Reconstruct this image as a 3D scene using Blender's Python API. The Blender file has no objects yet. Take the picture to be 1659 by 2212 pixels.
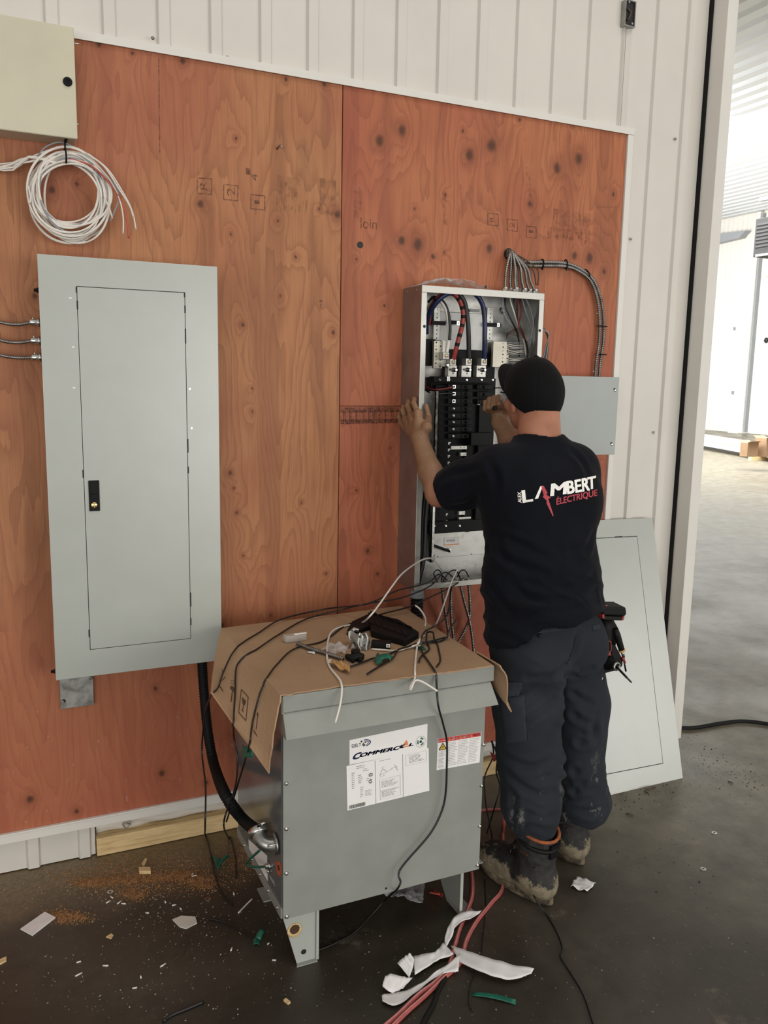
import bpy, bmesh, math, random
import numpy as np
from mathutils import Vector, Matrix, noise as mnoise
from mathutils.bvhtree import BVHTree

SC = bpy.context.scene
COL = SC.collection
rnd = random.Random(7)

# ------------------------------------------------------------------ camera
FPX, CXP, CYP = 1820.0, 829.5, 1106.0
_dn = Vector((-218, 11379, FPX)).normalized()
_dx = Vector((4002, -215, FPX)); _dx = (_dx - _dn * _dx.dot(_dn)).normalized()
_up = -_dn
_dy = _up.cross(_dx)
# rows = camera axes (right, down, forward) written in world coordinates
RIGHT = Vector((_dx.x, _dy.x, _up.x)); DOWN = Vector((_dx.y, _dy.y, _up.y)); FWD = Vector((_dx.z, _dy.z, _up.z))
CAM = Vector((0.0, -2.8, 1.63))
cd = bpy.data.cameras.new('camera'); cam = bpy.data.objects.new('camera', cd); COL.objects.link(cam)
cd.sensor_fit = 'VERTICAL'; cd.sensor_height = 24.0; cd.lens = FPX / 2212 * 24.0
cd.clip_start = 0.05; cd.clip_end = 200
m3 = Matrix((RIGHT, -DOWN, -FWD)).transposed()
cam.matrix_world = Matrix.Translation(CAM) @ m3.to_4x4()
SC.camera = cam

# ------------------------------------------------------------------ world, lights, exposure
w = bpy.data.worlds.new('hall_daylight'); SC.world = w; w.use_nodes = True
bg = w.node_tree.nodes['Background']; bg.inputs[0].default_value = (1.0, 0.97, 0.93, 1); bg.inputs[1].default_value = 0.52

def area(name, loc, target, sx, sy, power, color=(1, 1, 1)):
    l = bpy.data.lights.new(name, 'AREA'); l.shape = 'RECTANGLE'; l.size = sx; l.size_y = sy
    l.energy = power; l.color = color
    o = bpy.data.objects.new(name, l); COL.objects.link(o); o.location = loc
    o.rotation_euler = (Vector(target) - Vector(loc)).to_track_quat('-Z', 'Y').to_euler()
    return o
area('daylight_from_loading_door', (6.0, -8.0, 1.35), (5.6, 0, 1.35), 8.2, 2.6, 330, (1.0, 0.985, 0.95))
area('front_left_fill_light', (-3.3, -7.5, 1.4), (-1.0, 0, 0.6), 5.4, 2.7, 230, (1.0, 0.985, 0.95))  # unseen fill light added to lift the dim lower left wall
area('hall_ceiling_lamp', (1.8, -2.6, 5.6), (1.8, -2.3, 0), 3.0, 1.6, 50, (1.0, 0.95, 0.88))
area('far_hall_overhead_fill', (13.0, 11.0, 6.6), (15.5, 12.5, 0), 9.0, 9.0, 4800, (0.97, 0.99, 1.0))  # unseen overhead panel added to brighten the far hall
area('daylight_across_far_hall', (9.0, 16.5, 3.0), (23.0, 17.5, 2.6), 5.0, 4.0, 2000, (0.97, 0.99, 1.0))

SC.view_settings.view_transform = 'Standard'; SC.view_settings.look = 'None'
SC.view_settings.exposure = -0.13; SC.view_settings.gamma = 1.0
SC.view_settings.use_curve_mapping = False

# ------------------------------------------------------------------ pixel -> world helpers (a point on a real plane)
def ray(px, py):
    return (RIGHT * (px - CXP) + DOWN * (py - CYP) + FWD * FPX)
def P(px, py, y=0.0):
    d = ray(px, py); return CAM + d * ((y - CAM.y) / d.y)
def PZ(px, py, z=0.0):
    d = ray(px, py); return CAM + d * ((z - CAM.z) / d.z)
def PX(px, py, x=0.0):
    d = ray(px, py); return CAM + d * ((x - CAM.x) / d.x)

# ------------------------------------------------------------------ mesh building
class MB:
    def __init__(s): s.v = []; s.f = []; s.sm = []
    def add(s, vs, fs, smooth=False):
        o = len(s.v); s.v += [tuple(v) for v in vs]; s.f += [tuple(i + o for i in f) for f in fs]; s.sm += [smooth] * len(fs); return s
    def box(s, a, b):
        (x0, y0, z0), (x1, y1, z1) = a, b
        x0, x1 = min(x0, x1), max(x0, x1); y0, y1 = min(y0, y1), max(y0, y1); z0, z1 = min(z0, z1), max(z0, z1)
        return s.add([(x0,y0,z0),(x1,y0,z0),(x1,y1,z0),(x0,y1,z0),(x0,y0,z1),(x1,y0,z1),(x1,y1,z1),(x0,y1,z1)],
                     [(0,3,2,1),(4,5,6,7),(0,1,5,4),(1,2,6,5),(2,3,7,6),(3,0,4,7)])
    def obox(s, c, ax, ay, az):
        c, ax, ay, az = Vector(c), Vector(ax), Vector(ay), Vector(az)
        vs = [c + ax*i + ay*j + az*k for k in (-1,1) for i, j in ((-1,-1),(1,-1),(1,1),(-1,1))]
        fl = [(0,3,2,1),(4,5,6,7),(0,1,5,4),(1,2,6,5),(2,3,7,6),(3,0,4,7)]
        if ax.cross(ay).dot(az) < 0: fl = [f[::-1] for f in fl]
        return s.add(vs, fl)
    def prism(s, poly, off, smooth=False):
        off = Vector(off); poly = [Vector(p) for p in poly]; n = len(poly)
        nrm = Vector((0,0,0))
        for i in range(n): nrm += poly[i].cross(poly[(i+1) % n])
        if nrm.dot(off) > 0: poly = poly[::-1]
        vs = poly + [p + off for p in poly]
        return s.add(vs, [tuple(range(n)), tuple(range(2*n-1, n-1, -1))] + [((i+1) % n, i, n+i, n+(i+1) % n) for i in range(n)], smooth)
    def rings(s, rings, closed=False, caps=True, smooth=True):
        n = len(rings[0]); m = len(rings); vs = [p for r in rings for p in r]; fs = []
        for i in range(m if closed else m-1):
            a, b = i*n, ((i+1) % m)*n
            for j in range(n):
                k = (j+1) % n; fs.append((a+j, a+k, b+k, b+j))
        s.add(vs, fs, smooth)
        if caps and not closed:
            o = len(s.v) - len(vs)
            s.f.append(tuple(o+j for j in range(n-1, -1, -1))); s.sm.append(False)
            s.f.append(tuple(o+(m-1)*n+j for j in range(n))); s.sm.append(False)
        return s
    def tube(s, pts, r, n=8, closed=False, caps=True, flat=1.0):
        pts = [Vector(p) for p in pts]; m = len(pts)
        rs = r if isinstance(r, (list, tuple)) else [r]*m
        tang = []
        for i in range(m):
            a = pts[(i-1) % m] if (closed or i > 0) else pts[i]
            b = pts[(i+1) % m] if (closed or i < m-1) else pts[i]
            t = b - a
            tang.append(t.normalized() if t.length > 1e-9 else Vector((0,0,1)))
        up = Vector((0,0,1)) if abs(tang[0].z) < .9 else Vector((1,0,0))
        u = tang[0].cross(up).normalized(); out = []
        for i in range(m):
            u = (u - tang[i] * u.dot(tang[i]))
            u = u.normalized() if u.length > 1e-6 else tang[i].orthogonal().normalized()
            v = tang[i].cross(u)
            out.append([pts[i] + (u*math.cos(2*math.pi*j/n) + v*math.sin(2*math.pi*j/n)*flat)*rs[i] for j in range(n)])
        return s.rings(out, closed, caps)
    def lathe(s, o, d, prof, n=14, caps=True):
        o, d = Vector(o), Vector(d).normalized(); u = d.orthogonal().normalized(); v = d.cross(u)
        return s.rings([[o + d*h + (u*math.cos(2*math.pi*j/n) + v*math.sin(2*math.pi*j/n))*max(r, 1e-5) for j in range(n)] for r, h in prof], False, caps)
    def ball(s, c, r, nu=10, nv=6):
        r = r if isinstance(r, (tuple, list)) else (r, r, r); c = Vector(c)
        return s.rings([[c + Vector((r[0]*math.sin(t)*math.cos(2*math.pi*j/nu), r[1]*math.sin(t)*math.sin(2*math.pi*j/nu), r[2]*math.cos(t))) for j in range(nu)]
                        for t in [math.pi*(1 - (i+.03)/(nv+.06)) for i in range(nv+1)]], False, True)
    def sheet(s, fn, nu, nv, th=0.0, smooth=True):
        """fn(u, v) -> point; th > 0 gives the sheet thickness along its normal"""
        g = [[Vector(fn(i/nu, j/nv)) for j in range(nv+1)] for i in range(nu+1)]
        idx = lambda i, j: i*(nv+1)+j
        vs = [p for r in g for p in r]; fs = [(idx(i,j), idx(i+1,j), idx(i+1,j+1), idx(i,j+1)) for i in range(nu) for j in range(nv)]
        if th:
            N = len(vs); nrm = []
            for i in range(nu+1):
                for j in range(nv+1):
                    a = g[min(i+1,nu)][j] - g[max(i-1,0)][j]; b = g[i][min(j+1,nv)] - g[i][max(j-1,0)]
                    c = a.cross(b); nrm.append(c.normalized() if c.length > 1e-12 else Vector((0,0,1)))
            vs = vs + [p - q*th for p, q in zip(vs, nrm)]
            fs = fs + [tuple(k+N for k in f[::-1]) for f in fs]
            per = [idx(i,0) for i in range(nu+1)] + [idx(nu,j) for j in range(1,nv+1)] + [idx(i,nv) for i in range(nu-1,-1,-1)] + [idx(0,j) for j in range(nv-1,0,-1)]
            for k in range(len(per)):
                a, b = per[k], per[(k+1) % len(per)]; fs.append((b, a, a+N, b+N))
        return s.add(vs, fs, smooth)

def spline(pts, step=0.01, closed=False):
    pts = [Vector(p) for p in pts]; n = len(pts); out = []
    for i in range(n if closed else n-1):
        p1, p2 = pts[i], pts[(i+1) % n]
        p0 = pts[i-1] if (i > 0 or closed) else p1*2 - p2
        p3 = pts[(i+2) % n] if (i+2 < n or closed) else p2*2 - p1
        k = max(2, int((p2-p1).length/step))
        for j in range(k):
            t = j/k
            out.append(.5*((2*p1) + (p2-p0)*t + (2*p0-5*p1+4*p2-p3)*t*t + (3*p1-p0-3*p2+p3)*t**3))
    if not closed: out.append(pts[-1])
    return out
def resample(pts, step):
    L = [0.0]
    for a, b in zip(pts, pts[1:]): L.append(L[-1] + (b-a).length)
    n = max(2, int(L[-1]/step)); out = []; k = 0
    for i in range(n+1):
        t = L[-1]*i/n
        while k < len(L)-2 and L[k+1] < t: k += 1
        q = (t-L[k])/max(1e-9, L[k+1]-L[k]); out.append(pts[k].lerp(pts[k+1], q))
    return out

def finish(ob, label=None, cat=None, group=None, kind=None):
    if label: ob['label'] = label
    if cat: ob['category'] = cat
    if group: ob['group'] = group
    if kind: ob['kind'] = kind
    return ob
def worldloc(o):
    v = Vector((0,0,0))
    while o is not None: v += o.location; o = o.parent
    return v
def build(name, mb, mat, parent=None, loc=None, bevel=0.0, label=None, cat=None, group=None, kind=None, autosmooth=None):
    """link mb (world coordinates) as ONE mesh object; its origin is the parent's origin, or loc"""
    o0 = worldloc(parent) if parent is not None else Vector(loc if loc is not None else (0,0,0))
    me = bpy.data.meshes.new(name)
    me.from_pydata([(v[0]-o0.x, v[1]-o0.y, v[2]-o0.z) for v in mb.v], [], mb.f)
    me.polygons.foreach_set('use_smooth', mb.sm)
    me.materials.append(mat); me.update()
    ob = bpy.data.objects.new(name, me); COL.objects.link(ob)
    if parent is not None: ob.parent = parent
    else: ob.location = o0
    if bevel:
        b = ob.modifiers.new('edge', 'BEVEL'); b.width = bevel; b.segments = 2; b.limit_method = 'ANGLE'; b.angle_limit = math.radians(40)
    return finish(ob, label, cat, group, kind)
def thing(name, loc, label, cat, group=None, kind=None):
    o = bpy.data.objects.new(name, None); COL.objects.link(o); o.location = loc; o.empty_display_size = .05
    return finish(o, label, cat, group, kind)
def copy_part(src, parent, offset=(0,0,0), name=None):
    c = src.copy(); COL.objects.link(c); c.parent = parent; c.location = Vector(src.location) + Vector(offset); return c

# ------------------------------------------------------------------ materials
def lin(c):
    if isinstance(c, str):
        c = tuple(int(c[i:i+2], 16)/255 for i in (1, 3, 5))
    return tuple((x/12.92 if x <= .04045 else ((x+.055)/1.055)**2.4) for x in c[:3]) + (1.0,)
class NT:
    def __init__(s, name):
        s.m = bpy.data.materials.new(name); s.m.use_nodes = True; s.t = s.m.node_tree
        s.b = s.t.nodes['Principled BSDF']; s._co = None
    def n(s, kind, **kw):
        nd = s.t.nodes.new(kind)
        for k, v in kw.items(): setattr(nd, k, v)
        return nd
    def l(s, a, b): s.t.links.new(a, b)
    def co(s):
        if s._co is None: s._co = s.n('ShaderNodeTexCoord').outputs['Object']
        return s._co
    def mapping(s, scale=(1,1,1), loc=(0,0,0), rot=(0,0,0), src=None):
        mp = s.n('ShaderNodeMapping'); mp.inputs['Scale'].default_value = scale; mp.inputs['Location'].default_value = loc; mp.inputs['Rotation'].default_value = rot
        s.l(src or s.co(), mp.inputs[0]); return mp.outputs[0]
    def noise(s, scale, detail=3, rough=.55, src=None, dist=0):
        nd = s.n('ShaderNodeTexNoise'); nd.inputs['Scale'].default_value = scale; nd.inputs['Detail'].default_value = detail
        nd.inputs['Roughness'].default_value = rough; nd.inputs['Distortion'].default_value = dist
        s.l(src or s.co(), nd.inputs['Vector']); return nd.outputs['Fac']
    def ramp(s, src, stops):
        r = s.n('ShaderNodeValToRGB'); e = r.color_ramp.elements
        while len(e) < len(stops): e.new(.5)
        for el, (p, c) in zip(e, stops):
            el.position = p; el.color = c if isinstance(c, tuple) and len(c) == 4 else ((c, c, c, 1) if isinstance(c, (int, float)) else lin(c))
        s.l(src, r.inputs[0]); return r.outputs[0]
    def mix(s, fac, a, b, mode='MIX'):
        m = s.n('ShaderNodeMix', data_type='RGBA', blend_type=mode)
        for inp, v in ((m.inputs[0], fac), (m.inputs[6], a), (m.inputs[7], b)):
            if isinstance(v, bpy.types.NodeSocket): s.l(v, inp)
            elif isinstance(v, (int, float)): inp.default_value = v if inp == m.inputs[0] else (v, v, v, 1)
            else: inp.default_value = v if len(v) == 4 and not isinstance(v, str) else lin(v)
        return m.outputs[2]
    def math(s, op, a, b=0.0, clamp=False):
        m = s.n('ShaderNodeMath', operation=op); m.use_clamp = clamp
        for i, v in enumerate((a, b)):
            if isinstance(v, bpy.types.NodeSocket): s.l(v, m.inputs[i])
            else: m.inputs[i].default_value = v
        return m.outputs[0]
    def maprange(s, v, a, b, c, d, smooth=True):
        m = s.n('ShaderNodeMapRange'); m.interpolation_type = 'SMOOTHSTEP' if smooth else 'LINEAR'
        s.l(v, m.inputs[0])
        for i, x in zip((1,2,3,4), (a,b,c,d)): m.inputs[i].default_value = x
        return m.outputs[0]
    def sep(s, src=None):
        x = s.n('ShaderNodeSeparateXYZ'); s.l(src or s.co(), x.inputs[0]); return x.outputs
    def bump(s, h, strength=.3, dist=.002):
        b = s.n('ShaderNodeBump'); b.inputs['Strength'].default_value = strength; b.inputs['Distance'].default_value = dist
        s.l(h, b.inputs['Height']); s.l(b.outputs[0], s.b.inputs['Normal'])
    def set(s, **kw):
        names = dict(color='Base Color', rough='Roughness', metal='Metallic', alpha='Alpha', trans='Transmission Weight', ior='IOR', spec='Specular IOR Level', coat='Coat Weight', sheen='Sheen Weight', sss='Subsurface Weight')
        for k, v in kw.items():
            i = s.b.inputs[names[k]]
            if isinstance(v, bpy.types.NodeSocket): s.l(v, i)
            elif k == 'color': i.default_value = lin(v) if isinstance(v, str) or len(v) == 3 else v
            else: i.default_value = v
        return s.m
def plain(name, color, rough=.5, metal=0.0, var=.06, scale=18, bump=0.0, bscale=120, stretch=(1,1,1), rvar=0.0, **kw):
    t = NT(name); c = lin(color)
    f = t.noise(scale, 4, .6, t.mapping(stretch))
    lo = tuple(max(0, x*(1-var*2)) for x in c[:3]) + (1,); hi = tuple(min(1, x*(1+var*2)) for x in c[:3]) + (1,)
    t.set(color=t.ramp(f, [(.3, lo), (.7, hi)]), rough=rough, metal=metal, **kw)
    if rvar: t.set(rough=t.maprange(f, .3, .7, max(0, rough-rvar), min(1, rough+rvar)))
    if bump: t.bump(t.noise(bscale, 3, .6, t.mapping(stretch)), bump)
    return t.m

MT = {}
MT['white_steel'] = plain('white_painted_steel', '#cfcac1', .42, var=.02, scale=3, bump=.05, bscale=7)
MT['trim_steel'] = plain('white_trim_steel', '#d9d5cd', .4, var=.015, scale=5)
MT['grey_paint'] = plain('grey_enamel', '#a9aca4', .29, var=.015, scale=9, spec=1.0)
MT['grey_matte'] = plain('grey_matte_enamel', '#a2a7a3', .5, var=.015, scale=9)
MT['grey_paint_dark'] = plain('grey_transformer_enamel', '#8a8c85', .34, var=.03, scale=10, bump=.04, bscale=300, rvar=.04)
MT['galv'] = plain('galvanised_steel', '#a09f9a', .42, 1.0, var=.10, scale=30, rvar=.1)
MT['armor'] = plain('armor_steel', '#8b8884', .34, 1.0, var=.12, scale=30, rvar=.08)
MT['galv_bright'] = plain('bright_zinc', '#cfcfca', .22, 1.0, var=.08, scale=40, rvar=.08)
MT['enclosure'] = plain('enclosure_side_steel', '#9c9a96', .36, .85, var=.06, scale=14, rvar=.06)
MT['black_plastic'] = plain('black_plastic', '#0b0b0c', .58, spec=.22, var=.12, scale=60, bump=.05, bscale=400)
MT['black_wire'] = plain('black_wire_jacket', '#121212', .38, var=.1, scale=40)
MT['white_wire'] = plain('white_wire_jacket', '#d9d2c8', .42, var=.03, scale=30)
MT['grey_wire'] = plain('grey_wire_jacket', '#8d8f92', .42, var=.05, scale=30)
MT['red_wire'] = plain('red_wire_jacket', '#b3503e', .42, var=.06, scale=30)
MT['dark_red_wire'] = plain('dark_red_wire_jacket', '#6d1f20', .4, var=.06, scale=30)
MT['brown_wire'] = plain('brown_wire_jacket', '#4a3428', .4, var=.06, scale=30)
MT['blue_cable'] = plain('blue_cable_jacket', '#1b2346', .4, var=.2, scale=30)
MT['dark_cable'] = plain('black_cable_jacket', '#1d1d1e', .45, var=.15, scale=30)
MT['cream_paint'] = plain('beige_enamel', '#c6bfa8', .4, var=.02, scale=6)
MT['green_tape'] = plain('green_tape', '#0f5a48', .45, var=.15, scale=30)
MT['masking_tape'] = plain('masking_tape', '#b58a55', .6, var=.08, scale=40)
MT['paper'] = plain('white_paper', '#dcd8d6', .7, var=.03, scale=20, bump=.15, bscale=45)
MT['label_white'] = plain('white_label_film', '#e9e6e2', .4, var=.01, scale=5)
MT['ink_black'] = plain('black_ink', '#1a1714', .6)
MT['ink_grey'] = plain('grey_ink', '#8f8d8c', .6, var=.15, scale=200)
MT['ink_brown'] = plain('brown_ink', '#4a2f1c', .6, var=.1)
MT['ink_navy'] = plain('navy_ink', '#1f2a5c', .5)
MT['ink_orange'] = plain('orange_ink', '#df8340', .5)
MT['ink_red'] = plain('red_ink', '#c43b39', .5)
MT['ink_yellow'] = plain('yellow_ink', '#d9b23c', .5)
MT['ink_green'] = plain('green_ink', '#4c7a58', .5)
MT['print_white'] = plain('white_shirt_print', '#eeeae4', .6)
MT['print_red'] = plain('red_shirt_print', '#a93640', .6, var=.08, scale=60)
MT['brass'] = plain('brass_lock', '#c9b27a', .25, 1.0)
MT['red_hose'] = plain('red_hose_rubber', '#a85550', .5, var=.1, scale=60)
MT['black_rubber'] = plain('black_rubber', '#0f0e0e', .6, spec=.25, var=.15, scale=40)
MT['orange_sticker'] = plain('orange_sticker', '#c2552a', .5)
MT['yellow_plastic'] = plain('yellow_plastic', '#c59a55', .45)
MT['red_plastic'] = plain('red_plastic', '#8e2f30', .4)
def lumber():
    t = NT('pine_lumber'); f = t.noise(5, 4, .6, t.mapping((1.2, 14, 14)), .6); g = t.noise(40, 3, .6, t.mapping((.5, 6, 6)))
    c = t.ramp(f, [(.3, '#b99b6c'), (.55, '#d9bd8c'), (.75, '#c4a677')]); c = t.mix(t.maprange(g, .5, .75, 0, .35), c, '#8a6b45')
    t.set(color=c, rough=.75); t.bump(g, .3); return t.m
MT['lumber'] = lumber()
def cardboard():
    t = NT('corrugated_cardboard'); f = t.noise(4, 4, .6); g = t.noise(90, 2, .6, t.mapping((1, .2, 1)))
    d = t.noise(14, 5, .7)
    c = t.ramp(f, [(.3, '#98795b'), (.7, '#a98a6b')]); c = t.mix(t.maprange(d, .62, .74, 0, .35), c, '#5f4832')
    t.set(color=c, rough=.82); t.bump(g, .15, .001); return t.m
MT['cardboard'] = cardboard()
def clear_plastic():
    t = NT('clear_plastic_film')
    t.set(color=(.9, .9, .9), rough=.12, alpha=t.maprange(t.noise(40, 4, .7), .3, .75, .10, .45)); t.bump(t.noise(60, 3, .6, None, .8), .8, .004); return t.m
MT['clear_plastic'] = clear_plastic()
def foam():
    t = NT('white_sprayed_foam'); f = t.noise(5, 4, .6, t.mapping((1, 1, 3)))
    c = t.ramp(f, [(.35, '#d9d3c8'), (.6, '#cfc9be'), (.8, '#a39684')]); t.set(color=c, rough=.7); t.bump(t.noise(20, 4), .4, .004); return t.m
MT['foam'] = foam()
def concrete():
    t = NT('damp_concrete'); a = t.noise(.9, 5, .6); b = t.noise(7, 5, .65); g = t.noise(70, 3, .6); k = t.noise(3.1, 6, .7, t.mapping((1, 1, 1), (3.1, 7.7, 0)))
    c = t.ramp(a, [(.32, '#241f18'), (.5, '#332d24'), (.68, '#4b4439')])
    c = t.mix(t.maprange(b, .42, .7, 0, .5), c, '#272119'); c = t.mix(t.maprange(k, .6, .72, 0, .5), c, '#7a705f')
    c = t.mix(t.maprange(g, .66, .74, 0, .5), c, '#8f8676')
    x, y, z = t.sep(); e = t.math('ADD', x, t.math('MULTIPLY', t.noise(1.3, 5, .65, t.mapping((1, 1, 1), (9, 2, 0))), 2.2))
    glare = t.maprange(t.math('ADD', e, t.math('MULTIPLY', y, .55)), 2.1, 3.6, 0, .8)  # far hall glare on the right floor, painted as paler concrete
    c = t.mix(glare, c, t.ramp(b, [(.3, '#5c5647'), (.5, '#777060'), (.72, '#8c8473')]))
    dust = t.math('MULTIPLY', t.maprange(t.math('ADD', y, t.math('MULTIPLY', t.noise(2.4, 5, .65, t.mapping((1, 1, 1), (4, 8, 0))), .55)), -.16, .16, 0, .75), t.maprange(x, .7, 1.1, 1, 0))
    c = t.mix(dust, c, t.ramp(g, [(.35, '#6b5a42'), (.6, '#857051')]))
    t.set(color=c, rough=t.maprange(a, .3, .7, .30, .55)); t.set(spec=.5); t.bump(t.noise(45, 5, .65), .25, .003); return t.m
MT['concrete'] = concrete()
def rib_ceiling():
    t = NT('white_ribbed_roof_steel'); t.set(color=(.82, .83, .84), rough=.5); return t.m
MT['roof'] = rib_ceiling()
# ------------------------------------------------------------------ flat print (lettering and marks, real flat meshes on their surface)
_tc = {}
def text2d(s, bold=0.0, spacing=1.0):
    k = (s, bold, spacing)
    if k in _tc: return _tc[k]
    cu = bpy.data.curves.new('t', 'FONT'); cu.body = s; cu.size = 1.0; cu.space_character = spacing; cu.resolution_u = 3; cu.fill_mode = 'FRONT'
    ob = bpy.data.objects.new('t', cu); me = ob.to_mesh()
    bm = bmesh.new(); bm.from_mesh(me); bmesh.ops.triangulate(bm, faces=bm.faces[:]); bm.verts.index_update()
    vs = [(v.co.x, v.co.y) for v in bm.verts]; fs = [tuple(v.index for v in f.verts) for f in bm.faces]; bm.free()
    ob.to_mesh_clear(); bpy.data.objects.remove(ob); bpy.data.curves.remove(cu)
    x0 = min(v[0] for v in vs); x1 = max(v[0] for v in vs); y0 = min(v[1] for v in vs); y1 = max(v[1] for v in vs)
    vs = [((x-x0)/(x1-x0), (y-y0)/(y1-y0)) for x, y in vs]
    if bold:
        e = bold*.55/(x1-x0); f = bold*.4/(y1-y0); n = len(vs); V, F = [], []
        for sx, sy in ((-e,-f),(e,-f),(e,f),(-e,f)): F += [tuple(i+len(V) for i in q) for q in fs]; V += [(x+sx, y+sy) for x, y in vs]
        vs, fs = V, F
    _tc[k] = (vs, fs); return _tc[k]
def put2d(mb, shape, o, u, v, nrm=(0, -1, 0)):
    """shape in the unit square -> o + u*x + v*y; faces turned towards nrm"""
    vs, fs = shape; o, u, v = Vector(o), Vector(u), Vector(v)
    if u.cross(v).dot(Vector(nrm)) < 0: fs = [f[::-1] for f in fs]
    mb.add([o + u*x + v*y for x, y in vs], fs)
def frame2d(t=.08):
    vs = [(0,0),(1,0),(1,1),(0,1),(t,t),(1-t,t),(1-t,1-t),(t,1-t)]
    return vs, [(0,1,5,4),(1,2,6,5),(2,3,7,6),(3,0,4,7)]
def rect2d(x0, y0, x1, y1): return [(x0,y0),(x1,y0),(x1,y1),(x0,y1)], [(0,1,2,3)]
def merge2d(*shapes):
    V, F = [], []
    for vs, fs in shapes:
        o = len(V); V += vs; F += [tuple(i+o for i in f) for f in fs]
    return V, F

# ------------------------------------------------------------------ stained plywood
KNOTS = {
 'left': [(112,410,10),(166,398,7),(433,440,11),(728,463,13),(500,505,4),(720,717,7),(524,702,7),(545,890,5),(497,1022,7),(512,1108,6),(95,757,8),(75,640,9),(742,536,5),(600,478,5),(690,452,5),(510,300,5),(395,131,9),(286,116,5),(618,172,6),(700,183,6),(65,1727,12),(165,1752,8),(350,1670,10),(336,1487,7),(480,1350,8),(585,1330,5),(640,555,5),(705,1240,5),(650,1085,5),(213,95,9),(545,840,4),(505,1055,4),(525,1200,5),(605,640,4),(446,1690,6)],
 'right': [(868,282,15),(820,305,15),(1062,315,18),(1014,335,16),(1250,343,16),(1203,363,15),(867,520,13),(903,528,20),(1057,536,14),(935,555,8),(1241,552,10),(1273,558,15),(1305,587,8),(962,420,5),(895,450,4),(1145,440,8),(960,545,5),(1000,283,5),(1238,270,5),(1122,258,5),(830,660,5),(770,560,4),(1325,420,6)],
 'low': [(842,968,4),(795,1190,8),(770,1060,5),(815,1240,6),(1292,1010,9),(1296,1080,8),(960,1330,7),(1000,1370,6)]}
def plywood(name, knots, seed, base, dark, light):
    t = NT(name); x, y, z = t.sep()
    cb = t.n('ShaderNodeCombineXYZ'); t.l(x, cb.inputs[0]); t.l(t.math('MULTIPLY', z, .8), cb.inputs[2])
    wob = t.n('ShaderNodeVectorMath', operation='ADD')
    nz = t.n('ShaderNodeTexNoise'); nz.inputs['Scale'].default_value = 30; nz.inputs['Detail'].default_value = 2; t.l(t.co(), nz.inputs['Vector'])
    sc = t.n('ShaderNodeVectorMath', operation='SCALE'); sc.inputs['Scale'].default_value = .012; t.l(nz.outputs['Color'], sc.inputs[0])
    t.l(cb.outputs[0], wob.inputs[0]); t.l(sc.outputs[0], wob.inputs[1])
    best = None
    for px, py, r in knots:
        p = P(px, py); dist = (p - CAM).length; rad = r * dist / FPX * .74
        dn = t.n('ShaderNodeVectorMath', operation='DISTANCE'); t.l(wob.outputs[0], dn.inputs[0])
        dn.inputs[1].default_value = (p.x + .006, .006, (p.z - BB.z)*.8 + .006)
        q = t.math('DIVIDE', dn.outputs['Value'], rad)
        best = q if best is None else t.math('MINIMUM', best, q)
    halo = t.math('POWER', 2.718, t.math('MULTIPLY', best, -.32))
    src = t.mapping((1, 1, 1), (seed, 0, seed*.37))
    wv = t.noise(2.2, 2, .5, t.mapping((1.7, 1, .24), (seed, 0, seed)))
    fine = t.noise(7, 3, .5, t.mapping((2.2, 1, .35), (seed*2, 0, 0)))
    ph = t.math('ADD', t.math('MULTIPLY', wv, 26.0), t.math('MULTIPLY', fine, 3.0))
    ph = t.math('ADD', ph, t.math('MULTIPLY', halo, 3.2))
    fr = t.math('FRACT', ph)
    fib = t.noise(1, 3, .6, t.mapping((240, 1, 5)))
    patch = t.noise(2.6, 4, .6, t.mapping((1.2, 1, .7), (0, 0, seed*3)))
    c = t.ramp(patch, [(.3, base), (.5, light), (.72, base)])
    grain = t.ramp(fr, [(0, .0), (.55, .2), (.88, .75), (.97, .95), (1.0, .0)])
    band = t.maprange(t.noise(3.2, 2, .5, t.mapping((2.6, 1, .22), (seed*3, 0, 1))), .52, .60, 0, .36); c = t.mix(band, c, dark)
    c = t.mix(t.math('MULTIPLY', grain, .46), c, dark)
    c = t.mix(t.maprange(fib, .42, .72, 0, .32), c, dark)
    red = t.noise(1.4, 3, .5, t.mapping((1, 1, .8), (seed*5, 0, 2)))
    c = t.mix(t.maprange(red, .45, .7, 0, .38), c, '#9c4c3f')
    redlow = t.maprange(t.math('ADD', z, t.math('MULTIPLY', red, .8)), .45, 1.5, .55, 0)
    c = t.mix(redlow, c, '#a85642')
    smut = t.noise(3.0, 5, .7, t.mapping((1.6, 1, .5), (seed, 0, 9)))
    c = t.mix(t.maprange(smut, .56, .74, 0, .42), c, '#5d4232')
    c = t.mix(t.maprange(best, .9, 2.8, .45, 0), c, '#84492f')
    c = t.mix(t.maprange(best, .25, 1.1, .88, 0), c, '#4a2a1c')
    scuff = t.noise(60, 4, .75, t.mapping((1, 1, .5), (0, 0, 5)))
    low = t.maprange(z, .05, .8, .9, 0)
    c = t.mix(t.math('MULTIPLY', t.maprange(scuff, .62, .70, 0, 1), low), c, '#b79a86')
    fleck = t.noise(1, 2, .5, t.mapping((420, 1, 60))); c = t.mix(t.maprange(fleck, .66, .76, 0, .4), c, '#5a3322')
    t.set(color=c, rough=.56, spec=.35)
    t.bump(t.math('ADD', fib, t.math('MULTIPLY', grain, .5)), .25, .0012)
    return t.m
BB = Vector((0.0, 0.0, .135))
MT['ply_left'] = plywood('red_stained_plywood_left', KNOTS['left'], 1.3, '#a56a47', '#77462c', '#b17951')
MT['ply_right'] = plywood('red_stained_plywood_right', KNOTS['right'], 4.7, '#a65f40', '#77402a', '#b36f4a')
MT['ply_low'] = plywood('red_stained_plywood_lower', KNOTS['low'], 8.2, '#a45b40', '#703c29', '#b06848')

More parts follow.
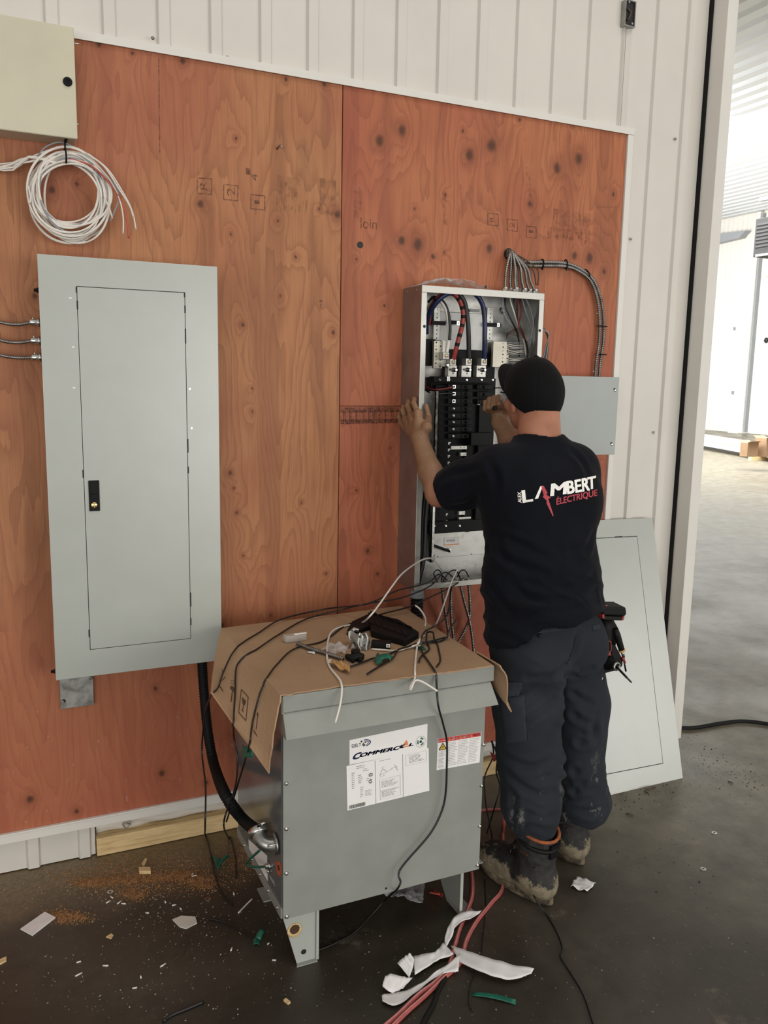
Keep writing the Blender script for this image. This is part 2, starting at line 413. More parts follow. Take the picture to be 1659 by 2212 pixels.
# ------------------------------------------------------------------ floor
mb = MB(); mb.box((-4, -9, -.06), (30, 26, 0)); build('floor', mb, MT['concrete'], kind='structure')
# a saw-cut joint in the slab running into the far hall
# ------------------------------------------------------------------ wall_back: ribbed steel cladding sheets
RB0, RPITCH = 0.342, 0.1605
def cladding(x0, x1, z0, z1, ybase=.014, rib=.012):
    """profile extruded along z: flat pans with raised ribs, 1 mm steel"""
    prof = []
    k0 = math.floor((x0 - RB0)/RPITCH) - 1
    xs = [(x0, ybase)]
    k = k0
    while RB0 + k*RPITCH < x1 + .1:
        a = RB0 + k*RPITCH
        for dx, dy in ((0, 0), (.006, -rib), (.038, -rib), (.044, 0)):
            if x0 < a+dx < x1: xs.append((a+dx, ybase+dy))
        k += 1
    xs.append((x1, ybase))
    mb = MB(); n = len(xs)
    vs = [(x, y, z) for z in (z0, z1) for x, y in xs] + [(x, y+.0012, z) for z in (z0, z1) for x, y in xs]
    fs = [(i, i+1, n+i+1, n+i) for i in range(n-1)] + [(2*n+i+1, 2*n+i, 3*n+i, 3*n+i+1) for i in range(n-1)] + [(i+1, i, 2*n+i, 2*n+i+1) for i in range(n-1)]
    return mb.add(vs, fs)
WB = thing('wall_back', (0, 0, 0), None, None, kind='structure')
TOPZ, RX, BOTZ = 2.594, 2.313, .150
step = RPITCH*6; x = RB0 - .03 - step*3
while x < 2.28:
    x1 = min(x + step, 2.289)
    build('cladding_sheet', cladding(x, x1, TOPZ + .001, 6.2, .014), MT['white_steel'], WB); x += step
build('cladding_sheet', cladding(2.2895, 2.70, 0.0, 6.2, .0125), MT['white_steel'], WB)
build('cladding_sheet', cladding(-2.5, .238, 0.004, BOTZ + .02, .014), MT['white_steel'], WB)
mb = MB(); mb.box((-2.5, .045, 0), (2.80, .12, 6.2)); build('backing', mb, MT['lumber'], WB)
# screws in the cladding
def screw(name, parent, c, d, r=.006, mat='galv_bright', h=.005, **kw):
    mb = MB(); mb.lathe(Vector(c) - Vector(d)*.001, d, [(r*1.25, 0), (r*1.25, h*.35), (r*.8, h*.4), (r*.8, h)], 8)
    return build(name, mb, MT[mat], parent, **kw)
for px, py in ((1459,300),(1413,934),(1363,516),(330,82),(491,124),(702,166),(849,190),(975,213),(1140,241),(1255,261)):
    screw('screw', WB, P(px, py, .006 if px > 1300 else -.004), (0, -1, 0), .0045, 'galv')
# white steel trim round the plywood
mb = MB(); mb.box((-2.5, -.008, TOPZ), (RX + .028, .013, TOPZ + .008)); mb.box((-2.5, -.010, TOPZ-.004), (RX + .028, -.006, TOPZ + .020)); mb.box((-2.5, -.006, TOPZ+.012), (RX+.028, .013, TOPZ+.020))
build('trim_1', mb, MT['trim_steel'], kind='structure')
mb = MB(); mb.box((RX, -.009, .15), (RX + .028, .0115, TOPZ - .005)); build('trim_2', mb, MT['trim_steel'], bevel=.002, kind='structure')
mb = MB(); mb.box((-2.5, -.012, BOTZ - .034), (RX - .001, .0, BOTZ - .002)); mb.box((-2.5, -.014, BOTZ - .006), (RX - .001, .0, BOTZ)); mb.box((.239, 0, BOTZ-.034), (RX-.001, .04, BOTZ-.028))
build('trim_3', mb, MT['trim_steel'], bevel=.0015, kind='structure')
# exposed sill: sprayed foam strip above a pine plate
mb = MB(); mb.sheet(lambda u, v: (.243 + u*2.04, .034 + .006*math.sin(u*31)*math.sin(v*5) + .004*math.sin(u*83+v*7) - .012*math.sin(v*math.pi), .066 + v*.05), 90, 6, .01)
build('foam_strip', mb, MT['foam'], WB)
mb = MB(); mb.box((.241, -.004, .002), (2.286, .043, .066)); build('sill_plate', mb, MT['lumber'], WB, bevel=.003)
mb = MB()
for k in range(3): mb.tube(spline([(.33+.012*k, .022, .092), (.336+.01*k, .006, .100-.006*k), (.352, .010, .092), (.340, .006, .080), (.33, .024, .086)], .004), .0016, 5)
build('tie_wire', mb, MT['galv'], WB)
# corner post: white boxed jamb trim with a black strip standing in for the shaded gap at its left
mb = MB(); mb.box((2.708, -.082, .035), (2.762, .12, 6.2)); build('trim_4', mb, MT['trim_steel'], bevel=.002, kind='structure')
mb = MB(); mb.box((2.701, -.006, .035), (2.7075, .05, 6.2)); build('trim_gap_shade', mb, MT['black_rubber'], kind='structure')

# ------------------------------------------------------------------ plywood backboard
PB = thing('plywood_backboard', BB, 'red-stained plywood backboard of knotty sheets fixed to the white ribbed wall', 'backboard')
def ply(x0, x1, z0, z1, m):
    mb = MB(); mb.box((x0, 0, z0), (x1, .0125, z1)); return build('plywood_sheet', mb, MT[m], PB, bevel=.0012)
JX, JZ = 1.110, 1.526
sheet_l = ply(-.3, JX - .0015, BOTZ - .012, TOPZ - .002, 'ply_left')
sheet_r = ply(JX + .0015, RX - .001, JZ + .001, TOPZ - .002, 'ply_right')
sheet_b = ply(JX + .0015, RX - .001, BOTZ - .012, JZ - .001, 'ply_low')
ply(-2.5, -.303, BOTZ - .012, TOPZ - .002, 'ply_left')
MT['stamp'] = None
def stamp_ink():
    t = NT('faded_stamp_ink'); t.set(color='#4d2f22', rough=.65, alpha=t.maprange(t.noise(90, 3, .6), .32, .66, .12, .62)); return t.m
MT['stamp'] = stamp_ink()
def stamp_ink2():
    t = NT('smudged_stamp_ink'); t.set(color='#5f3a2a', rough=.65, alpha=t.maprange(t.noise(40, 4, .65), .40, .72, .02, .34)); return t.m
MT['smudge'] = stamp_ink2()
def quadprint(mb, shape, corners, y=-.0006):
    """corners: px of the shape's (0,0), (1,0), (0,1)"""
    a, b, c = (P(px, py, y) for px, py in corners); put2d(mb, shape, a, b-a, c-a)
def stamps(name, parent, items, mat):
    k = 0
    while k < len(items):
        mb = MB(); quadprint(mb, *items[k])
        if items[k][0] is F and k+1 < len(items): k += 1; quadprint(mb, *items[k])
        build(name, mb, MT[mat], parent); k += 1
F = frame2d(.07)
stamps('stamp_print', sheet_l, [
    (F, ((425,419),(458,421),(425,383))), (text2d('R'), ((448,411),(446,392),(433,409))),
    (F, ((482,432),(515,435),(482,397))), (text2d('2'), ((508,424),(507,405),(491,423))),
    (F, ((541,452),(573,455),(541,419))), (text2d('1'), ((561,440),(561,432),(550,440))),
    (text2d('4'), ((558,392),(556,376),(543,390))), (rect2d(0,0,1,1), ((531,376),(541,378),(531,362))),
], 'stamp')
bars = merge2d(*[rect2d(i*.07, .1*((i*7) % 3), i*.07 + .02 + .018*((i*5) % 3), 1) for i in range(14)])
stamps('smudge_print', sheet_l, [(bars, ((590,452),(665,464),(592,418))), (rect2d(0,0,1,1), ((600,420),(648,428),(600,378))), (rect2d(0,0,1,1), ((690,462),(726,466),(690,384)))], 'smudge')
stamps('stamp_print', sheet_r, [
    (F, ((1053,486),(1077,489),(1053,459))), (text2d('R'), ((1069,480),(1068,468),(1058,479))),
    (F, ((1095,498),(1119,501),(1095,472))), (text2d('2'), ((1112,493),(1111,480),(1101,492))),
    (F, ((1136,513),(1159,516),(1136,487))), (text2d('1'), ((1152,503),(1152,497),(1142,503))),
    (text2d('loin'), ((779,493),(814,496),(779,470))),
], 'stamp')
stamps('smudge_print', sheet_r, [(bars, ((1174,518),(1270,530),(1175,488))), (rect2d(0,0,1,1), ((1195,512),(1275,524),(1195,450))), (rect2d(0,0,1,1), ((764,475),(781,477),(764,411))),
    (rect2d(0,0,1,1), ((1143,450),(1152,452),(1135,360))), (rect2d(0,0,1,1), ((958,485),(967,487),(954,415)))], 'smudge')
stamps('stamp_print', sheet_r, [(rect2d(0,.0,1,1), ((1287,448),(1340,450),(1287,444)))], 'smudge')
stamps('stamp_print', sheet_b, [(rect2d(0,.7,1,1), ((734,918),(862,916),(734,880))), (bars, ((736,918),(800,917),(736,888))), (bars, ((800,917),(862,916),(800,886))), (rect2d(0,0,1,.3), ((736,916),(860,914),(736,884)))], 'stamp')
mb = MB(); c = P(778, 529, -.0005); mb.lathe(c, (0,-1,0), [(.0115,0),(.0115,.0006)], 16); build('drilled_hole', mb, MT['ink_black'], sheet_r)
mb = MB(); quadprint(mb, merge2d(rect2d(.44,0,.56,1), rect2d(.2,.75,.5,.83), rect2d(.5,.75,.8,.83)), ((686,664),(700,665),(687,646))); build('arrow_print', mb, MT['stamp'], sheet_l)
mb = MB(); quadprint(mb, rect2d(0,0,1,1), ((344,330),(346,330),(342,116))); build('veneer_seam', mb, MT['stamp'], sheet_l)
mb = MB(); c = P(598, 322, 0); mb.tube([c, c + Vector((.004,-.02,.008)), c + Vector((.012,-.026,0))], .003, 6); build('drywall_anchor', mb, MT['galv'], sheet_l)

# ------------------------------------------------------------------ far hall seen through the opening
HX = 23.0
WF = thing('wall_far', (HX, 12, 0), None, None, kind='structure')
y = 2.0
while y < 26:
    y1 = y + 1.8
    mb = MB(); ys = []
    for k in range(9): ys += [(y + k*.2, 0), (y + k*.2 + .02, -.02), (y + k*.2 + .06, -.02), (y + k*.2 + .08, 0)]
    ys.append((y1, 0)); n = len(ys)
    mb.add([(HX + d, yy, z) for z in (0, 7.6) for yy, d in ys], [(i+1, i, n+i, n+i+1) for i in range(n-1)])
    build('cladding_sheet', mb, MT['white_steel'], WF); y = y1
mb = MB(); mb.box((HX + .03, 2, 0), (HX + .2, 26.2, 7.8)); build('backing', mb, MT['white_steel'], WF)
mb = MB(); mb.box((2.9, 26.2, 0), (HX + .2, 26.4, 7.8)); build('wall_north', mb, MT['white_steel'], kind='structure')
mb = MB(); mb.box((2.80, .16, 0), (2.86, 26.2, 7.8)); build('wall_side', mb, MT['white_steel'], kind='structure')
mb = MB(); xs = []; x = 2.9
while x < HX: xs += [(x, 0), (x+.05, .06), (x+.15, .06), (x+.2, 0), (x+.40, 0)]; x += .4
n = len(xs); CZ = 7.18
mb.add([(a, yy, CZ + d) for yy in (.16, 26.2) for a, d in xs], [(i, i+1, n+i+1, n+i) for i in range(n-1)]); build('ceiling', mb, MT['roof'], kind='structure')
mb = MB(); mb.box((HX - .2, 18.02, 0), (HX - .02, 18.14, 7.15)); mb.box((HX-.5, 17.9, 0), (HX-.02, 18.35, .03)); build('steel_column', mb, MT['trim_steel'], label='white steel column against the bright far wall of the hall', cat='column')
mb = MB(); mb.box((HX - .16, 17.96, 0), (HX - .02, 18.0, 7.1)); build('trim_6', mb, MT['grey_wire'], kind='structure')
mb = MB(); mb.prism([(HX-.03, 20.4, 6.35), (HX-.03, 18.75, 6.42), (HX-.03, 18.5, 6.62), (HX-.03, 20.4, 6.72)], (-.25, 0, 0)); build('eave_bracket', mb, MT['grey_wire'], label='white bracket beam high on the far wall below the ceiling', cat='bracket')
for px, py in ((1586,710),(1582,848)):
    mb = MB(); c = PX(px, py, HX-.06); mb.box(c - Vector((.03,.025,.05)), c + Vector((.03,.025,.05))); build('wall_bolt_box', mb, MT['grey_wire'], WF)
mb = MB(); c = PX(1655, 735, HX-.06); mb.ball(c, (.05,.08,.09)); build('wall_bolt_box', mb, MT['ink_black'], WF)
# steel beam on blocks with two boxes on it
BM = thing('steel_beam', (15.0, 11.0, 0), 'long white steel beam lying on wood blocks across the far hall floor', 'beam')
a, b = Vector((16.9, 15.5, 0)), Vector((13.6, 6.5, 0)); d = (b-a).normalized(); nn = Vector((-d.y, d.x, 0))
if nn.x < 0: nn = -nn
def along(t, off, z): return a + d*t + nn*off + Vector((0,0,z))
L = (b-a).length
mb = MB(); mb.prism([along(0,0,.10), along(0,.55,.10), along(0,.55,.24), along(0,0,.24)], d*L); build('web', mb, MT['white_steel'], BM)
mb = MB(); mb.prism([along(0,-.06,.24), along(0,.9,.24), along(0,.9,.27), along(0,-.06,.27)], d*L); build('flange', mb, MT['white_steel'], BM)
for t in (1.0, 5.4, 8.6): mb = MB(); mb.obox(along(t,.15,.05), nn*.34, d*.07, (0,0,.05)); build('wood_block', mb, MT['lumber'], BM)
for i, (px, wd, hh, lb) in enumerate(((1617, .18, .27, 'small brown cardboard box standing on the far white beam'), (1652, .27, .36, 'larger brown cardboard box at the end of the far white beam'))):
    c = PZ(px, 986, .27); c.z = .27
    B = thing('cardboard_box', c, lb, 'box')
    mb = MB(); mb.box(c + Vector((-.14,-wd/2,.001)), c + Vector((.14, wd/2, hh))); build('body', mb, MT['cardboard'], B, bevel=.006)
    for sgn in (-1, 1): mb = MB(); mb.obox(c + Vector((0, sgn*(wd/2+.02), hh+.012)), (.14,0,0), (0,.035,.016 if sgn > 0 else -.016), (0,0,.003)); build('flap', mb, MT['cardboard'], B)
# hanging unit heater
c = PX(1654, 512, 13.0)
UH = thing('unit_heater', c, 'grey louvred unit heater hanging from the far hall ceiling', 'heater')
mb = MB(); mb.box(c + Vector((0,-.36,-.33)), c + Vector((.5,.26,.36))); build('housing', mb, plain('heater_grey', '#1f1e1d', .8), UH, bevel=.015)
for k in range(7):
    mb = MB(); mb.obox(c + Vector((-.012, -.02, .22 - .065*k)), (.012,0,-.012), (0,.23,0), (.002,0,.004)); build('slat', mb, plain('slat_grey', '#2b2a29', .8), UH)
mb = MB(); mb.box(c + Vector((-.002,-.25,-.20)), c + Vector((.02,.21,.27))); build('grille_opening', mb, MT['ink_black'], UH)
mb = MB(); mb.box(c + Vector((-.006,-.3,-.33)), c + Vector((.0,.2,-.29))); build('label_plate', mb, MT['galv_bright'], UH)
for sy in (-.3, .2): mb = MB(); mb.tube([c + Vector((.25,sy,.35)), Vector((c.x+.25, c.y+sy, CZ+.03))], .012, 6); build('hanger_rod', mb, MT['grey_wire'], UH)
mb = MB(); mb.box(c + Vector((.2,-.5,.72)), c + Vector((.3,.4,.78))); build('hanger_bar', mb, MT['galv'], UH)
mb = MB(); mb.tube([c + Vector((.3,-.1,-.3)), c + Vector((.3,-.1,-.55)), c + Vector((.3,.2,-.6))], .09, 10); build('flue_elbow', mb, MT['trim_steel'], UH)
# ================================================================== things on the backboard
def armored(name, pts, r=.0062, pitch=.0065, parent=None, mat='armor', label=None, cat=None, group=None, n=8, depth=.74):
    """interlocked metal cable: alternating rings along the path"""
    q = resample(spline(pts, .01), pitch*.25)
    mb = MB(); mb.tube(q, [r*(depth, 1, 1.0, depth)[i % 4] for i in range(len(q))], n)
    return build(name, mb, MT[mat], parent, loc=None if parent is not None else q[0], label=label, cat=cat, group=group)
def wire(name, pts, r, mat, parent=None, label=None, cat=None, group=None, n=6, step=.008, closed=False):
    q = spline(pts, step, closed); mb = MB(); mb.tube(q, r, n, closed)
    return build(name, mb, MT[mat], parent, loc=None if parent is not None else q[0], label=label, cat=cat, group=group)
def px_path(pts): return [P(*p) for p in pts]

# beige cabinet at the upper left
cx1 = P(168, 299, -.1).x; cz0 = P(168, 299, -.1).z; cz1 = P(160, 60, -.1).z
CB = thing('beige_cabinet', (cx1 - .3, 0, cz0), 'beige steel control cabinet with a round black lock above the wire coil', 'cabinet')
mb = MB(); mb.box((cx1 - .60, -.086, cz0), (cx1 - .002, -.001, cz1)); build('body', mb, MT['cream_paint'], CB, bevel=.002)
mb = MB(); mb.box((cx1 - .602, -.1, cz0 - .002), (cx1, -.088, cz1 + .002)); dr = build('door', mb, MT['cream_paint'], CB, bevel=.003)
c = P(146, 177, -.1); mb = MB(); mb.lathe(c, (0,-1,0), [(.0125,0),(.0125,.004),(.011,.006),(.004,.0061),(.004,.004)], 18); lk = build('lock', mb, MT['black_plastic'], dr)
for py in (94, 268): mb = MB(); c = P(165, py, -.092); mb.tube([c + Vector((-.01,0,0)), c + Vector((.009,-.001,0))], .0016, 6); build('hinge_pin', mb, MT['galv_bright'], CB)

# wire coil hanging below it by a black tie
cc = P(152, 420, -.055)
WC = thing('wire_coil', cc, 'coil of white, red and grey wires hung by a black tie below the beige cabinet', 'wire coil')
rr = random.Random(3)
A1, A2 = P(45, 410, -.05), P(250, 425, -.05); T1, T2 = P(150, 320, -.05), P(165, 518, -.05)
def loop_pts(rx, rz, dx, dz, dy, turns, ph, tail=None, head=None, jit=.006):
    pts = []; n = int(26*turns)
    for i in range(n+1):
        a = ph - 2*math.pi*turns*i/n
        k = 1 + jit*8*math.sin(a*1.7 + ph*3)*.3
        squeeze = 1 - .14*max(0, math.sin(a))          # gathered at the tie
        pts.append(cc + Vector((dx*squeeze + rx*k*math.cos(a), dy + .006*math.sin(a*2+ph), dz*squeeze + rz*k*math.sin(a)*(.96 if math.sin(a) > 0 else 1) + .010*math.sin(a+ph))))
    if head: pts = head + pts
    if tail: pts = pts + tail
    return pts
for i in range(22):
    rx = rr.uniform(.075, .108); rz = rr.uniform(.094, .124)
    if i < 4: rx, rz = rr.uniform(.102, .112), rr.uniform(.118, .132)
    m = 'red_wire' if i == 13 else ('grey_wire' if i in (11, 17) else 'white_wire')
    head = None
    if i < 9: head = px_path([(-120, 290, -.03), (-95, 320, -.035), (-55, 352 + rr.uniform(-6,6), -.032), (-14, 362 + rr.uniform(-7,10), -.03 - .002*i), (28, 360 + rr.uniform(-9,9), -.035 - .002*i), (62, 345 + rr.uniform(-10,8), -.045 - .002*i)])
    wire('wire', loop_pts(rx, rz, rr.uniform(-.012, .012), rr.uniform(-.012, .012) + (.0 if i % 3 else -.008), rr.uniform(-.022, .018), (rr.choice((1.9, 2.7, 2.2)) if m == 'white_wire' else 1.0), math.pi*.62 if head else rr.uniform(0, 6.28), None, head), .0026 if m != 'red_wire' else .003, m, WC, n=6, step=.02)
for m, pts in (('white_wire', [(190,332,-.08),(232,365,-.085),(265,415,-.085),(285,455,-.08),(294,496,-.075)]), ('white_wire', [(185,330,-.085),(225,360,-.09),(258,410,-.09),(280,445,-.085),(288,470,-.08)]),
               ('white_wire', [(200,345,-.08),(238,390,-.08),(258,430,-.08),(266,470,-.075),(266,505,-.07)]), ('red_wire', [(150,343,-.08),(196,358,-.085),(236,395,-.08),(262,435,-.08),(274,475,-.075),(278,515,-.07)]),
               ('grey_wire', [(80,340,-.06),(98,318,-.065),(130,307,-.07),(160,318,-.07),(184,332,-.07)]), ('grey_wire', [(210,355,-.07),(248,400,-.075),(257,428,-.075),(248,455,-.07),(238,478,-.07)]),
               ('white_wire', [(60,400,-.085),(66,425,-.085),(64,440,-.085)]), ('white_wire', [(225,425,-.09),(236,450,-.09),(243,472,-.085)])):
    wire('wire', px_path(pts), .0028 if m == 'red_wire' else .0025, m, WC, n=6)
t0 = P(143, 300, -.05)
wire('hanging_tie', [P(143,303,-.075), P(140,312,-.095), P(143,335,-.1), P(143,350,-.092), P(142,352,-.03), P(139,322,-.02), P(143,306,-.06)], .0026, 'black_plastic', WC)
mb = MB(); mb.tube([P(141,307,-.08), P(143,301,-.074)], .0045, 6); build('tie_head', mb, MT['black_plastic'], WC)

# left panelboard: grey surface trim with its door, on a steel tub
YF = -.146
lx0, lz1 = P(80,548,YF).x, P(80,548,YF).z; lx1, lz0 = P(479.5,1422,YF).x, P(122,1470,YF).z
LP = thing('closed_panelboard', ((lx0+lx1)/2, 0, lz0), 'grey electrical panel cover with closed door and black latch on the plywood', 'electrical panel')
mb = MB(); mb.box((lx0+.012, YF+.006, lz0+.012), (lx1-.012, -.0005, lz1-.012)); build('enclosure', mb, MT['galv'], LP)
# trim plate with a door opening (four strips as one plate)
dx0, dz1 = P(165,618,YF).x, P(165,618,YF).z; dx1, dz0 = P(413,1378,YF).x, P(195,1404,YF).z
def plate_with_hole(o, ex, ez, en, W, H, hx0, hz0, hx1, hz1, th):
    """plate W x H in the (ex, ez) plane, front towards en"""
    mb = MB(); o, ex, ez, en = Vector(o), Vector(ex), Vector(ez), Vector(en)
    pt = lambda x, z, d: o + ex*x + ez*z + en*d
    out = [(0,0),(W,0),(W,H),(0,H)]; inn = [(hx0,hz0),(hx1,hz0),(hx1,hz1),(hx0,hz1)]
    vs = [pt(x,z,d) for d in (0,-th) for x, z in out + inn]
    fs = []
    for k in range(4):
        j = (k+1) % 4
        fs += [(k, j, 4+j, 4+k), (8+j, 8+k, 12+k, 12+j), (j, k, 8+k, 8+j), (4+k, 4+j, 12+j, 12+k)]
    return mb.add(vs, fs)
W, H = lx1-lx0, lz1-lz0
mb = plate_with_hole((lx0, YF, lz0), (1,0,0), (0,0,1), (0,-1,0), W, H, dx0-lx0, dz0-lz0, dx1-lx0, dz1-lz0, .005)
build('trim_plate', mb, MT['grey_paint'], LP, bevel=.0012)
mb = MB(); g = .0016; mb.box((dx0+g, YF-.0004, dz0+g), (dx1-g, YF+.004, dz1-g)); ld = build('door', mb, MT['grey_paint'], LP, bevel=.0012)
mb = MB(); mb.box((dx0-.004, YF+.0045, dz0-.004), (dx1+.004, YF+.0055, dz1+.004)); build('door_gap_shade', mb, MT['black_rubber'], LP)  # black sheet behind the door stands in for the shade in its gap
for px, y0, y1 in ((165.5,620,632),(167.5,650,668),(180,1015,1032),(193,1360,1376),(399,632,642),(400,660,676),(401,710,742),(406,948,978),(407,1008,1022),(412,1280,1310),(412.5,1335,1350)):
    a, b = P(px, y0, YF), P(px, y1, YF); mb = MB(); mb.box((a.x-.0028, YF-.001, b.z), (a.x+.0012, YF+.003, a.z)); build('hinge_slot', mb, MT['ink_black'], LP)
a, b = P(190.5,1038,YF), P(216,1103,YF)
mb = MB(); mb.box((a.x, YF-.005, b.z), (b.x, YF, a.z)); lt = build('latch', mb, MT['black_plastic'], ld, bevel=.0015)
mb = MB(); zc = (a.z*.42 + b.z*.58); mb.box((a.x+.006, YF-.0085, zc-.001), (b.x-.006, YF-.004, zc+.012)); mb.box((a.x+.004, YF-.0065, zc+.013), (b.x-.004, YF-.004, a.z-.004)); build('latch_slide', mb, MT['black_plastic'], ld, bevel=.001)
c = P(203.5,1091,YF-.005); mb = MB(); mb.lathe(c, (0,-1,0), [(.0095,0),(.0095,.003),(.008,.0045),(.001,.0046)], 18); mb.box(c + Vector((-.0012,-.0056,-.007)), c + Vector((.0012,-.004,.007))); build('lock_cylinder', mb, MT['brass'], ld)
for px, py in ((410,840),(414,925)): screw('dimple', LP, P(px,py,YF), (0,-1,0), .004, 'galv_bright', .0015)
for px, py in ((152,644),(158,750),(160,838)):
    mb = MB(); c = P(px,py,YF-.0004); mb.prism([c + Vector((.004*math.cos(t)*(1+.4*math.sin(3*t)), 0, .0025*math.sin(t))) for t in [i*.785 for i in range(8)]], (0,-.0003,0)); build('paint_chip', mb, MT['label_white'], LP)
for px, py in ((82,627),(118,1450)): screw('cover_screw', LP, P(px, py, -.07), (-1,0,0), .006, 'black_rubber', .012)
# galvanised filler plate below it
GP = thing('galvanised_plate', P(165,1495,-.02), 'small galvanised steel plate screwed below the closed grey panel', 'plate')
a, b = P(128,1462,-.016), P(203,1522,-.016); mb = MB(); mb.box((a.x, -.018, b.z), (b.x, -.0145, a.z+.03)); build('plate', mb, MT['galv'], GP, bevel=.001)
for xx in (a.x, b.x-.004): mb = MB(); mb.box((xx, -.0145, b.z), (xx+.004, -.001, a.z)); build('bent_edge', mb, MT['galv'], GP)
screw('screw', GP, P(137,1516,-.018), (0,-1,0), .005, 'galv_bright', .012); mb = MB(); mb.lathe(P(137.5,1514.5,-.018), (0,-1,0), [(.007,0),(.007,.0006)], 12); build('slot_hole', mb, MT['ink_black'], GP); screw('screw', GP, P(196,1464,-.018), (0,-1,0), .005)

# three armored cables that enter the left panel's side
for k, (lab, pts) in enumerate((('topmost of three armored cables entering the left side of the closed panel', [(-190,620,.004),(-150,650,-.02),(-90,674,-.045),(-22,689,-.05),(8,698,-.05),(38,701,-.055),(70,696,-.06)]),
                                ('middle of three armored cables entering the left side of the closed panel', [(-190,657,.004),(-150,687,-.02),(-90,711,-.045),(-22,726,-.05),(8,737,-.05),(40,740,-.055),(72,736,-.06)]),
                                ('lowest of three armored cables entering the left side of the closed panel', [(-190,691,.004),(-150,721,-.02),(-90,745,-.045),(-22,760,-.05),(8,769,-.05),(42,773,-.055),(74,772,-.06)]))):
    q = px_path(pts); t = thing('armored_cable', q[0], lab, 'cable', 'armored cables at the closed panel')
    armored('armor', q, .0058, .0065, t)
    e = q[-1]; mb = MB(); mb.lathe(e - Vector((.008,0,0)), (1,0,0), [(.0095,0),(.0105,.004),(.0105,.02),(.013,.021),(.013,.027),(.009,.028),(.009,.036)], 10); build('connector', mb, MT['galv_bright'], t)
    mb = MB(); mb.tube([e + Vector((.002,0,.007)), e + Vector((.002,0,.015))], .003, 6); build('clamp_screw', mb, MT['galv_bright'], t)

# ================================================================== open panelboard
bx0, bx1, bz0, bz1 = 1.350, 1.856, .868, 1.945
OP = thing('open_panelboard', ((bx0+bx1)/2, 0, bz0), 'open galvanised panelboard full of black breakers that the electrician is wiring', 'electrical panel')
t_ = .0018
mb = MB(); mb.box((bx0+.002, -.004, bz0), (bx1-.002, -.0015, bz1)); build('back', mb, MT['galv'], OP)
mb = MB(); mb.box((bx0, YF, bz0), (bx0+t_, -.001, bz1)); sd = build('side', mb, MT['enclosure'], OP)
mb = MB(); mb.box((bx1-t_, YF, bz0), (bx1, -.001, bz1)); build('side', mb, MT['enclosure'], OP)
mb = MB(); mb.box((bx0+t_, YF, bz1-t_), (bx1-t_, -.001, bz1)); build('top', mb, MT['galv'], OP)
mb = MB(); mb.box((bx0+t_, YF, bz0), (bx1-t_, -.001, bz0+t_)); build('bottom', mb, MT['galv'], OP)
FW = .021
MT['flange'] = plain('flange_zinc', '#b3b1aa', .42, .7, var=.05, scale=20, rvar=.05)
for a, b in (((bx0,YF-.002,bz0),(bx0+FW,YF,bz1-.024)), ((bx1-FW,YF-.002,bz0),(bx1,YF,bz1-.024)), ((bx0,YF-.0025,bz1-.024),(bx1,YF,bz1)), ((bx0,YF-.0025,bz0),(bx1,YF,bz0+.020))):
    mb = MB(); mb.box(a, b); build('flange', mb, MT['flange'], OP, bevel=.001)
mb = MB(); mb.box((bx0+.001, YF, bz0+.05), (bx0+.0035, YF+.02, bz1-.03)); build('return_lip', mb, MT['galv'], OP)
for px, py in ((1049,620),(917,705),(1166,714)):
    mb = MB(); mb.lathe(P(px,py,YF-.0027), (0,-1,0), [(.0052,0),(.0052,.0005)], 12); build('cover_screw_hole', mb, MT['ink_black'], OP)
for px, py in ((879,617),(900,614)):
    p = PX(px, py, bx0); screw('rivet', OP, (bx0, p.y, min(p.z, bz1-.014)), (-1,0,0), .005, 'galv', .003)
for px, py in ((884,1180),(882,1300)):
    pass
IB = -.008
def Q(px, py, y): return P(px, py, y)
# perforated mounting rails and crossbars
for x0p, x1p, y0p, y1p, yy in ((938,950,664,735,-.03),(1053,1064,664,735,-.03),(926,934,1145,1205,-.05)):
    a, b = P(x0p,y0p,yy), P(x1p,y1p,yy); mb = MB(); mb.box((a.x, yy, b.z), (b.x, -.003, a.z)); r_ = build('mounting_rail', mb, MT['galv'], OP, bevel=.001)
    n = 8
    for k in range(n):
        c = Vector(((a.x+b.x)/2, yy-.0002, b.z + (a.z-b.z)*(k+.5)/n)); mb = MB(); mb.lathe(c, (0,-1,0), [(.0024,0),(.0024,.0005)], 8 if k < 6 else 4); build('rail_hole', mb, MT['ink_black'], r_)
for x0p, x1p, y0p, y1p in ((933,962,693,703),(972,994,692,701),(1050,1082,697,707)):
    a, b = P(x0p,y0p,-.034), P(x1p,y1p,-.034); mb = MB(); mb.box((a.x,-.036,b.z), (b.x,-.031,a.z)); br = build('barrier_bracket', mb, MT['black_plastic'], OP)
for px, py in ((990,698),(1077,702)):
    c = P(px,py,-.04); mb = MB(); mb.box(c - Vector((.006,0,.007)), c + Vector((.006,.004,.007))); tb = build('bracket_tab', mb, MT['galv_bright'], OP); mb = MB(); mb.lathe(c, (0,-1,0), [(.0025,0),(.0025,.0006)], 8); build('tab_hole', mb, MT['ink_black'], tb)
# bright inner tray behind the lugs
a, b = P(936,672,-.012), P(1053,756,-.012); mb = MB(); mb.box((a.x,-.014,b.z-.02),(b.x,-.005,a.z)); build('inner_tray', mb, plain('satin_tray_steel', '#b4b4b0', .5, .55, var=.05), OP, bevel=.002)
a, b = P(1014,667,-.0145), P(1036,675,-.0145); mb = MB(); mb.box((a.x,-.0152,b.z),(b.x,-.0143,a.z)); build('rating_sticker', mb, MT['ink_grey'], OP)
c = P(1085,671,-.006); mb = MB(); mb.lathe(c, (0,-1,0), [(.013,0),(.013,.001),(.009,.0015),(.009,.001),(.004,.0012)], 16); build('knockout', mb, MT['galv'], OP)
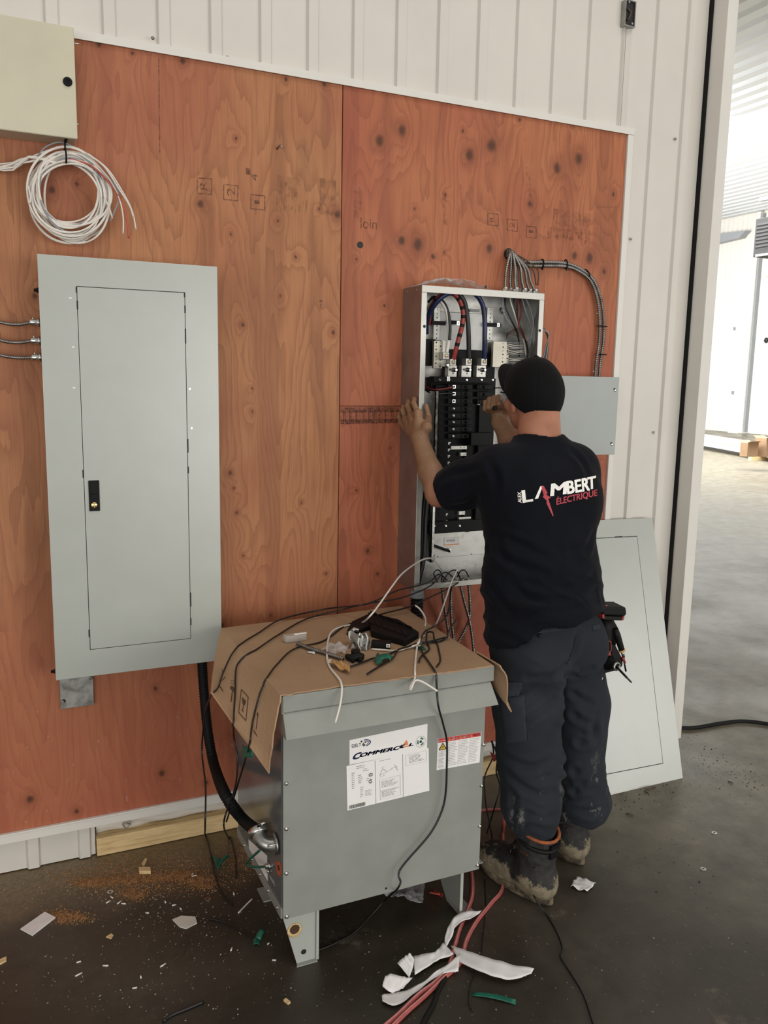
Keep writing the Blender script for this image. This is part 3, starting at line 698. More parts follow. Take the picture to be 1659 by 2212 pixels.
# black lug base
a, b = P(962,754,-.03), P(1068,832,-.03); mb = MB(); mb.prism([(a.x,-.03,b.z),(b.x,-.03,b.z),(b.x,-.03,a.z+.006),(b.x-.03,-.03,a.z-.012),(b.x-.05,-.03,a.z),(a.x,-.03,a.z)], (0,.024,0)); build('lug_base', mb, MT['black_plastic'], OP, bevel=.002)
# neutral and ground bars with their screws
def termbar(x0p, x1p, y0p, y1p, y, cols, rows, lab):
    a, b = P(x0p,y0p,y), P(x1p,y1p,y); mb = MB(); mb.box((a.x, y, b.z), (b.x, y+.014, a.z)); bar = build('terminal_bar', mb, plain(lab, '#a7a294', .4, .55, var=.05), OP, bevel=.001)
    for i in range(cols):
        for j in range(rows):
            c = Vector((a.x + (b.x-a.x)*(.62 + .28*i if cols == 2 and x0p > 1000 else (.25 + .5*i)), y, b.z + (a.z-b.z)*(j+.5)/rows))
            mb = MB(); mb.lathe(c - Vector((0,.0001,0)), (0,-1,0), [(.0030,0),(.0030,.0008),(.0022,.0009),(.0020,.0004)], 8); build('terminal_screw', mb, MT['ink_black' if (i+j) % 2 else 'galv'], bar)
    return bar, a, b
termbar(938,955,736,796,-.075,2,8,'neutral_bar_tin'); termbar(1066,1098,737,794,-.06,2,7,'ground_bar_tin')
a, b = P(920,732,-.05), P(940,790,-.05); mb = MB(); mb.box((a.x,-.052,b.z),(b.x,-.006,a.z)); build('bar_bracket', mb, MT['black_plastic'], OP, bevel=.002)
a, b = P(953,735,-.06), P(963,792,-.06); mb = MB(); mb.box((a.x,-.062,b.z),(b.x,-.05,a.z)); build('bar_strap', mb, MT['flange'], OP, bevel=.001)
# main lugs
def lug(px, py, y, s=.0125):
    c = P(px, py, y); mb = MB(); mb.box(c + Vector((-s,0,-s)), c + Vector((s,.03,s))); l_ = build('lug', mb, MT['flange'], OP, bevel=.0018)
    mb = MB(); mb.lathe(c + Vector((.001,-.0001,.001)), (0,-1,0), [(.0085,0),(.0085,.0012),(.0070,.0012),(.0062,-.003)], 14); build('lug_ring', mb, MT['galv'], l_)
    mb = MB(); mb.lathe(c + Vector((.001,-.0008,.001)), (0,-1,0), [(.0058,0),(.0048,.0012),(.001,.0013)], 6); build('lug_screw', mb, MT['brass'], l_)
    return c
for px, py, y in ((964,769,-.105),(979,783,-.09),(1013,782,-.09),(1046,782,-.09)): lug(px, py, y)
for px, w in ((976,18),(1006,20),(1038,19)):
    a, b = P(px-w/2,789,-.05), P(px+w/2,815,-.05); mb = MB(); mb.box((a.x,-.055,b.z),(b.x,-.03,a.z)); bb = build('bus_pad', mb, MT['flange'], OP, bevel=.001)
    c = P(px-4,798,-.056); mb = MB(); mb.lathe(c, (0,-1,0), [(.003,0),(.003,.0006)], 8); build('pad_hole', mb, MT['ink_black'], bb)
    c = P(px+4,799,-.056); mb = MB(); mb.lathe(c, (0,-1,0), [(.009,0),(.009,.003),(.006,.004),(.006,.02),(.004,.021)], 8); build('bus_bolt', mb, MT['galv_bright'], bb)
    c = P(px+3,807,-.056); mb = MB(); mb.lathe(c, (0,-1,0), [(.0025,0),(.0025,.0006)], 8); build('pad_hole', mb, MT['ink_black'], bb)
c = P(968,789,-.106); mb = MB(); mb.lathe(c + Vector((0,.012,0)), (0,-1,0), [(.008,0),(.008,.004),(.005,.005),(.005,.012)], 8); build('bus_bolt', mb, MT['galv_bright'], OP)
# breaker interior chassis
YC = -.075
a, b = P(940,815,YC), P(1066,1142,YC)
mb = MB(); mb.box((a.x, YC+.03, b.z), (b.x+.004, -.006, a.z)); build('breaker_chassis', mb, MT['black_plastic'], OP, bevel=.003)
a, b = P(938,813,YC-.01), P(1067,828,YC-.01); mb = MB(); mb.box((a.x, YC-.01, b.z), (b.x, YC+.03, a.z)); tr = build('retaining_rail', mb, MT['black_plastic'], OP, bevel=.002)
for px in (950,970,1008,1040,1064): screw('rail_screw', tr, P(px, 820.5, YC-.01), (0,-1,0), .004)
c = P(969,819,YC-.014); mb = MB(); mb.box(c + Vector((-.006,0,-.008)), c + Vector((.006,.004,.01))); tb = build('rail_tab', mb, MT['galv_bright'], tr, bevel=.001)
a, b = P(929,1128,YC-.005), P(1062,1145,YC-.005); mb = MB(); mb.box((a.x, YC-.005, b.z), (b.x, YC+.03, a.z)); lr = build('retaining_rail', mb, MT['black_plastic'], OP, bevel=.002)
for px in (938,963,993): screw('rail_screw', lr, P(px, 1136, YC-.005), (0,-1,0), .004)
for px in (950,978,1010): a = P(px, 1146, YC+.01); mb = MB(); mb.box(a + Vector((-.008,0,-.006)), a + Vector((.008,.01,.004))); build('rail_foot', mb, MT['black_plastic'], lr)
# a bolt-on breaker with its lever, screw and label recess
BR_L = [835.5, 850.5, 866.5, 883, 898, 912.5, 927.5, 942.5]
def breaker(px0, px1, py, y, scr_px, open_screw, side=1, h=.0185):
    a, b = P(px0, py, y), P(px1, py, y); zc = a.z
    mb = MB(); mb.box((a.x, y, zc-h/2), (b.x, -.046, zc+h/2)); br = build('breaker', mb, MT['black_plastic'], OP, bevel=.0018)
    w_ = b.x-a.x
    xl = (a.x + w_*.68) if side > 0 else (a.x + w_*.30)
    mb = MB(); mb.box((xl-.016, y-.003, zc-h*.36), (xl+.018, y, zc+h*.36)); build('lever_boss', mb, MT['black_plastic'], br, bevel=.001)
    mb = MB(); mb.obox((xl+.004, y-.008, zc), (.0035,0,0), (0,.006,0), (0,0,h*.24)); build('lever', mb, MT['black_rubber'], br, bevel=.001)
    c = P(scr_px, py, y-.0005)
    if open_screw: mb = MB(); mb.add(*[(lambda m: (m.v, m.f))(plate_with_hole(c + Vector((-.0058,-.001,-.0058)), (1,0,0), (0,0,1), (0,-1,0), .0116, .0116, .0022, .0022, .0094, .0094, .002))][0])
    else: mb = MB(); mb.lathe(c, (0,-1,0), [(.0055,0),(.0055,.002),(.0042,.003),(.001,.0032)], 10)
    build('terminal_screw', mb, MT['galv_bright'], br)
    if not open_screw:
        mb = MB(); mb.box(c + Vector((-.0042,-.0036,-.0007)), c + Vector((.0042,-.0031,.0007))); build('screw_slot', mb, MT['ink_black'], br)
    return br
for i, py in enumerate(BR_L): breaker(968, 1021, py, YC - .004, 981 - i*.3, i < 3)
for i, py in enumerate((836, 852, 868)): breaker(1031, 1069, py, YC - .004, 1040, True, -1)
# left-hand barrier wall of the chassis
a, b = P(942,832,YC+.01), P(965,1128,YC+.01); mb = MB(); mb.box((a.x, YC+.01, b.z), (b.x-.004, YC+.03, a.z)); bw = build('side_barrier', mb, MT['black_plastic'], OP)
for py in range(845, 1120, 14):
    c = P(953, py, YC+.008); mb = MB(); mb.box(c + Vector((-.010,0,-.0065)), c + Vector((.010,.01,.0065))); build('wire_way', mb, MT['black_rubber'], bw, bevel=.001)
# open slots on the right column with bare bus stabs
for py, x0p, x1p in ((877,1024,1036),(890,1024,1036),(905,1024,1036),(912,1020,1025),(908,1028,1037),(924,1023,1036),(975,1022,1032),(988,1020,1030)):
    a, b = P(x0p,py-5,-.052), P(x1p,py+5,-.052); mb = MB(); mb.prism([(a.x,-.056,b.z),(b.x,-.056,b.z),(b.x,-.056,a.z),((a.x+b.x)/2,-.056,a.z-.002)], (0,.01,0)); build('bus_stab', mb, MT['flange'], OP)
for py, x0p, x1p, two in ((967,974,1008,1),(981,994,1007,1),(995,995,1021,1),(1010,971,1000,0),(1052,975,1005,1),(1066,990,1015,1),(1080,974,1008,1),(1094,990,1008,1),(1108,991,1004,1),(1121,991,1017,1)):
    a, b = P(x0p,py-3.6,-.058), P(x1p,py+3.6,-.058); mb = MB(); mb.box((a.x,-.06,b.z),(b.x,-.046,a.z)); st = build('bus_stab', mb, MT['flange'], OP, bevel=.0008)
    for q in ((.60,.82) if two else ()):
        c = Vector((a.x + (b.x-a.x)*q, -.0602, (a.z+b.z)/2)); mb = MB(); mb.lathe(c, (0,-1,0), [(.0017,0),(.0017,.0005)], 8); build('stab_hole', mb, MT['ink_black'], st)
for py in range(958, 1128, 14):
    c = P(970.5 - (py-958)*.04, py, -.064); mb = MB(); mb.prism([c + Vector(q) for q in ((-.006,0,-.005),(.001,0,-.005),(.001,0,0),(.006,0,0),(.006,0,.005),(-.006,0,.005))], (0,.016,0)); build('bus_clip', mb, MT['galv'], OP)
a, b = P(1018,935,YC-.02), P(1064,962,YC-.02); mb = MB(); mb.box((a.x, YC-.02, b.z), (b.x, YC+.03, a.z)); build('filler_block', mb, MT['black_plastic'], OP, bevel=.002)
a, b = P(1036,875,YC), P(1052,1128,YC); mb = MB(); mb.box((a.x, YC-.0, b.z), (b.x, YC+.03, a.z)); build('side_barrier', mb, MT['black_plastic'], OP, bevel=.001)
a, b = P(1010,830,YC), P(1029,1128,YC); mb = MB(); mb.box((a.x+.012, YC+.018, b.z), (b.x-.003, YC+.04, a.z)); build('centre_barrier', mb, MT['black_plastic'], OP)
# lower gutter pan, strap, sticker, shelf
a, b = P(931,1143,-.03), P(1062,1195,-.03); mb = MB(); mb.box((a.x,-.032,b.z),(b.x+.06,-.006,a.z)); build('gutter_pan', mb, MT['galv'], OP, bevel=.001)
a, b = P(960,1162,-.034), P(992,1176,-.034); mb = MB(); mb.box((a.x,-.034,b.z),(b.x,-.0322,a.z)); stk = build('catalogue_sticker', mb, MT['paper'], OP)
mb = MB(); put2d(mb, merge2d(*[rect2d(.12+i*.05,.45,.12+i*.05+.02+.015*(i % 2),.75) for i in range(12)]), (a.x,-.0343,b.z), (b.x-a.x,0,0), (0,0,a.z-b.z)); build('barcode_print', mb, MT['ink_grey'], stk)
mb = MB(); put2d(mb, rect2d(0,0,1,.12), (a.x,-.0343,b.z), (b.x-a.x,0,0), (0,0,a.z-b.z)); build('sticker_stripe', mb, MT['ink_orange'], stk)
mb = MB(); mb.sheet(lambda u, v: P(936 + 36*u, 1178 + 13*u + (v-.5)*6, -.045), 6, 2, .003); mb2 = build('earthing_strap', mb, MT['black_rubber'], OP)
c = P(972,1188,-.047); mb = MB(); mb.box(c + Vector((-.004,0,-.007)), c + Vector((.006,.006,.004))); build('strap_tab', mb, MT['galv_bright'], OP)
for px, py in ((938,1200),(946,1202),(938,1207),(1018,1197)): mb = MB(); mb.lathe(P(px,py,-.0322), (0,-1,0), [(.0022,0),(.0022,.0006)], 8); build('pan_hole', mb, MT['ink_black'], OP)
# left gutter angle
a, b = P(931,845,-.055), P(937,1210,-.055); mb = MB(); mb.box((a.x,-.09,b.z),(a.x+.003,-.006,a.z)); mb.box((a.x,-.09,b.z),(a.x+.012,-.087,a.z)); build('gutter_angle', mb, MT['galv_bright'], OP)
# locknuts standing on the bottom of the box
for px, py, yy in ((940,1258,-.10),(962,1258,-.09),(980,1255,-.10),(998,1252,-.09),(1012,1250,-.10),(968,1262,-.12)):
    c = P(px,py,yy); c.z = bz0 + t_; mb = MB(); mb.lathe(c, (0,0,1), [(.0155,0),(.0155,.004),(.0115,.0042),(.0115,.012),(.008,.012),(.008,.003)], 10); build('locknut', mb, MT['galv'], OP)
# ================================================================== transformer with the cardboard on top
YT = -.80
tx0, tx1 = .643, 1.2615; tz0, tz1 = .168, .82; TB = -.335
TR = thing('transformer', ((tx0+tx1)/2, (YT+TB)/2, 0), 'grey floor-standing transformer cabinet with white labels standing before the plywood', 'transformer')
G = MT['grey_paint_dark']
mb = MB(); mb.box((tx0+.004, YT+.004, tz0+.004), (tx1-.004, TB, tz1-.01)); build('core_cabinet', mb, G, TR, bevel=.002)
mb = MB(); mb.box((tx0+.001, YT, tz0), (tx1, YT+.004, .745)); build('front_panel', mb, G, TR, bevel=.0012)
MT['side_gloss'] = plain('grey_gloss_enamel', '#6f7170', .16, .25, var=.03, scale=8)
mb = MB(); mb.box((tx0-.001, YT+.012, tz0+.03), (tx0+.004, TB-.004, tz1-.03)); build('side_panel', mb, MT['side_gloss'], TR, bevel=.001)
mb = MB(); mb.box((tx0-.004, YT+.006, tz0+.002), (tx0+.004, TB, tz0+.03)); mb.box((tx0-.004, YT+.006, tz0), (tx0+.05, TB, tz0+.004)); build('bottom_flange', mb, G, TR, bevel=.001)
mb = MB(); mb.box((tx1-.004, YT+.012, tz0+.03), (tx1+.001, TB-.004, tz1-.03)); build('side_panel', mb, G, TR, bevel=.001)
# hood: sloping rain skirt and the lid above it
hz0, hz1 = .700, .762
mb = MB(); mb.rings([[(tx0-.002, YT-.036, hz0), (tx1+.022, YT-.036, hz0), (tx1+.022, TB+.01, hz0), (tx0-.002, TB+.01, hz0)],
                     [(tx0-.002, YT-.006, hz1), (tx1+.010, YT-.006, hz1), (tx1+.010, TB+.01, hz1), (tx0-.002, TB+.01, hz1)]], smooth=False)
build('rain_hood', mb, G, TR, bevel=.0015)
mb = MB(); mb.box((tx0-.004, YT-.012, hz1+.002), (tx1+.018, TB+.012, .8115)); build('lid', mb, G, TR, bevel=.003)
mb = MB(); mb.box((tx0-.006, YT-.008, hz1-.001), (tx0+.001, YT+.02, .808)); build('lid_corner_fold', mb, G, TR, bevel=.001)
for px, py in ((620,1594),(618,1692),(618,1790),(618,1886),(619,1979),(1046,1516),(1044,1608),(1040,1697),(1036,1784),(1031,1868)):
    c = P(px, py, YT); mb = MB(); mb.lathe(c, (0,-1,0), [(.0058,0),(.0058,.002),(.004,.003),(.004,.006),(.001,.0062)], 8); build('bolt', mb, MT['galv_bright'], TR)
c = P(834,1919,YT); mb = MB(); mb.lathe(c, (0,-1,0), [(.0035,0),(.0035,.0005)], 10); build('screw_hole', mb, MT['ink_black'], TR)
for k in range(5):
    y = YT + .035 + k*.085
    for z in ((tz0+.016,) if k != 1 else (tz0+.016, tz0+.075)):
        screw('bolt', TR, (tx0-.004, y, z), (-1,0,0), .0045, 'galv_bright', .006)
# legs: folded plate brackets
def front_leg(x0, x1):
    yf = YT + .026
    mb = MB(); mb.prism([(x0, yf, tz0), (x1, yf, tz0), (x1, yf, .004), (x1-.058, yf, .004)], (0, .004, 0)); lg = build('leg', mb, MT['grey_paint'], TR, bevel=.0008)
    mb = MB(); mb.prism([(x1-.062, yf-.012, 0), (x1, yf-.012, 0), (x1, yf+.09, 0), (x1-.03, yf+.09, 0)], (0,0,.004)); build('foot_plate', mb, G, lg, bevel=.001)
    mb = MB(); mb.prism([(x1, yf-.002, tz0), (x1, yf-.002, .004), (x1, yf+.08, .004), (x1, yf+.2, tz0)], (-.004, 0, 0)); build('side_gusset', mb, G, lg)
    mb = MB(); mb.box((x1-.002, yf-.005, .002), (x1+.006, yf, tz0)); build('stiffening_flange', mb, MT['grey_paint'], lg, bevel=.0008)  # paler paint stands in for light caught on this edge
    mb = MB(); mb.box((x0, yf, tz0-.004), (x1, yf+.2, tz0)); build('mounting_flange', mb, G, lg)
    return lg
def leg(x, sgn):
    yf = YT + .028
    mb = MB(); mb.prism([(x, yf, tz0), (x, yf, .004), (x, yf+.085, .004), (x, yf+.24, tz0)], (.004*sgn, 0, 0)); lg = build('leg', mb, G, TR, bevel=.0008)
    mb = MB(); mb.box((x, yf-.002, .0), (x - sgn*.050, yf+.085, .004)); build('foot_plate', mb, G, lg, bevel=.001)
    mb = MB(); mb.box((x - sgn*.001, yf-.004, .002), (x + sgn*.009, yf, tz0+.0)); build('stiffening_flange', mb, MT['grey_paint'], lg, bevel=.0008)  # edge painted paler, as if catching the light
    mb = MB(); mb.box((x, yf, tz0-.004), (x - sgn*.07, yf+.21, tz0)); build('mounting_flange', mb, G, lg)
    return lg
l1 = front_leg(.648, .750); leg(1.222, -1)
for yb in (-.39,):
    for x, sgn in ((.750, 1), (1.222, -1)):
        mb = MB(); mb.prism([(x, yb, tz0), (x, yb, .004), (x, yb-.06, .004), (x, yb-.21, tz0)], (.004*sgn, 0, 0)); lg = build('leg', mb, G, TR)
        mb = MB(); mb.box((x, yb-.075, 0), (x - sgn*.062, yb, .004)); build('foot_plate', mb, G, lg)
# rough wood plug stuck in the near leg's hole
c = P(636, 2009, YT+.0258); mb = MB(); mb.lathe(c, (0,-1,0), [(.022,0),(.021,.003),(.011,.002),(.010,.0005)], 11); build('shipping_block', mb, MT['lumber'], TR)
mb = MB(); mb.lathe(c + Vector((0,-.0024,.004)), (0,-1,0), [(.015,0),(.014,.0008)], 10); build('block_recess', mb, MT['ink_brown'], TR)
c = P(656, 2056, YT+.0258); mb = MB(); mb.lathe(c, (0,-1,0), [(.008,0),(.007,.0006)], 12); build('anchor_hole', mb, MT['ink_black'], TR)
# --- labels on the front
yl = YT - .0006
def lab_quad(mb, shape, o, u, v, y=yl):
    put2d(mb, shape, P(*o, y), P(*u, y) - P(*o, y), P(*v, y) - P(*o, y))
def plate_px(name, corners, parent, mat='label_white', r=0):
    mb = MB(); mb.prism([P(*c, yl) for c in corners], (0, .0006, 0)); return build(name, mb, MT[mat], parent)
L1 = plate_px('brand_label', ((755,1652),(755,1599),(923.5,1563.5),(922.5,1618)), TR)
L2 = plate_px('rating_label', ((750.5,1751),(748.5,1655),(926,1615.5),(927.5,1708)), TR)
L3 = plate_px('danger_label', ((943,1664),(946,1596),(1040,1581),(1036,1647)), TR)
y2 = yl - .0004
def pr(name, parent, mat, items):
    for sh, o, u, v in items:
        mb = MB(); lab_quad(mb, sh, o, u, v, y2); build(name, mb, MT[mat], parent)
S = lambda x, y: (740 + x*320/1659, 1550 + y*220/1141)      # label crop -> px
def tx(s, o, u, v, bold=0.0, sp=1.0): return (text2d(s, bold, sp), S(*o), S(*u), S(*v))
pr('lettering', L1, 'ink_black', [tx('DELT', (104,334), (208,316), (104,302), .02), tx('A', (216,312), (250,306), (218,284), .03)])
arc = []
for r0, r1 in ((.80,.96),(.60,.70)):
    n = 14; A = [(-1.1 + 2.5*i/n) for i in range(n+1)]
    vs = [(.3+r*.7*math.cos(a), .5+.5*r*math.sin(a)) for r in (r0, r1) for a in A]; arc.append((vs, [(i, i+1, n+2+i, n+1+i) for i in range(n)]))
tri = ([(0,1),(1,1),(.5,0)], [(0,1,2)])
pr('emblem', L1, 'ink_navy', [(merge2d(*arc), S(185,345), S(322,318), S(185,252)), (rect2d(0,0,1,1), S(106,340), S(172,328), S(106,337))])
pr('emblem', L1, 'ink_black', [(tri, S(196,284), S(228,280), S(197,262)), (tri, S(240,290), S(272,284), S(241,270)), (tri, S(222,330), S(256,324), S(223,306))])
# COMMERCIAL: slanted navy lettering, the second A an orange triangle
def slant(sh, k): return [(x + k*y, y) for x, y in sh[0]], sh[1]
def sl(s, o, u, v, bold=.09): return (text2d(s, bold), S(*o), S(*u), S(v[0] + .30*(o[1]-v[1]), v[1]))
pr('lettering', L1, 'ink_navy', [sl('C', (106,474), (180,458), (120,404)), sl('OMMERC', (186,446), (624,358), (198,402)), sl('I', (644,344), (668,340), (654,308), .09), sl('L', (744,322), (788,313), (752,290))])
pr('lettering', L1, 'ink_orange', [(([(0,0),(1,0),(.72,1)], [(0,1,2)]), S(650,344), S(744,325), S(650,262))])
mb = MB(); lab_quad(mb, ([(0,0),(1,0),(1,.9),(0,1.1)], [(0,1,2,3)]), S(672,326), S(738,312), S(672,318), y2-.0002); build('lettering_gap', mb, MT['label_white'], L1)
ring = ([(.5+r*math.cos(i*.3142), .5+r*math.sin(i*.3142)) for r in (.47,.5) for i in range(20)], [(i, (i+1) % 20, 20+(i+1) % 20, 20+i) for i in range(20)])
pr('emblem', L1, 'ink_grey', [(ring, S(820,346), S(930,322), S(820,218))])
for k in range(3):
    a = k*2.094 + .5; pts = [(.5+r*math.cos(a+t), .5+r*math.sin(a+t)) for r, t in ((.22,0),(.38,0),(.38,.7),(.43,.7),(.30,1.35),(.17,.7),(.22,.7))]
    pr('emblem', L1, 'ink_green', [((pts, [tuple(range(7))]), S(820,346), S(930,322), S(820,218))])
pr('emblem', L1, 'ink_navy', [(([(.5+.13*math.cos(i*.628), .5+.13*math.sin(i*.628)) for i in range(10)], [tuple(range(10))]), S(820,346), S(930,322), S(820,218))])
# rating label: three columns of small print, dividers, approval marks, barcode
def U(x, y):   # unit square of the rating label -> px
    a, b, c, d = (750.5,1751),(927.5,1708),(748.5,1655),(926,1615.5)
    return tuple(a[i]*(1-x)*(1-y) + b[i]*x*(1-y) + c[i]*(1-x)*y + d[i]*x*y for i in (0,1))
def U3(x, y):
    a, b, c, d = (943,1664),(1036,1647),(946,1596),(1040,1581)
    return tuple(a[i]*(1-x)*(1-y) + b[i]*x*(1-y) + c[i]*(1-x)*y + d[i]*x*y for i in (0,1))
rt = random.Random(11)
def words(mb, Um, x0, x1, y, h):
    x = x0
    while x < x1:
        wd = rt.uniform(.012, .04); e = min(x+wd, x1)
        lab_quad(mb, rect2d(0,0,1,1), Um(x, y), Um(e, y), Um(x, y+h), y2); x = e + .008
def block(Um, parent, x0, x1, y1, rows, dy, h, mat='ink_grey', ragged=.35):
    mb = MB()
    for r in range(rows): words(mb, Um, x0, x1 - (x1-x0)*rt.uniform(0, ragged), y1 - r*dy, h)
    return build('small_print', mb, MT[mat], parent, kind='stuff')
for x0, x1, y1, rows in ((.12,.24,.93,2),(.20,.27,.84,2),(.06,.10,.80,9),(.14,.20,.72,5),(.16,.20,.44,6),(.26,.32,.70,2),(.24,.30,.60,2)): block(U, L2, x0, x1, y1, rows, .042, .014)
block(U, L2, .22, .31, .34, 5, .028, .010); block(U, L2, .40, .54, .94, 1, .03, .012)
block(U, L2, .42, .62, .46, 6, .026, .010); block(U, L2, .42, .62, .24, 6, .026, .010); block(U, L2, .76, .94, .90, 6, .03, .012)
mb = MB()
for a, b, c, d in ((.40,.26,.65,.52),(.40,.06,.65,.25),(.72,.70,.97,.95)):
    lab_quad(mb, frame2d(.012), U(a,b), U(c,b), U(a,d), y2)
build('print_frame', mb, MT['ink_grey'], L2, kind='stuff')
for x in (.345, .68): mb = MB(); lab_quad(mb, rect2d(0,0,1,1), U(x,0), U(x+.006,0), U(x,.985), y2); build('column_line', mb, MT['ink_grey'], L2)
mb = MB(); x = .02
while x < .22:
    wd = rt.choice((.002,.003,.005)); lab_quad(mb, rect2d(0,0,1,1), U(x,.02), U(x+wd,.02), U(x,.10), y2); x += wd + rt.choice((.002,.003))
build('barcode_print', mb, MT['ink_black'], L2, kind='stuff')
ringb = ([(.5+r*math.cos(i*.3142), .5+r*math.sin(i*.3142)) for r in (.38,.5) for i in range(20)], ring[1])
pr('approval_mark', L2, 'ink_black', [(ringb, U(.27,.64), U(.315,.64), U(.27,.72)), (text2d('UL'), U(.282,.66), U(.303,.66), U(.282,.70)), (text2d('S'), U(.285,.50), U(.31,.50), U(.285,.565)),
   (([(.5+r*math.cos(.9+i*.28), .5+r*math.sin(.9+i*.28)) for r in (.36,.5) for i in range(17)], [(i,i+1,18+i,17+i) for i in range(16)]), U(.265,.49), U(.315,.49), U(.265,.58))])
mb = MB()
def seg(x0, y0, x1, y1, t=.006):
    d = Vector((x1-x0, y1-y0)); n = Vector((-d.y, d.x)).normalized()*t/2
    vs = [P(*U(x0+n.x, y0+n.y), y2), P(*U(x1+n.x, y1+n.y), y2), P(*U(x1-n.x, y1-n.y), y2), P(*U(x0-n.x, y0-n.y), y2)]
    q = (vs[1]-vs[0]).cross(vs[2]-vs[0]); mb.add(vs if q.y < 0 else vs[::-1], [(0,1,2,3)])
for s4 in ((.40,.62,.44,.76),(.44,.76,.49,.66),(.40,.62,.49,.66),(.42,.78,.46,.80),(.49,.68,.56,.70),(.54,.72,.62,.73),(.58,.80,.60,.73),(.60,.73,.62,.64),(.40,.58,.46,.60)): seg(*s4)
build('wiring_diagram', mb, MT['ink_grey'], L2, kind='stuff')
# danger label
pr('danger_band', L3, 'ink_red', [(rect2d(0,0,1,1), U3(.01,.865), U3(.99,.865), U3(.01,.995))])
y2 -= .0003
pr('lettering', L3, 'label_white', [(text2d('DANGER', .02), U3(.30,.895), U3(.47,.895), U3(.30,.965)), (text2d('DANGER', .02), U3(.56,.895), U3(.73,.895), U3(.56,.965)), (text2d('PELIGRO', .02), U3(.81,.895), U3(.975,.895), U3(.81,.965)), (text2d('DANGER'), U3(.03,.90), U3(.21,.90), U3(.03,.94))])
pr('warning_triangle', L3, 'ink_orange', [(([(0,0),(1,0),(.5,1)], [(0,1,2)]), U3(x,.885), U3(x+.05,.885), U3(x,.975)) for x in (.24,.50,.755)])
y2 += .0003
pr('warning_triangle', L3, 'ink_black', [(([(.0,.1),(.1,0),(.9,0),(1,.1),(.55,1),(.45,1)], [tuple(range(6))]), U3(.03,.62), U3(.21,.62), U3(.03,.84))])
y2 -= .0003; pr('warning_triangle', L3, 'ink_yellow', [(([(0,0),(1,0),(.5,1)], [(0,1,2)]), U3(.052,.64), U3(.188,.64), U3(.052,.815))])
y2 -= .0003; pr('warning_bolt', L3, 'ink_black', [(([(.55,1),(.2,.45),(.5,.5),(.45,0),(.85,.6),(.55,.55)], [(0,1,2,5),(2,3,4,5)]), U3(.095,.65), U3(.15,.65), U3(.095,.76))]); y2 += .0006
for x0, x1 in ((.25,.47),(.50,.72),(.755,.975)): block(U3, L3, x0, x1, .81, 15, .052, .014, 'ink_grey', .4)
block(U3, L3, .03, .20, .56, 4, .045, .012); block(U3, L3, .03, .20, .34, 4, .045, .012); block(U3, L3, .03, .20, .12, 2, .045, .012)
for x in (.235, .485, .74): mb = MB(); lab_quad(mb, rect2d(0,0,1,1), U3(x,.02), U3(x+.004,.02), U3(x,.86), y2); build('column_line', mb, MT['ink_grey'], L3)
# --- things on the left side panel
def onside(px, py): return PX(px, py, tx0 - .0015)
def side_poly(name, pts, mat, parent=TR, th=.0006):
    q = [onside(*p) for p in pts]; mb = MB(); mb.prism(q, (-th, 0, 0)); return build(name, mb, MT[mat], parent)
side_poly('side_label', ((537,1813),(577,1848),(578,1903),(538,1832)), 'label_white')
ls = side_poly('ground_sticker', ((597,1861),(604,1861),(608,1878),(606,1894),(600,1888),(597,1872)), 'orange_sticker')
side_poly('sticker_symbol', ((600,1868),(603,1869),(605,1880),(602,1880)), 'ink_black', TR, .0012)
side_poly('side_plate_label', ((582,1888),(592,1902),(594,1915),(584,1898)), 'ink_grey')
# conduit elbow connector
e0 = onside(598, 1822); EL = thing('conduit_elbow', e0, 'zinc elbow connector joining the black conduit to the transformer side', 'connector')
q = [Vector((tx0-.006, e0.y, e0.z)), Vector((tx0-.022, e0.y+.002, e0.z)), Vector((tx0-.036, e0.y+.012, e0.z+.005)), Vector((tx0-.041, e0.y+.028, e0.z+.014)), Vector((tx0-.042, e0.y+.042, e0.z+.024))]
qq = resample(spline(q, .006), .007); mb = MB(); mb.tube(qq, [.0205]*len(qq), 14); build('elbow_body', mb, MT['galv'], EL)
mb = MB(); mb.lathe(qq[-1], qq[-1]-qq[-3], [(.0235,-.012),(.027,-.010),(.027,.006),(.020,.008)], 16); build('compression_ring', mb, MT['galv_bright'], EL)
mb = MB(); mb.lathe((tx0-.004, e0.y, e0.z), (-1,0,0), [(.030,0),(.030,.006),(.025,.008)], 12); build('locknut', mb, MT['galv'], EL)
mb = MB(); mb.tube([q[1] + Vector((-.012,-.022,.010)), q[1] + Vector((.025,-.022,.010))], .0026, 6); build('clamp_screw', mb, MT['galv_bright'], EL)
mb = MB(); mb.tube([qq[-2] + Vector((.0,-.0,.024)), qq[-2] + Vector((.018,-.006,.032))], .004, 6); build('clamp_screw', mb, MT['galv_bright'], EL)
gl = onside(583, 1870)
wire('ground_wire', [qq[-4] + Vector((-.006,-.018,-.024)), onside(556,1857) + Vector((-.03,0,0)), onside(560,1866) + Vector((-.03,0,0)), onside(574,1870) + Vector((-.016,0,0)), gl], .0036, 'green_tape', label='green ground wire looped under the zinc elbow connector', cat='wire')
mb = MB(); mb.lathe(gl + Vector((.001,0,0)), (-1,0,0), [(.011,0),(.011,.005),(.008,.006),(.008,.014),(.002,.0145)], 8); build('ground_lug', mb, MT['galv_bright'], TR)
# black flexible conduit from the closed panel down to the elbow
cpts = [P(436,1400,-.07), P(437,1440,-.07), P(441,1500,-.085), P(449,1580,-.13), P(462,1650,-.20), PX(486,1715,tx0-.10), PX(522,1767,tx0-.052), qq[-1] - (qq[-1]-qq[-3]).normalized()*.004]
FC = thing('flexible_conduit', cpts[1], 'thick black ribbed flexible conduit running from the closed panel to the transformer', 'conduit')
armored('conduit_jacket', cpts, .0172, .0085, FC, 'black_rubber', n=12, depth=.88)
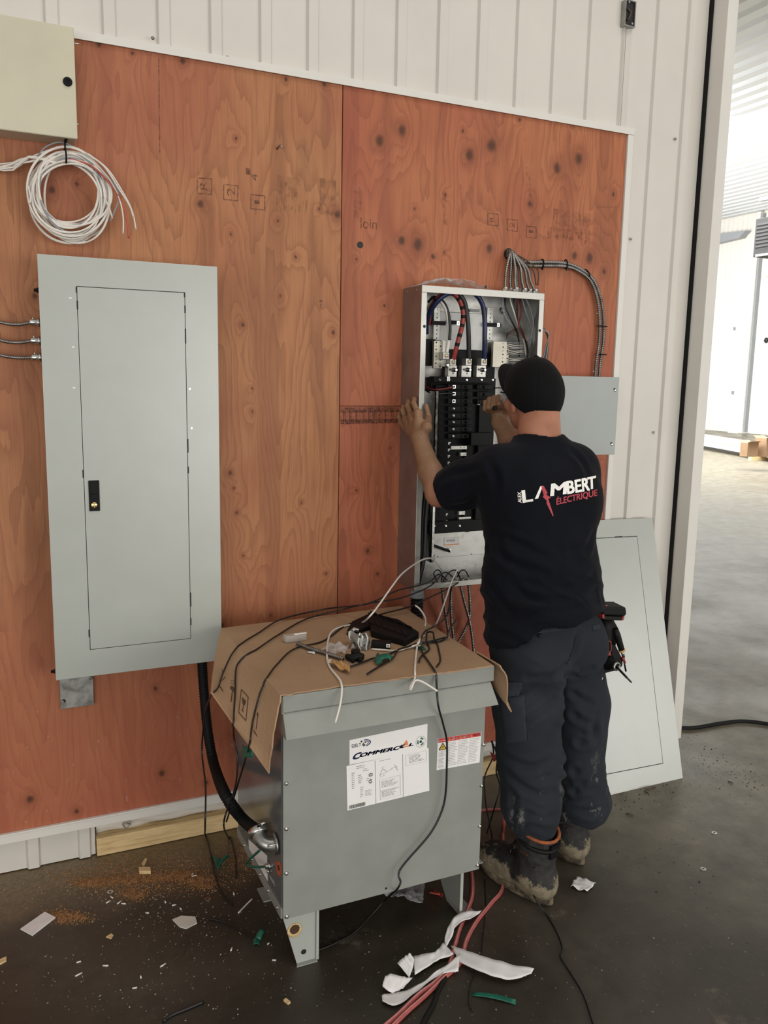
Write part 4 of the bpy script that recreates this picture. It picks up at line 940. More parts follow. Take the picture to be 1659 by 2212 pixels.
# second conduit below the open panelboard, behind the transformer
c0 = P(901, 1276, -.075); c0.z = bz0
CD = thing('flexible_conduit', c0, 'black ribbed flexible conduit hanging from the bottom of the open panelboard', 'conduit')
mb = MB(); mb.lathe(c0 + Vector((0,0,-.001)), (0,0,-1), [(.030,0),(.030,.010),(.026,.011),(.026,.036),(.0285,.037),(.0285,.046),(.022,.047)], 16); build('hub', mb, MT['grey_wire'], CD)
armored('conduit_jacket', [c0 + Vector((0,0,-.045)), c0 + Vector((.002,.002,-.12)), c0 + Vector((.0,.012,-.25)), c0 + Vector((-.02,.02,-.40)), c0 + Vector((-.06,.02,-.55))], .0245, .012, CD, 'black_rubber', n=12, depth=.88)

# ------------------------------------------------------------------ cardboard sheet laid over the lid
ZC = .8135
CBD = thing('cardboard_sheet', ((tx0+tx1)/2, -.5, ZC), 'flattened brown cardboard laid over the transformer with a printed flap hanging left', 'cardboard')
def zc(px, py, z=ZC+.004): return PZ(px, py, z)
fl, fr_, br_, bl = zc(606,1502), zc(1066,1440), zc(868,1309), zc(478,1357)
fe = [zc(606,1502), zc(640,1496), zc(760,1478), zc(900,1460), zc(1000,1447), zc(1066,1437)]
def edge(path, t):
    L = [0]
    for a, b in zip(path, path[1:]): L.append(L[-1] + (b-a).length)
    t *= L[-1]
    for k in range(len(path)-1):
        if t <= L[k+1] or k == len(path)-2: return path[k].lerp(path[k+1], (t-L[k])/(L[k+1]-L[k]))
rb = random.Random(2); rag = [rb.uniform(-.003, .003) for _ in range(64)]
def top(u, v):
    f = edge(fe, u); b = bl.lerp(br_, u); p = f.lerp(b, v); p.z = ZC + .004 + .0015*math.sin(u*9)*math.sin(v*7)
    if v == 0: p.y += rag[int(u*60) % 64]
    return p
mb = MB(); mb.sheet(top, 60, 16, .0038, smooth=False); build('top_face', mb, MT['cardboard'], CBD)
# left flap: hangs at a slant from the crease
fA, fB = bl, fl
bA, bB = P(455,1482,-.33), P(580,1671,-.86)
bA = PX(457,1494,tx0-.15); bB = PX(580,1671,tx0-.055)
def flap(u, v):
    t = fA.lerp(fB, u); b = bA.lerp(bB, u); p = t.lerp(b, v); bulge = math.sin(v*math.pi)*.005*(1-.3*u)
    p.x -= bulge; p.z += bulge*.5
    if u == 1: p.y += rag[int(v*30)]*1.2
    return p
flap_o = MB(); flap_o.sheet(flap, 14, 12, -.004, smooth=False); FL = build('side_flap', flap_o, MT['cardboard'], CBD)
FLN = (flap(.6,.4)-flap(.4,.4)).cross(flap(.5,.5)-flap(.5,.3)).normalized()
if FLN.x > 0: FLN = -FLN
bvh_flap = BVHTree.FromPolygons([Vector(v) for v in flap_o.v], flap_o.f)
def onto(bvh, px, py, off=.0012):
    d = ray(px, py).normalized(); h = bvh.ray_cast(CAM, d)
    if h[0] is None: return None
    n = h[1] if h[1].dot(d) < 0 else -h[1]
    return h[0] + n*off
def flap_mark(name, poly, mat='ink_brown'):
    q = [onto(bvh_flap, *p) for p in poly]
    if any(x is None for x in q): return
    n = (q[1]-q[0]).cross(q[2]-q[0])
    mb = MB(); mb.add(q if n.dot(CAM-q[0]) > 0 else q[::-1], [tuple(range(len(q)))]); build(name, mb, MT[mat], FL)
Z2 = lambda x, y: (440 + x*200/1264, 1350 + y*350/2212)
def zz(*pts): return [Z2(*p) for p in pts]
for a, b in (((516,882),(610,985)),((610,985),(577,1312)),((577,1312),(478,1195)),((478,1195),(516,882))):
    d = Vector((b[0]-a[0], b[1]-a[1])); n = Vector((-d.y, d.x)).normalized()*5
    flap_mark('box_print', zz((a[0]+n.x,a[1]+n.y),(b[0]+n.x,b[1]+n.y),(b[0]-n.x,b[1]-n.y),(a[0]-n.x,a[1]-n.y)))
flap_mark('glass_print', zz((528,985),(578,1040),(574,1075),(552,1105),(535,1080),(526,1030))); flap_mark('glass_print', zz((543,1095),(552,1100),(537,1172),(528,1165))); flap_mark('glass_print', zz((518,1150),(548,1186),(546,1198),(516,1164)))
flap_mark('umbrella_print', zz((362,850),(380,832),(405,850),(425,890),(420,918),(400,915),(385,890),(365,880))); flap_mark('umbrella_print', zz((385,900),(396,905),(380,1050),(366,1048)))
for x, y in ((384,762),(408,770),(374,800),(398,806),(420,800)): flap_mark('umbrella_print', zz((x-5,y-7),(x+5,y-3),(x+4,y+8),(x-5,y+5)))
flap_mark('arrow_print', zz((740,1190),(752,1236),(745,1238),(724,1425),(715,1420),(736,1236),(726,1228))); flap_mark('arrow_print', zz((690,1436),(735,1515),(738,1532),(682,1450)))
flap_mark('keep_upright_print', zz((232,765),(295,708),(298,718),(232,776))); flap_mark('keep_upright_print', zz((214,825),(268,905),(264,915),(212,838))); flap_mark('keep_upright_print', zz((250,600),(258,660),(252,662),(246,605)))
# right flap
ra, rb2 = zc(1066,1440), zc(1046,1421)
def flap2(u, v):
    a = ra.lerp(Vector((ra.x+.0, ra.y+.13, ra.z)), u); x = .012 + .020*v + .006*math.sin(v*5+u*3) + (.012*(v-.85)/.15 if v > .85 else 0)
    return Vector((max(a.x, tx1+.024) + x*min(1, v*5) - .004, a.y - .012*v, a.z - .142*v + .012*math.sin(u*5)*(v > .9) + .05*u*v))
mb = MB(); mb.sheet(flap2, 12, 12, .0038, smooth=False); build('side_flap', mb, MT['cardboard'], CBD)

# ------------------------------------------------------------------ small things lying on the cardboard
ZS = ZC + .0045
def T(px, py, h=0.0): return PZ(px, py, ZS + h)
# black moulded breaker filler strip
def onc(x, y): return (600 + x*380/1659, 1310 + y*190/830)
a, b = T(*onc(700,250)), T(*onc(1290,340)); a2 = T(*onc(880,110))
BS = thing('breaker_strip', T(*onc(1000,240)), 'long black moulded breaker filler strip lying on the cardboard', 'breaker part')
p0, p1, p2_, p3 = T(*onc(880,290)), T(*onc(1200,380)), T(*onc(1330,300)), T(*onc(850,110))
mb = MB(); mb.prism([p0, p1, p2_, T(*onc(1140,180)), p3], (0,0,.022)); build('body', mb, MT['black_plastic'], BS, bevel=.003)
mb = MB(); mb.prism([T(*onc(650,270)), T(*onc(690,290)), T(*onc(880,220)), p3, T(*onc(700,180))], (0,0,.015)); build('end_block', mb, MT['black_plastic'], BS, bevel=.002)
for k in range(5):
    c = p3.lerp(p2_, .12 + .17*k) + Vector((0,.0,.024)); mb = MB(); mb.obox(c, (p2_-p3).normalized()*.016, Vector((0,.006,0)), (0,0,.005)); build('clip', mb, MT['black_plastic'], BS, bevel=.001)
for k in range(6):
    c = p0.lerp(p1, .05 + .16*k).lerp(p3.lerp(p2_, .05 + .16*k), .45) + Vector((0,0,.0235)); mb = MB(); mb.obox(c, (p2_-p3).normalized()*.013, (p3-p0).normalized()*.02, (0,0,.0022)); build('slot_cover', mb, MT['black_rubber'], BS, bevel=.001)
# galvanised bracket, bent
BK = thing('steel_bracket', T(*onc(790,400)), 'crumpled galvanised steel bracket standing on the cardboard before the black strip', 'bracket')
q = [T(*onc(690,400)), T(*onc(790,420)), T(*onc(880,410))]; hh = .05
def brk(u, v):
    p = q[0].lerp(q[1], u*2) if u < .5 else q[1].lerp(q[2], u*2-1)
    return p + Vector((.004*math.sin(v*6+u*5), .014*v + .006*math.sin(u*14), hh*v + .003*math.sin(u*17)))
mb = MB(); mb.sheet(brk, 16, 8, .0015, smooth=False); build('upright_plate', mb, MT['galv'], BK)
mb = MB(); mb.prism([p + Vector((0,.012,.03)) for p in (q[0], q[1])] + [q[1] + Vector((.01,.06,.032)), q[0] + Vector((.012,.06,.036))], (0,0,.0015)); build('folded_tab', mb, MT['galv'], BK)
for u, v in ((.2,.4),(.45,.75),(.7,.35)):
    c = Vector(brk(u,v)) + Vector((0,-.002,0)); mb = MB(); mb.lathe(c, (0,-1,.2), [(.004,0),(.004,.0006)], 8); build('punched_hole', mb, MT['ink_black'], BK)
mb = MB(); mb.tube([q[0] + Vector((.01,.018,.048)), q[0] + Vector((.022,.03,.052)), q[0] + Vector((.034,.022,.048))], .006, 8); build('rolled_clip', mb, MT['galv'], BK)
# single breaker with white label
c = T(*onc(970,350)); SB = thing('single_breaker', c, 'loose black breaker with a small white square window beside the bracket', 'breaker')
a, b = T(*onc(880,395)), T(*onc(1060,405)); ex = (b-a).normalized(); ey = Vector((-ex.y, ex.x, 0)); o = (a+b)/2 + ey*.012
mb = MB(); mb.obox(o + Vector((0,0,.0105)), ex*((b-a).length/2), ey*.012, (0,0,.0105)); sb = build('body', mb, MT['black_plastic'], SB, bevel=.0015)
mb = MB(); mb.obox(o + ex*.023 - ey*.0123 + Vector((0,0,.011)), ex*.006, ey*.0005, (0,0,.0055)); wn = build('window', mb, MT['paper'], SB)
mb = MB(); mb.obox(o + ex*.023 - ey*.013 + Vector((0,0,.011)), ex*.002, ey*.0003, (0,0,.002)); build('window_mark', mb, MT['ink_brown'], SB)
# black lever piece
c = T(*onc(735,480)); KB = thing('handle_tie', c, 'small black jagged plastic piece lying below the steel bracket', 'plastic piece')
mb = MB(); mb.tube([T(*onc(650,470),.008), T(*onc(700,490),.009), T(*onc(760,470),.010), T(*onc(806,480),.009)], [.008,.012,.014,.010], 7); build('body', mb, MT['black_plastic'], KB)
mb = MB(); mb.obox(T(*onc(735,440),.016), (.011,.003,0), (-.002,.009,0), (0,.002,.010)); build('lever', mb, MT['black_plastic'], KB, bevel=.002)
for k in (0,1): mb = MB(); mb.obox(T(*onc(700+70*k,505),.006), (.004,0,0), (0,.010,0), (0,0,.006)); build('tooth', mb, MT['black_plastic'], KB, bevel=.001)
# short armored cable with its clear connector block
AC = thing('cable_offcut', T(*onc(400,410)), 'short armored cable offcut with a clear connector lying on the cardboard', 'cable')
armored('armor', [T(*onc(180,345),.007), T(*onc(300,395),.007), T(*onc(450,440),.0075), T(*onc(620,495),.007)], .0062, .007, AC)
a, b = T(*onc(60,335)), T(*onc(260,310)); ex = (b-a).normalized(); ey = Vector((-ex.y, ex.x, 0))
def conn():
    t = NT('clear_connector_plastic'); t.set(color=(.75,.73,.70), rough=.2, alpha=.5); return t.m
mb = MB(); mb.obox((a+b)/2 + Vector((0,0,.010)), ex*((b-a).length/2), ey*.014, (0,0,.010)); cn = build('connector_block', mb, conn(), AC, bevel=.003)
mb = MB(); mb.obox((a+b)/2 + ex*.018 + Vector((0,0,.021)), ex*.02, ey*.004, (0,0,.0012)); build('connector_strip', mb, MT['label_white'], AC)
# clear bag, white scrap, masking tape, green tape
def crumple(name, corners, h, mat, label, cat, seed, nu=14, nv=14, th=.0008, zf=None):
    c4 = [Vector(c) for c in corners]
    def fn(u, v):
        p = (c4[0]*(1-u) + c4[1]*u)*(1-v) + (c4[3]*(1-u) + c4[2]*u)*v
        n = mnoise.noise(Vector((u*3+seed, v*3, seed))) ; n2 = mnoise.noise(Vector((u*8+seed, v*8, 3)))
        return p + Vector((n2*.15*h, n*.3*h, h*(.5 + .6*n + .35*n2) if h > 0 else 0)) + Vector((0,0,.001))
    mb = MB(); mb.sheet(fn, nu, nv, th)
    zmin = min(v[2] for v in mb.v); zt = min(c.z for c in c4) + .0005
    mb.v = [(x, y, z + max(0, zt - zmin)) for x, y, z in mb.v]
    return build(name, mb, MT[mat], None, loc=sum(c4, Vector())/4, label=label, cat=cat)
crumple('plastic_bag', [T(*onc(400,440)), T(*onc(640,470)), T(*onc(670,380)), T(*onc(500,370))], .016, 'clear_plastic', 'crumpled clear plastic bag beside the cable offcut on the cardboard', 'plastic bag', 4)
crumple('paper_scrap', [T(*onc(280,445)), T(*onc(350,455)), T(*onc(352,435)), T(*onc(290,432))], .005, 'paper', 'tiny white torn scrap beside the armored cable offcut', 'scrap', 9, 6, 4)
crumple('masking_tape', [T(*onc(500,580)), T(*onc(680,655)), T(*onc(678,600)), T(*onc(510,540))], .020, 'masking_tape', 'crumpled piece of tan masking tape on the cardboard', 'tape', 6, 16, 8)
wire('wire_coil_spring', [T(*onc(490 + 22*math.cos(k*1.6), 515 + k*1.6 - 14), .006 + .005*math.sin(k*1.6)) for k in range(20)], .0012, 'white_wire', label='tiny coiled white wire end by the masking tape', cat='wire', step=.004)
GT = thing('tape_wad', T(*onc(990,500)), 'folded green tape flag stuck on two black wire ends on the cardboard', 'tape')
for pts in (((905,495),(1060,470),(1085,500),(930,550)), ((950,555),(990,545),(960,455),(920,480)), ((1000,470),(1080,490),(1060,520),(1010,505))):
    q = [T(*onc(*p), .004) for p in pts]; mb = MB(); mb.sheet(lambda u, v: (q[0]*(1-u)+q[1]*u)*(1-v) + (q[3]*(1-u)+q[2]*u)*v + Vector((0,0,.010*math.sin(u*3.1)+.006*math.sin(v*3.1))), 8, 5, .0012); build('tape_layer', mb, MT['green_tape'], GT)
crumple('tape_piece', [T(*onc(1290,410)), T(*onc(1400,420)), T(*onc(1370,385)), T(*onc(1300,380))], .006, 'green_tape', 'flat green tape scrap under the black wire loops on the cardboard', 'tape', 12, 8, 6)
# ================================================================== the electrician
def hashf(ix, iy, iz):
    h = (ix*374761393 + iy*668265263 + iz*2147483647 + 1013904223) & 0xffffffff
    h = ((h ^ (h >> 13))*1274126177) & 0xffffffff
    return ((h ^ (h >> 16)) & 0xffff)/65535.0*2 - 1
def vnoise(p, seed=0):
    p = p + seed*17.31; i = np.floor(p).astype(np.int64); f = p - i; f = f*f*(3-2*f); r = 0
    for dx in (0,1):
        for dy in (0,1):
            for dz in (0,1):
                wgt = (f[:,0] if dx else 1-f[:,0])*(f[:,1] if dy else 1-f[:,1])*(f[:,2] if dz else 1-f[:,2])
                r = r + wgt*hashf(i[:,0]+dx, i[:,1]+dy, i[:,2]+dz)
    return r
class Vox:
    """signed-distance volume, meshed by surface nets into ONE continuous surface"""
    def __init__(s, lo, hi, h):
        s.lo = np.array(lo, float); s.h = h; s.n = np.ceil((np.array(hi)-s.lo)/h).astype(int) + 1
        s.F = np.full(s.n, 1.0, np.float32)
        s.ax = [(s.lo[i] + np.arange(s.n[i])*h).astype(np.float32) for i in range(3)]
    def win(s, lo, hi):
        a = np.clip(np.floor((np.array(lo)-s.lo)/s.h).astype(int), 0, s.n); b = np.clip(np.ceil((np.array(hi)-s.lo)/s.h).astype(int)+1, 0, s.n)
        sl = tuple(slice(a[i], b[i]) for i in range(3))
        return sl, s.ax[0][sl[0]][:,None,None], s.ax[1][sl[1]][None,:,None], s.ax[2][sl[2]][None,None,:]
    def put(s, d, sl, k, op='+'):
        F = s.F[sl]
        if op == '-': F = -F
        if k > 0:
            hh = np.clip(.5 + .5*(d-F)/k, 0, 1); r = d*(1-hh) + F*hh - k*hh*(1-hh)
        else: r = np.minimum(F, d)
        s.F[sl] = -r if op == '-' else r
    def cone(s, a, b, r1, r2, k=.02, op='+', sc=(1,1,1)):
        a, b = np.array(a, float), np.array(b, float); m = max(r1, r2) + k + 4*s.h; sc = np.array(sc)
        mm = m/np.minimum(sc, 1)
        sl, X, Y, Z = s.win(np.minimum(a,b)-mm, np.maximum(a,b)+mm)
        d = b-a; L = max((d**2).sum(), 1e-12)
        t = np.clip(((X-a[0])*d[0] + (Y-a[1])*d[1] + (Z-a[2])*d[2])/L, 0, 1)
        q = np.sqrt(((X-a[0]-t*d[0])*sc[0])**2 + ((Y-a[1]-t*d[1])*sc[1])**2 + ((Z-a[2]-t*d[2])*sc[2])**2) - (r1 + t*(r2-r1))
        s.put(q, sl, k, op)
    def chain(s, pts, rs, k=.02, sc=(1,1,1)):
        for i in range(len(pts)-1): s.cone(pts[i], pts[i+1], rs[i], rs[i+1], k, sc=sc)
    def ell(s, c, r, k=.02, op='+', pitch=0.0, yaw=0.0):
        c = np.array(c, float); r = np.array(r, float); m = r.max() + k + 4*s.h
        sl, X, Y, Z = s.win(c-m, c+m); x, y, z = X-c[0], Y-c[1], Z-c[2]
        if yaw: cy, sy = math.cos(yaw), math.sin(yaw); x, y = cy*x + sy*y, -sy*x + cy*y
        if pitch: cp, sp = math.cos(pitch), math.sin(pitch); y, z = cp*y + sp*z, -sp*y + cp*z
        k0 = np.sqrt((x/r[0])**2 + (y/r[1])**2 + (z/r[2])**2); k1 = np.sqrt((x/r[0]**2)**2 + (y/r[1]**2)**2 + (z/r[2]**2)**2) + 1e-6
        s.put(k0*(k0-1)/k1, sl, k, op)
    def halfspace(s, p, nrm):
        """remove what lies on the side nrm points to"""
        X, Y, Z = s.ax[0][:,None,None], s.ax[1][None,:,None], s.ax[2][None,None,:]
        d = (X-p[0])*nrm[0] + (Y-p[1])*nrm[1] + (Z-p[2])*nrm[2]; s.F = np.maximum(s.F, d.astype(np.float32))
    def cutcyl(s, p, n, R, L, k=.003):
        p = np.array(p, float); n = np.array(n, float); n /= np.linalg.norm(n); m = R + L
        sl, X, Y, Z = s.win(p-m, p+m); X, Y, Z = X-p[0], Y-p[1], Z-p[2]; t = X*n[0] + Y*n[1] + Z*n[2]
        r = np.sqrt(np.maximum(X*X + Y*Y + Z*Z - t*t, 0)); s.put(np.maximum(np.maximum(r-R, -t), t-L), sl, k, '-')
    def mesh(s, disp=None, smooth_it=1):
        F = s.F; ins = F < 0; n = F.shape
        cnt = np.zeros(tuple(k-1 for k in n), np.int8)
        for dx in (0,1):
            for dy in (0,1):
                for dz in (0,1): cnt += ins[dx:n[0]-1+dx, dy:n[1]-1+dy, dz:n[2]-1+dz]
        act = np.argwhere((cnt > 0) & (cnt < 8)); idm = np.full(cnt.shape, -1, np.int32); idm[tuple(act.T)] = np.arange(len(act))
        acc = np.zeros((len(act),3)); num = np.zeros(len(act))
        C = [np.array(c) for c in ((0,0,0),(1,0,0),(0,1,0),(1,1,0),(0,0,1),(1,0,1),(0,1,1),(1,1,1))]
        val = [F[tuple((act+c).T)] for c in C]
        for i in range(8):
            for j in range(i+1, 8):
                if np.abs(C[i]-C[j]).sum() != 1: continue
                m = (val[i] < 0) != (val[j] < 0); t = val[i][m]/(val[i][m]-val[j][m])
                acc[m] += C[i] + t[:,None]*(C[j]-C[i]); num[m] += 1
        V = s.lo + s.h*(act + acc/num[:,None]); Q = []
        for ax in range(3):
            u, w_ = (ax+1) % 3, (ax+2) % 3
            a = [slice(1,-1)]*3; a[ax] = slice(0,-1); b = list(a); b[ax] = slice(1,None)
            A, B = ins[tuple(a)], ins[tuple(b)]; e = np.argwhere(A != B); flip = A[tuple(e.T)]
            e = e + np.array([0 if k == ax else 1 for k in range(3)])
            du = np.zeros(3, int); du[u] = 1; dw = np.zeros(3, int); dw[w_] = 1
            q = np.stack([idm[tuple((e-du-dw).T)], idm[tuple((e-dw).T)], idm[tuple(e.T)], idm[tuple((e-du).T)]], 1)
            q[~flip] = q[~flip][:, ::-1]; Q.append(q)
        Q = np.concatenate(Q); Q = Q[(Q >= 0).all(1)]
        for _ in range(smooth_it):
            S_ = np.zeros_like(V); c_ = np.zeros(len(V))
            for k in range(4):
                a, b = Q[:,k], Q[:,(k+1) % 4]
                np.add.at(S_, a, V[b]); np.add.at(c_, a, 1); np.add.at(S_, b, V[a]); np.add.at(c_, b, 1)
            V = V*.5 + .5*S_/np.maximum(c_,1)[:,None]
        if disp is not None:
            d1 = V[Q[:,2]]-V[Q[:,0]]; d2 = V[Q[:,3]]-V[Q[:,1]]; fn = np.cross(d1, d2); N = np.zeros_like(V)
            for k in range(4): np.add.at(N, Q[:,k], fn)
            N /= np.linalg.norm(N, axis=1)[:,None] + 1e-12
            V = V + N*disp(V, N)[:,None]
        return V, Q
def nbuild(name, V, Q, mat, parent, label=None):
    o = np.array(worldloc(parent)); me = bpy.data.meshes.new(name)
    me.from_pydata((V-o).tolist(), [], Q.tolist()); me.polygons.foreach_set('use_smooth', [True]*len(Q)); me.materials.append(mat); me.update()
    ob = bpy.data.objects.new(name, me); COL.objects.link(ob); ob.parent = parent
    if label: ob['label'] = label
    return ob
def bvh_of(V, Q): return BVHTree.FromPolygons([Vector(v) for v in V.tolist()], Q.tolist())

def crease(V, Q, lines, amp=.006, w=.011):
    """press fold lines into a cloth surface: a groove between two soft ridges"""
    bv = bvh_of(V, Q); d1 = V[Q[:,2]]-V[Q[:,0]]; d2 = V[Q[:,3]]-V[Q[:,1]]; fn = np.cross(d1, d2); N = np.zeros_like(V)
    for k in range(4): np.add.at(N, Q[:,k], fn)
    N /= np.linalg.norm(N, axis=1)[:,None] + 1e-12; disp = np.zeros(len(V))
    for ln in lines:
        a_ = ln[-1] if isinstance(ln[-1], float) else 1.0; pts = [p for p in ln if not isinstance(p, float)]
        q = [onto(bv, *p_, 0) for p_ in pts]; q = [x for x in q if x is not None]
        if len(q) < 2: continue
        q = np.array([tuple(x) for x in resample(spline(q, .01), .007)]); n = len(q)
        sel = np.where(((V > q.min(0)-.06) & (V < q.max(0)+.06)).all(1))[0]
        if not len(sel): continue
        D = np.sqrt(((V[sel][:,None,:]-q[None])**2).sum(2)); k = D.argmin(1); d = D[np.arange(len(sel)), k]; t = k/(n-1)
        fade = np.sin(np.pi*np.clip(t*.86+.07, 0, 1))**.7
        disp[sel] += a_*fade*(-amp*np.exp(-(d/w)**2) + amp*.75*np.exp(-((d-2.1*w)/(w*1.1))**2))
    return V + N*disp[:,None]
def skin():
    t = NT('skin'); x, y, z = t.sep(); f = t.noise(30, 4, .6); g = t.noise(9, 3, .5)
    c = t.ramp(g, [(.35, '#9c6850'), (.65, '#ad7860')])
    arm = t.maprange(y, .35, .25, 0, 1)       # forearms and hands are browner than the reddened neck
    arm = t.maprange(y, .26, .36, 0, 1)
    c = t.mix(arm, c, t.ramp(g, [(.3, '#7d5d45'), (.7, '#957257')]))
    c = t.mix(t.maprange(f, .5, .75, 0, .18), c, '#7d4f3d')
    hair = t.noise(420, 2, .5, t.mapping((1, 1, .16), (0, 0, 0), (.3, .2, 0)))
    c = t.mix(t.math('MULTIPLY', t.maprange(hair, .5, .7, 0, .35), arm), c, '#4e3a28')
    t.set(color=c, rough=.52, spec=.35); t.bump(t.noise(120, 3, .6), .12, .002); return t.m
def cloth(name, c0, c1, weave=900, dirt=None):
    t = NT(name); f = t.noise(5, 4, .6); g = t.noise(weave, 2, .5)
    c = t.ramp(f, [(.3, c0), (.7, c1)])
    if dirt:
        x, y, z = t.sep(); n = t.noise(17, 5, .75, t.mapping((1, 1, .55), (3, 1, 0))); m = t.maprange(z, .16, .50, 1, 0)
        m2 = t.math('MULTIPLY', t.maprange(n, .57, .68, 0, .8), m); c = t.mix(m2, c, dirt)
        n2 = t.noise(3, 4, .6, t.mapping((1, 1, 1), (8, 0, 0))); c = t.mix(t.maprange(n2, .5, .75, 0, .25), c, '#3a3c40')
    t.set(color=c, rough=.88, spec=.15, sheen=.03); t.bump(g, .2, .0008); return t.m
MT['skin'] = skin()
MT['navy_cotton'] = cloth('navy_cotton_jersey', '#07090f', '#0b0d15')
MT['charcoal_twill'] = cloth('charcoal_work_twill', '#22252a', '#2b2e34', 700, '#8d8a84')
MT['cap_black'] = cloth('black_cap_cloth', '#0a0a0b', '#0f0f10', 600)
def boot_leather():
    t = NT('muddy_black_leather'); x, y, z = t.sep(); n = t.noise(15, 5, .7); n2 = t.noise(60, 4, .7)
    c = t.ramp(n2, [(.3, '#1c1a18'), (.7, '#2d2a27')])
    mud = t.math('ADD', t.maprange(z, .015, .15, .43, -.30, False), t.math('MULTIPLY', n, .95))
    c = t.mix(t.maprange(mud, .52, .62, 0, .9), c, t.ramp(n2, [(.3, '#6f634f'), (.7, '#958971')]))
    t.set(color=c, rough=.75); t.bump(n2, .5, .004); return t.m
MT['boot_leather'] = boot_leather()
MT['orange_lining'] = plain('orange_boot_lining', '#93502a', .8, var=.15, scale=40)
def muddy_sole():
    t = NT('muddy_sole_rubber'); n = t.noise(22, 5, .7); t.set(color=t.ramp(n, [(.38, '#2a2520'), (.55, '#6d604a'), (.7, '#93846a')]), rough=.85); t.bump(n, .6, .004); return t.m
MT['sole'] = muddy_sole()

BASE = Vector((1.60, -.70, 0))
MAN = thing('person', BASE, 'electrician seen from behind in navy lettered T-shirt, charcoal trousers and black cap', 'person')
A3 = lambda v: (v.x, v.y, v.z)
# ---- joints
HD = P(1153, 852, -.475)                                  # head centre
NB = P(1164, 948, -.555)                                  # neck base
SHL, SHR = (1.415, -.575, 1.345), (1.698, -.580, 1.345)
ELL = A3(P(948, 1066, -.385)); WRL = A3(PX(907, 948, 1.318))
WRR = A3(P(1081, 913, -.285)); FMR = A3(P(1103, 952, -.345)); ELR = (1.705, -.43, 1.285)
KNL, ANL = A3(P(1143,1640,-.715)), (1.492, -.757, .12)
KNR, ANR = A3(P(1250,1640,-.645)), (1.735, -.612, .12)
HIL, HIR = (1.468, -.69, .80), (1.645, -.66, .80)
v = Vox((1.20, -.94, -.01), (1.86, .0, 1.76), .0034)
# trunk and legs (under the clothes)
v.ell((1.555,-.605,1.22), (.165,.100,.17), .03); v.ell((1.55,-.655,1.00), (.158,.105,.17), .05); v.ell((1.556,-.675,.84), (.160,.105,.11), .04)
v.cone(SHL, SHR, .055, .055, .04)
v.chain([HIL, KNL, ANL], [.078, .055, .040], .03); v.chain([HIR, KNR, ANR], [.078, .055, .040], .03)
for a, f in ((ANL, (-.06,.27)), (ANR, (-.03,.29))):
    L_ = math.hypot(*f); v.chain([(a[0], a[1], .06), (a[0]+f[0]/L_*.15, a[1]+f[1]/L_*.15, .045)], [.034, .028], .03)
# neck, head
v.cone((NB.x-.004, NB.y-.01, NB.z-.05), (HD.x, HD.y-.035, HD.z-.06), .073, .066, .03)
v.ell((HD.x, HD.y, HD.z+.012), (.076,.096,.098), .02)                       # cranium
v.ell((HD.x, HD.y+.032, HD.z-.060), (.060,.062,.060), .03)                  # face and jaw
v.ell((HD.x, HD.y+.066, HD.z-.098), (.028,.026,.020), .02)                  # chin
v.cone((HD.x, HD.y+.094, HD.z-.005), (HD.x, HD.y+.108, HD.z-.036), .009, .013, .010)   # nose
v.ell((HD.x, HD.y+.085, HD.z+.018), (.050,.016,.010), .012)                 # brow
for sx in (-1, 1):
    v.ell((HD.x+sx*.030, HD.y+.098, HD.z+.000), (.014,.010,.009), .008, '-')           # eye sockets
    v.ell((HD.x+sx*.030, HD.y+.090, HD.z+.000), (.011,.010,.010), .003)
    v.ell((HD.x+sx*.078, HD.y-.004, HD.z-.028), (.011,.020,.034), .006, yaw=sx*.35)    # ears
    v.ell((HD.x+sx*.091, HD.y+.004, HD.z-.024), (.008,.009,.016), .004, '-')
    v.ell((HD.x+sx*.045, HD.y+.070, HD.z-.035), (.020,.022,.020), .02)                 # cheeks
v.ell((HD.x, HD.y+.094, HD.z-.066), (.022,.010,.006), .006); v.ell((HD.x, HD.y+.104, HD.z-.0665), (.024,.008,.0016), .002, '-')   # lips
# ---- left arm, hand spread on the box's side
v.cone(SHL, ELL, .050, .043, .03)
ML = tuple(np.array(ELL)*.62 + np.array(WRL)*.38 + np.array((-.004,0,0)))
v.chain([ELL, ML, WRL], [.0400, .0385, .0285], .02)
def HL(cx, cy, x): return A3(PX(850 + cx/4.88, 800 + cy/4.88, x))
xk = 1.322
kn = [HL(262,452,xk), HL(190,478,xk), HL(132,515,xk+.002), HL(85,556,xk+.006)]
pip = [HL(210,345,xk+.002), HL(145,375,xk+.001), HL(97,425,xk+.003), HL(58,492,xk+.006)]
for k_, rr_ in zip(kn, (.0145,.0150,.0145,.0130)): v.cone(WRL, k_, .0205, rr_, .012)
v.cone(kn[0], kn[3], .013, .012, .01); v.cone(tuple(np.array(WRL)*.45 + np.array(kn[0])*.55), tuple(np.array(WRL)*.5 + np.array(kn[3])*.5), .017, .015, .015)
for i in range(4):
    r0 = (.0098,.0102,.0098,.0088)[i]; L3 = (.019,.020,.019,.016)[i]
    dip = (1.334, pip[i][1] + L3*.75, pip[i][2] + L3*.62); tip = (1.339, dip[1] + L3*.8, dip[2] + L3*.25)
    v.chain([kn[i], pip[i]], [r0+.0006, r0], .004); v.chain([pip[i], dip, tip], [r0*.97, r0*.88, r0*.74], .003)
tb, tm, tt = HL(352,600,1.332), A3(P(925.5,902,-.172)), A3(P(920.5,877,-.1585))
v.cone(tuple(np.array(WRL)*.7 + np.array(tb)*.3), tb, .020, .0175, .014); v.chain([tb, tm], [.0165, .0118], .008); v.chain([tm, tt], [.0115, .0088], .004)
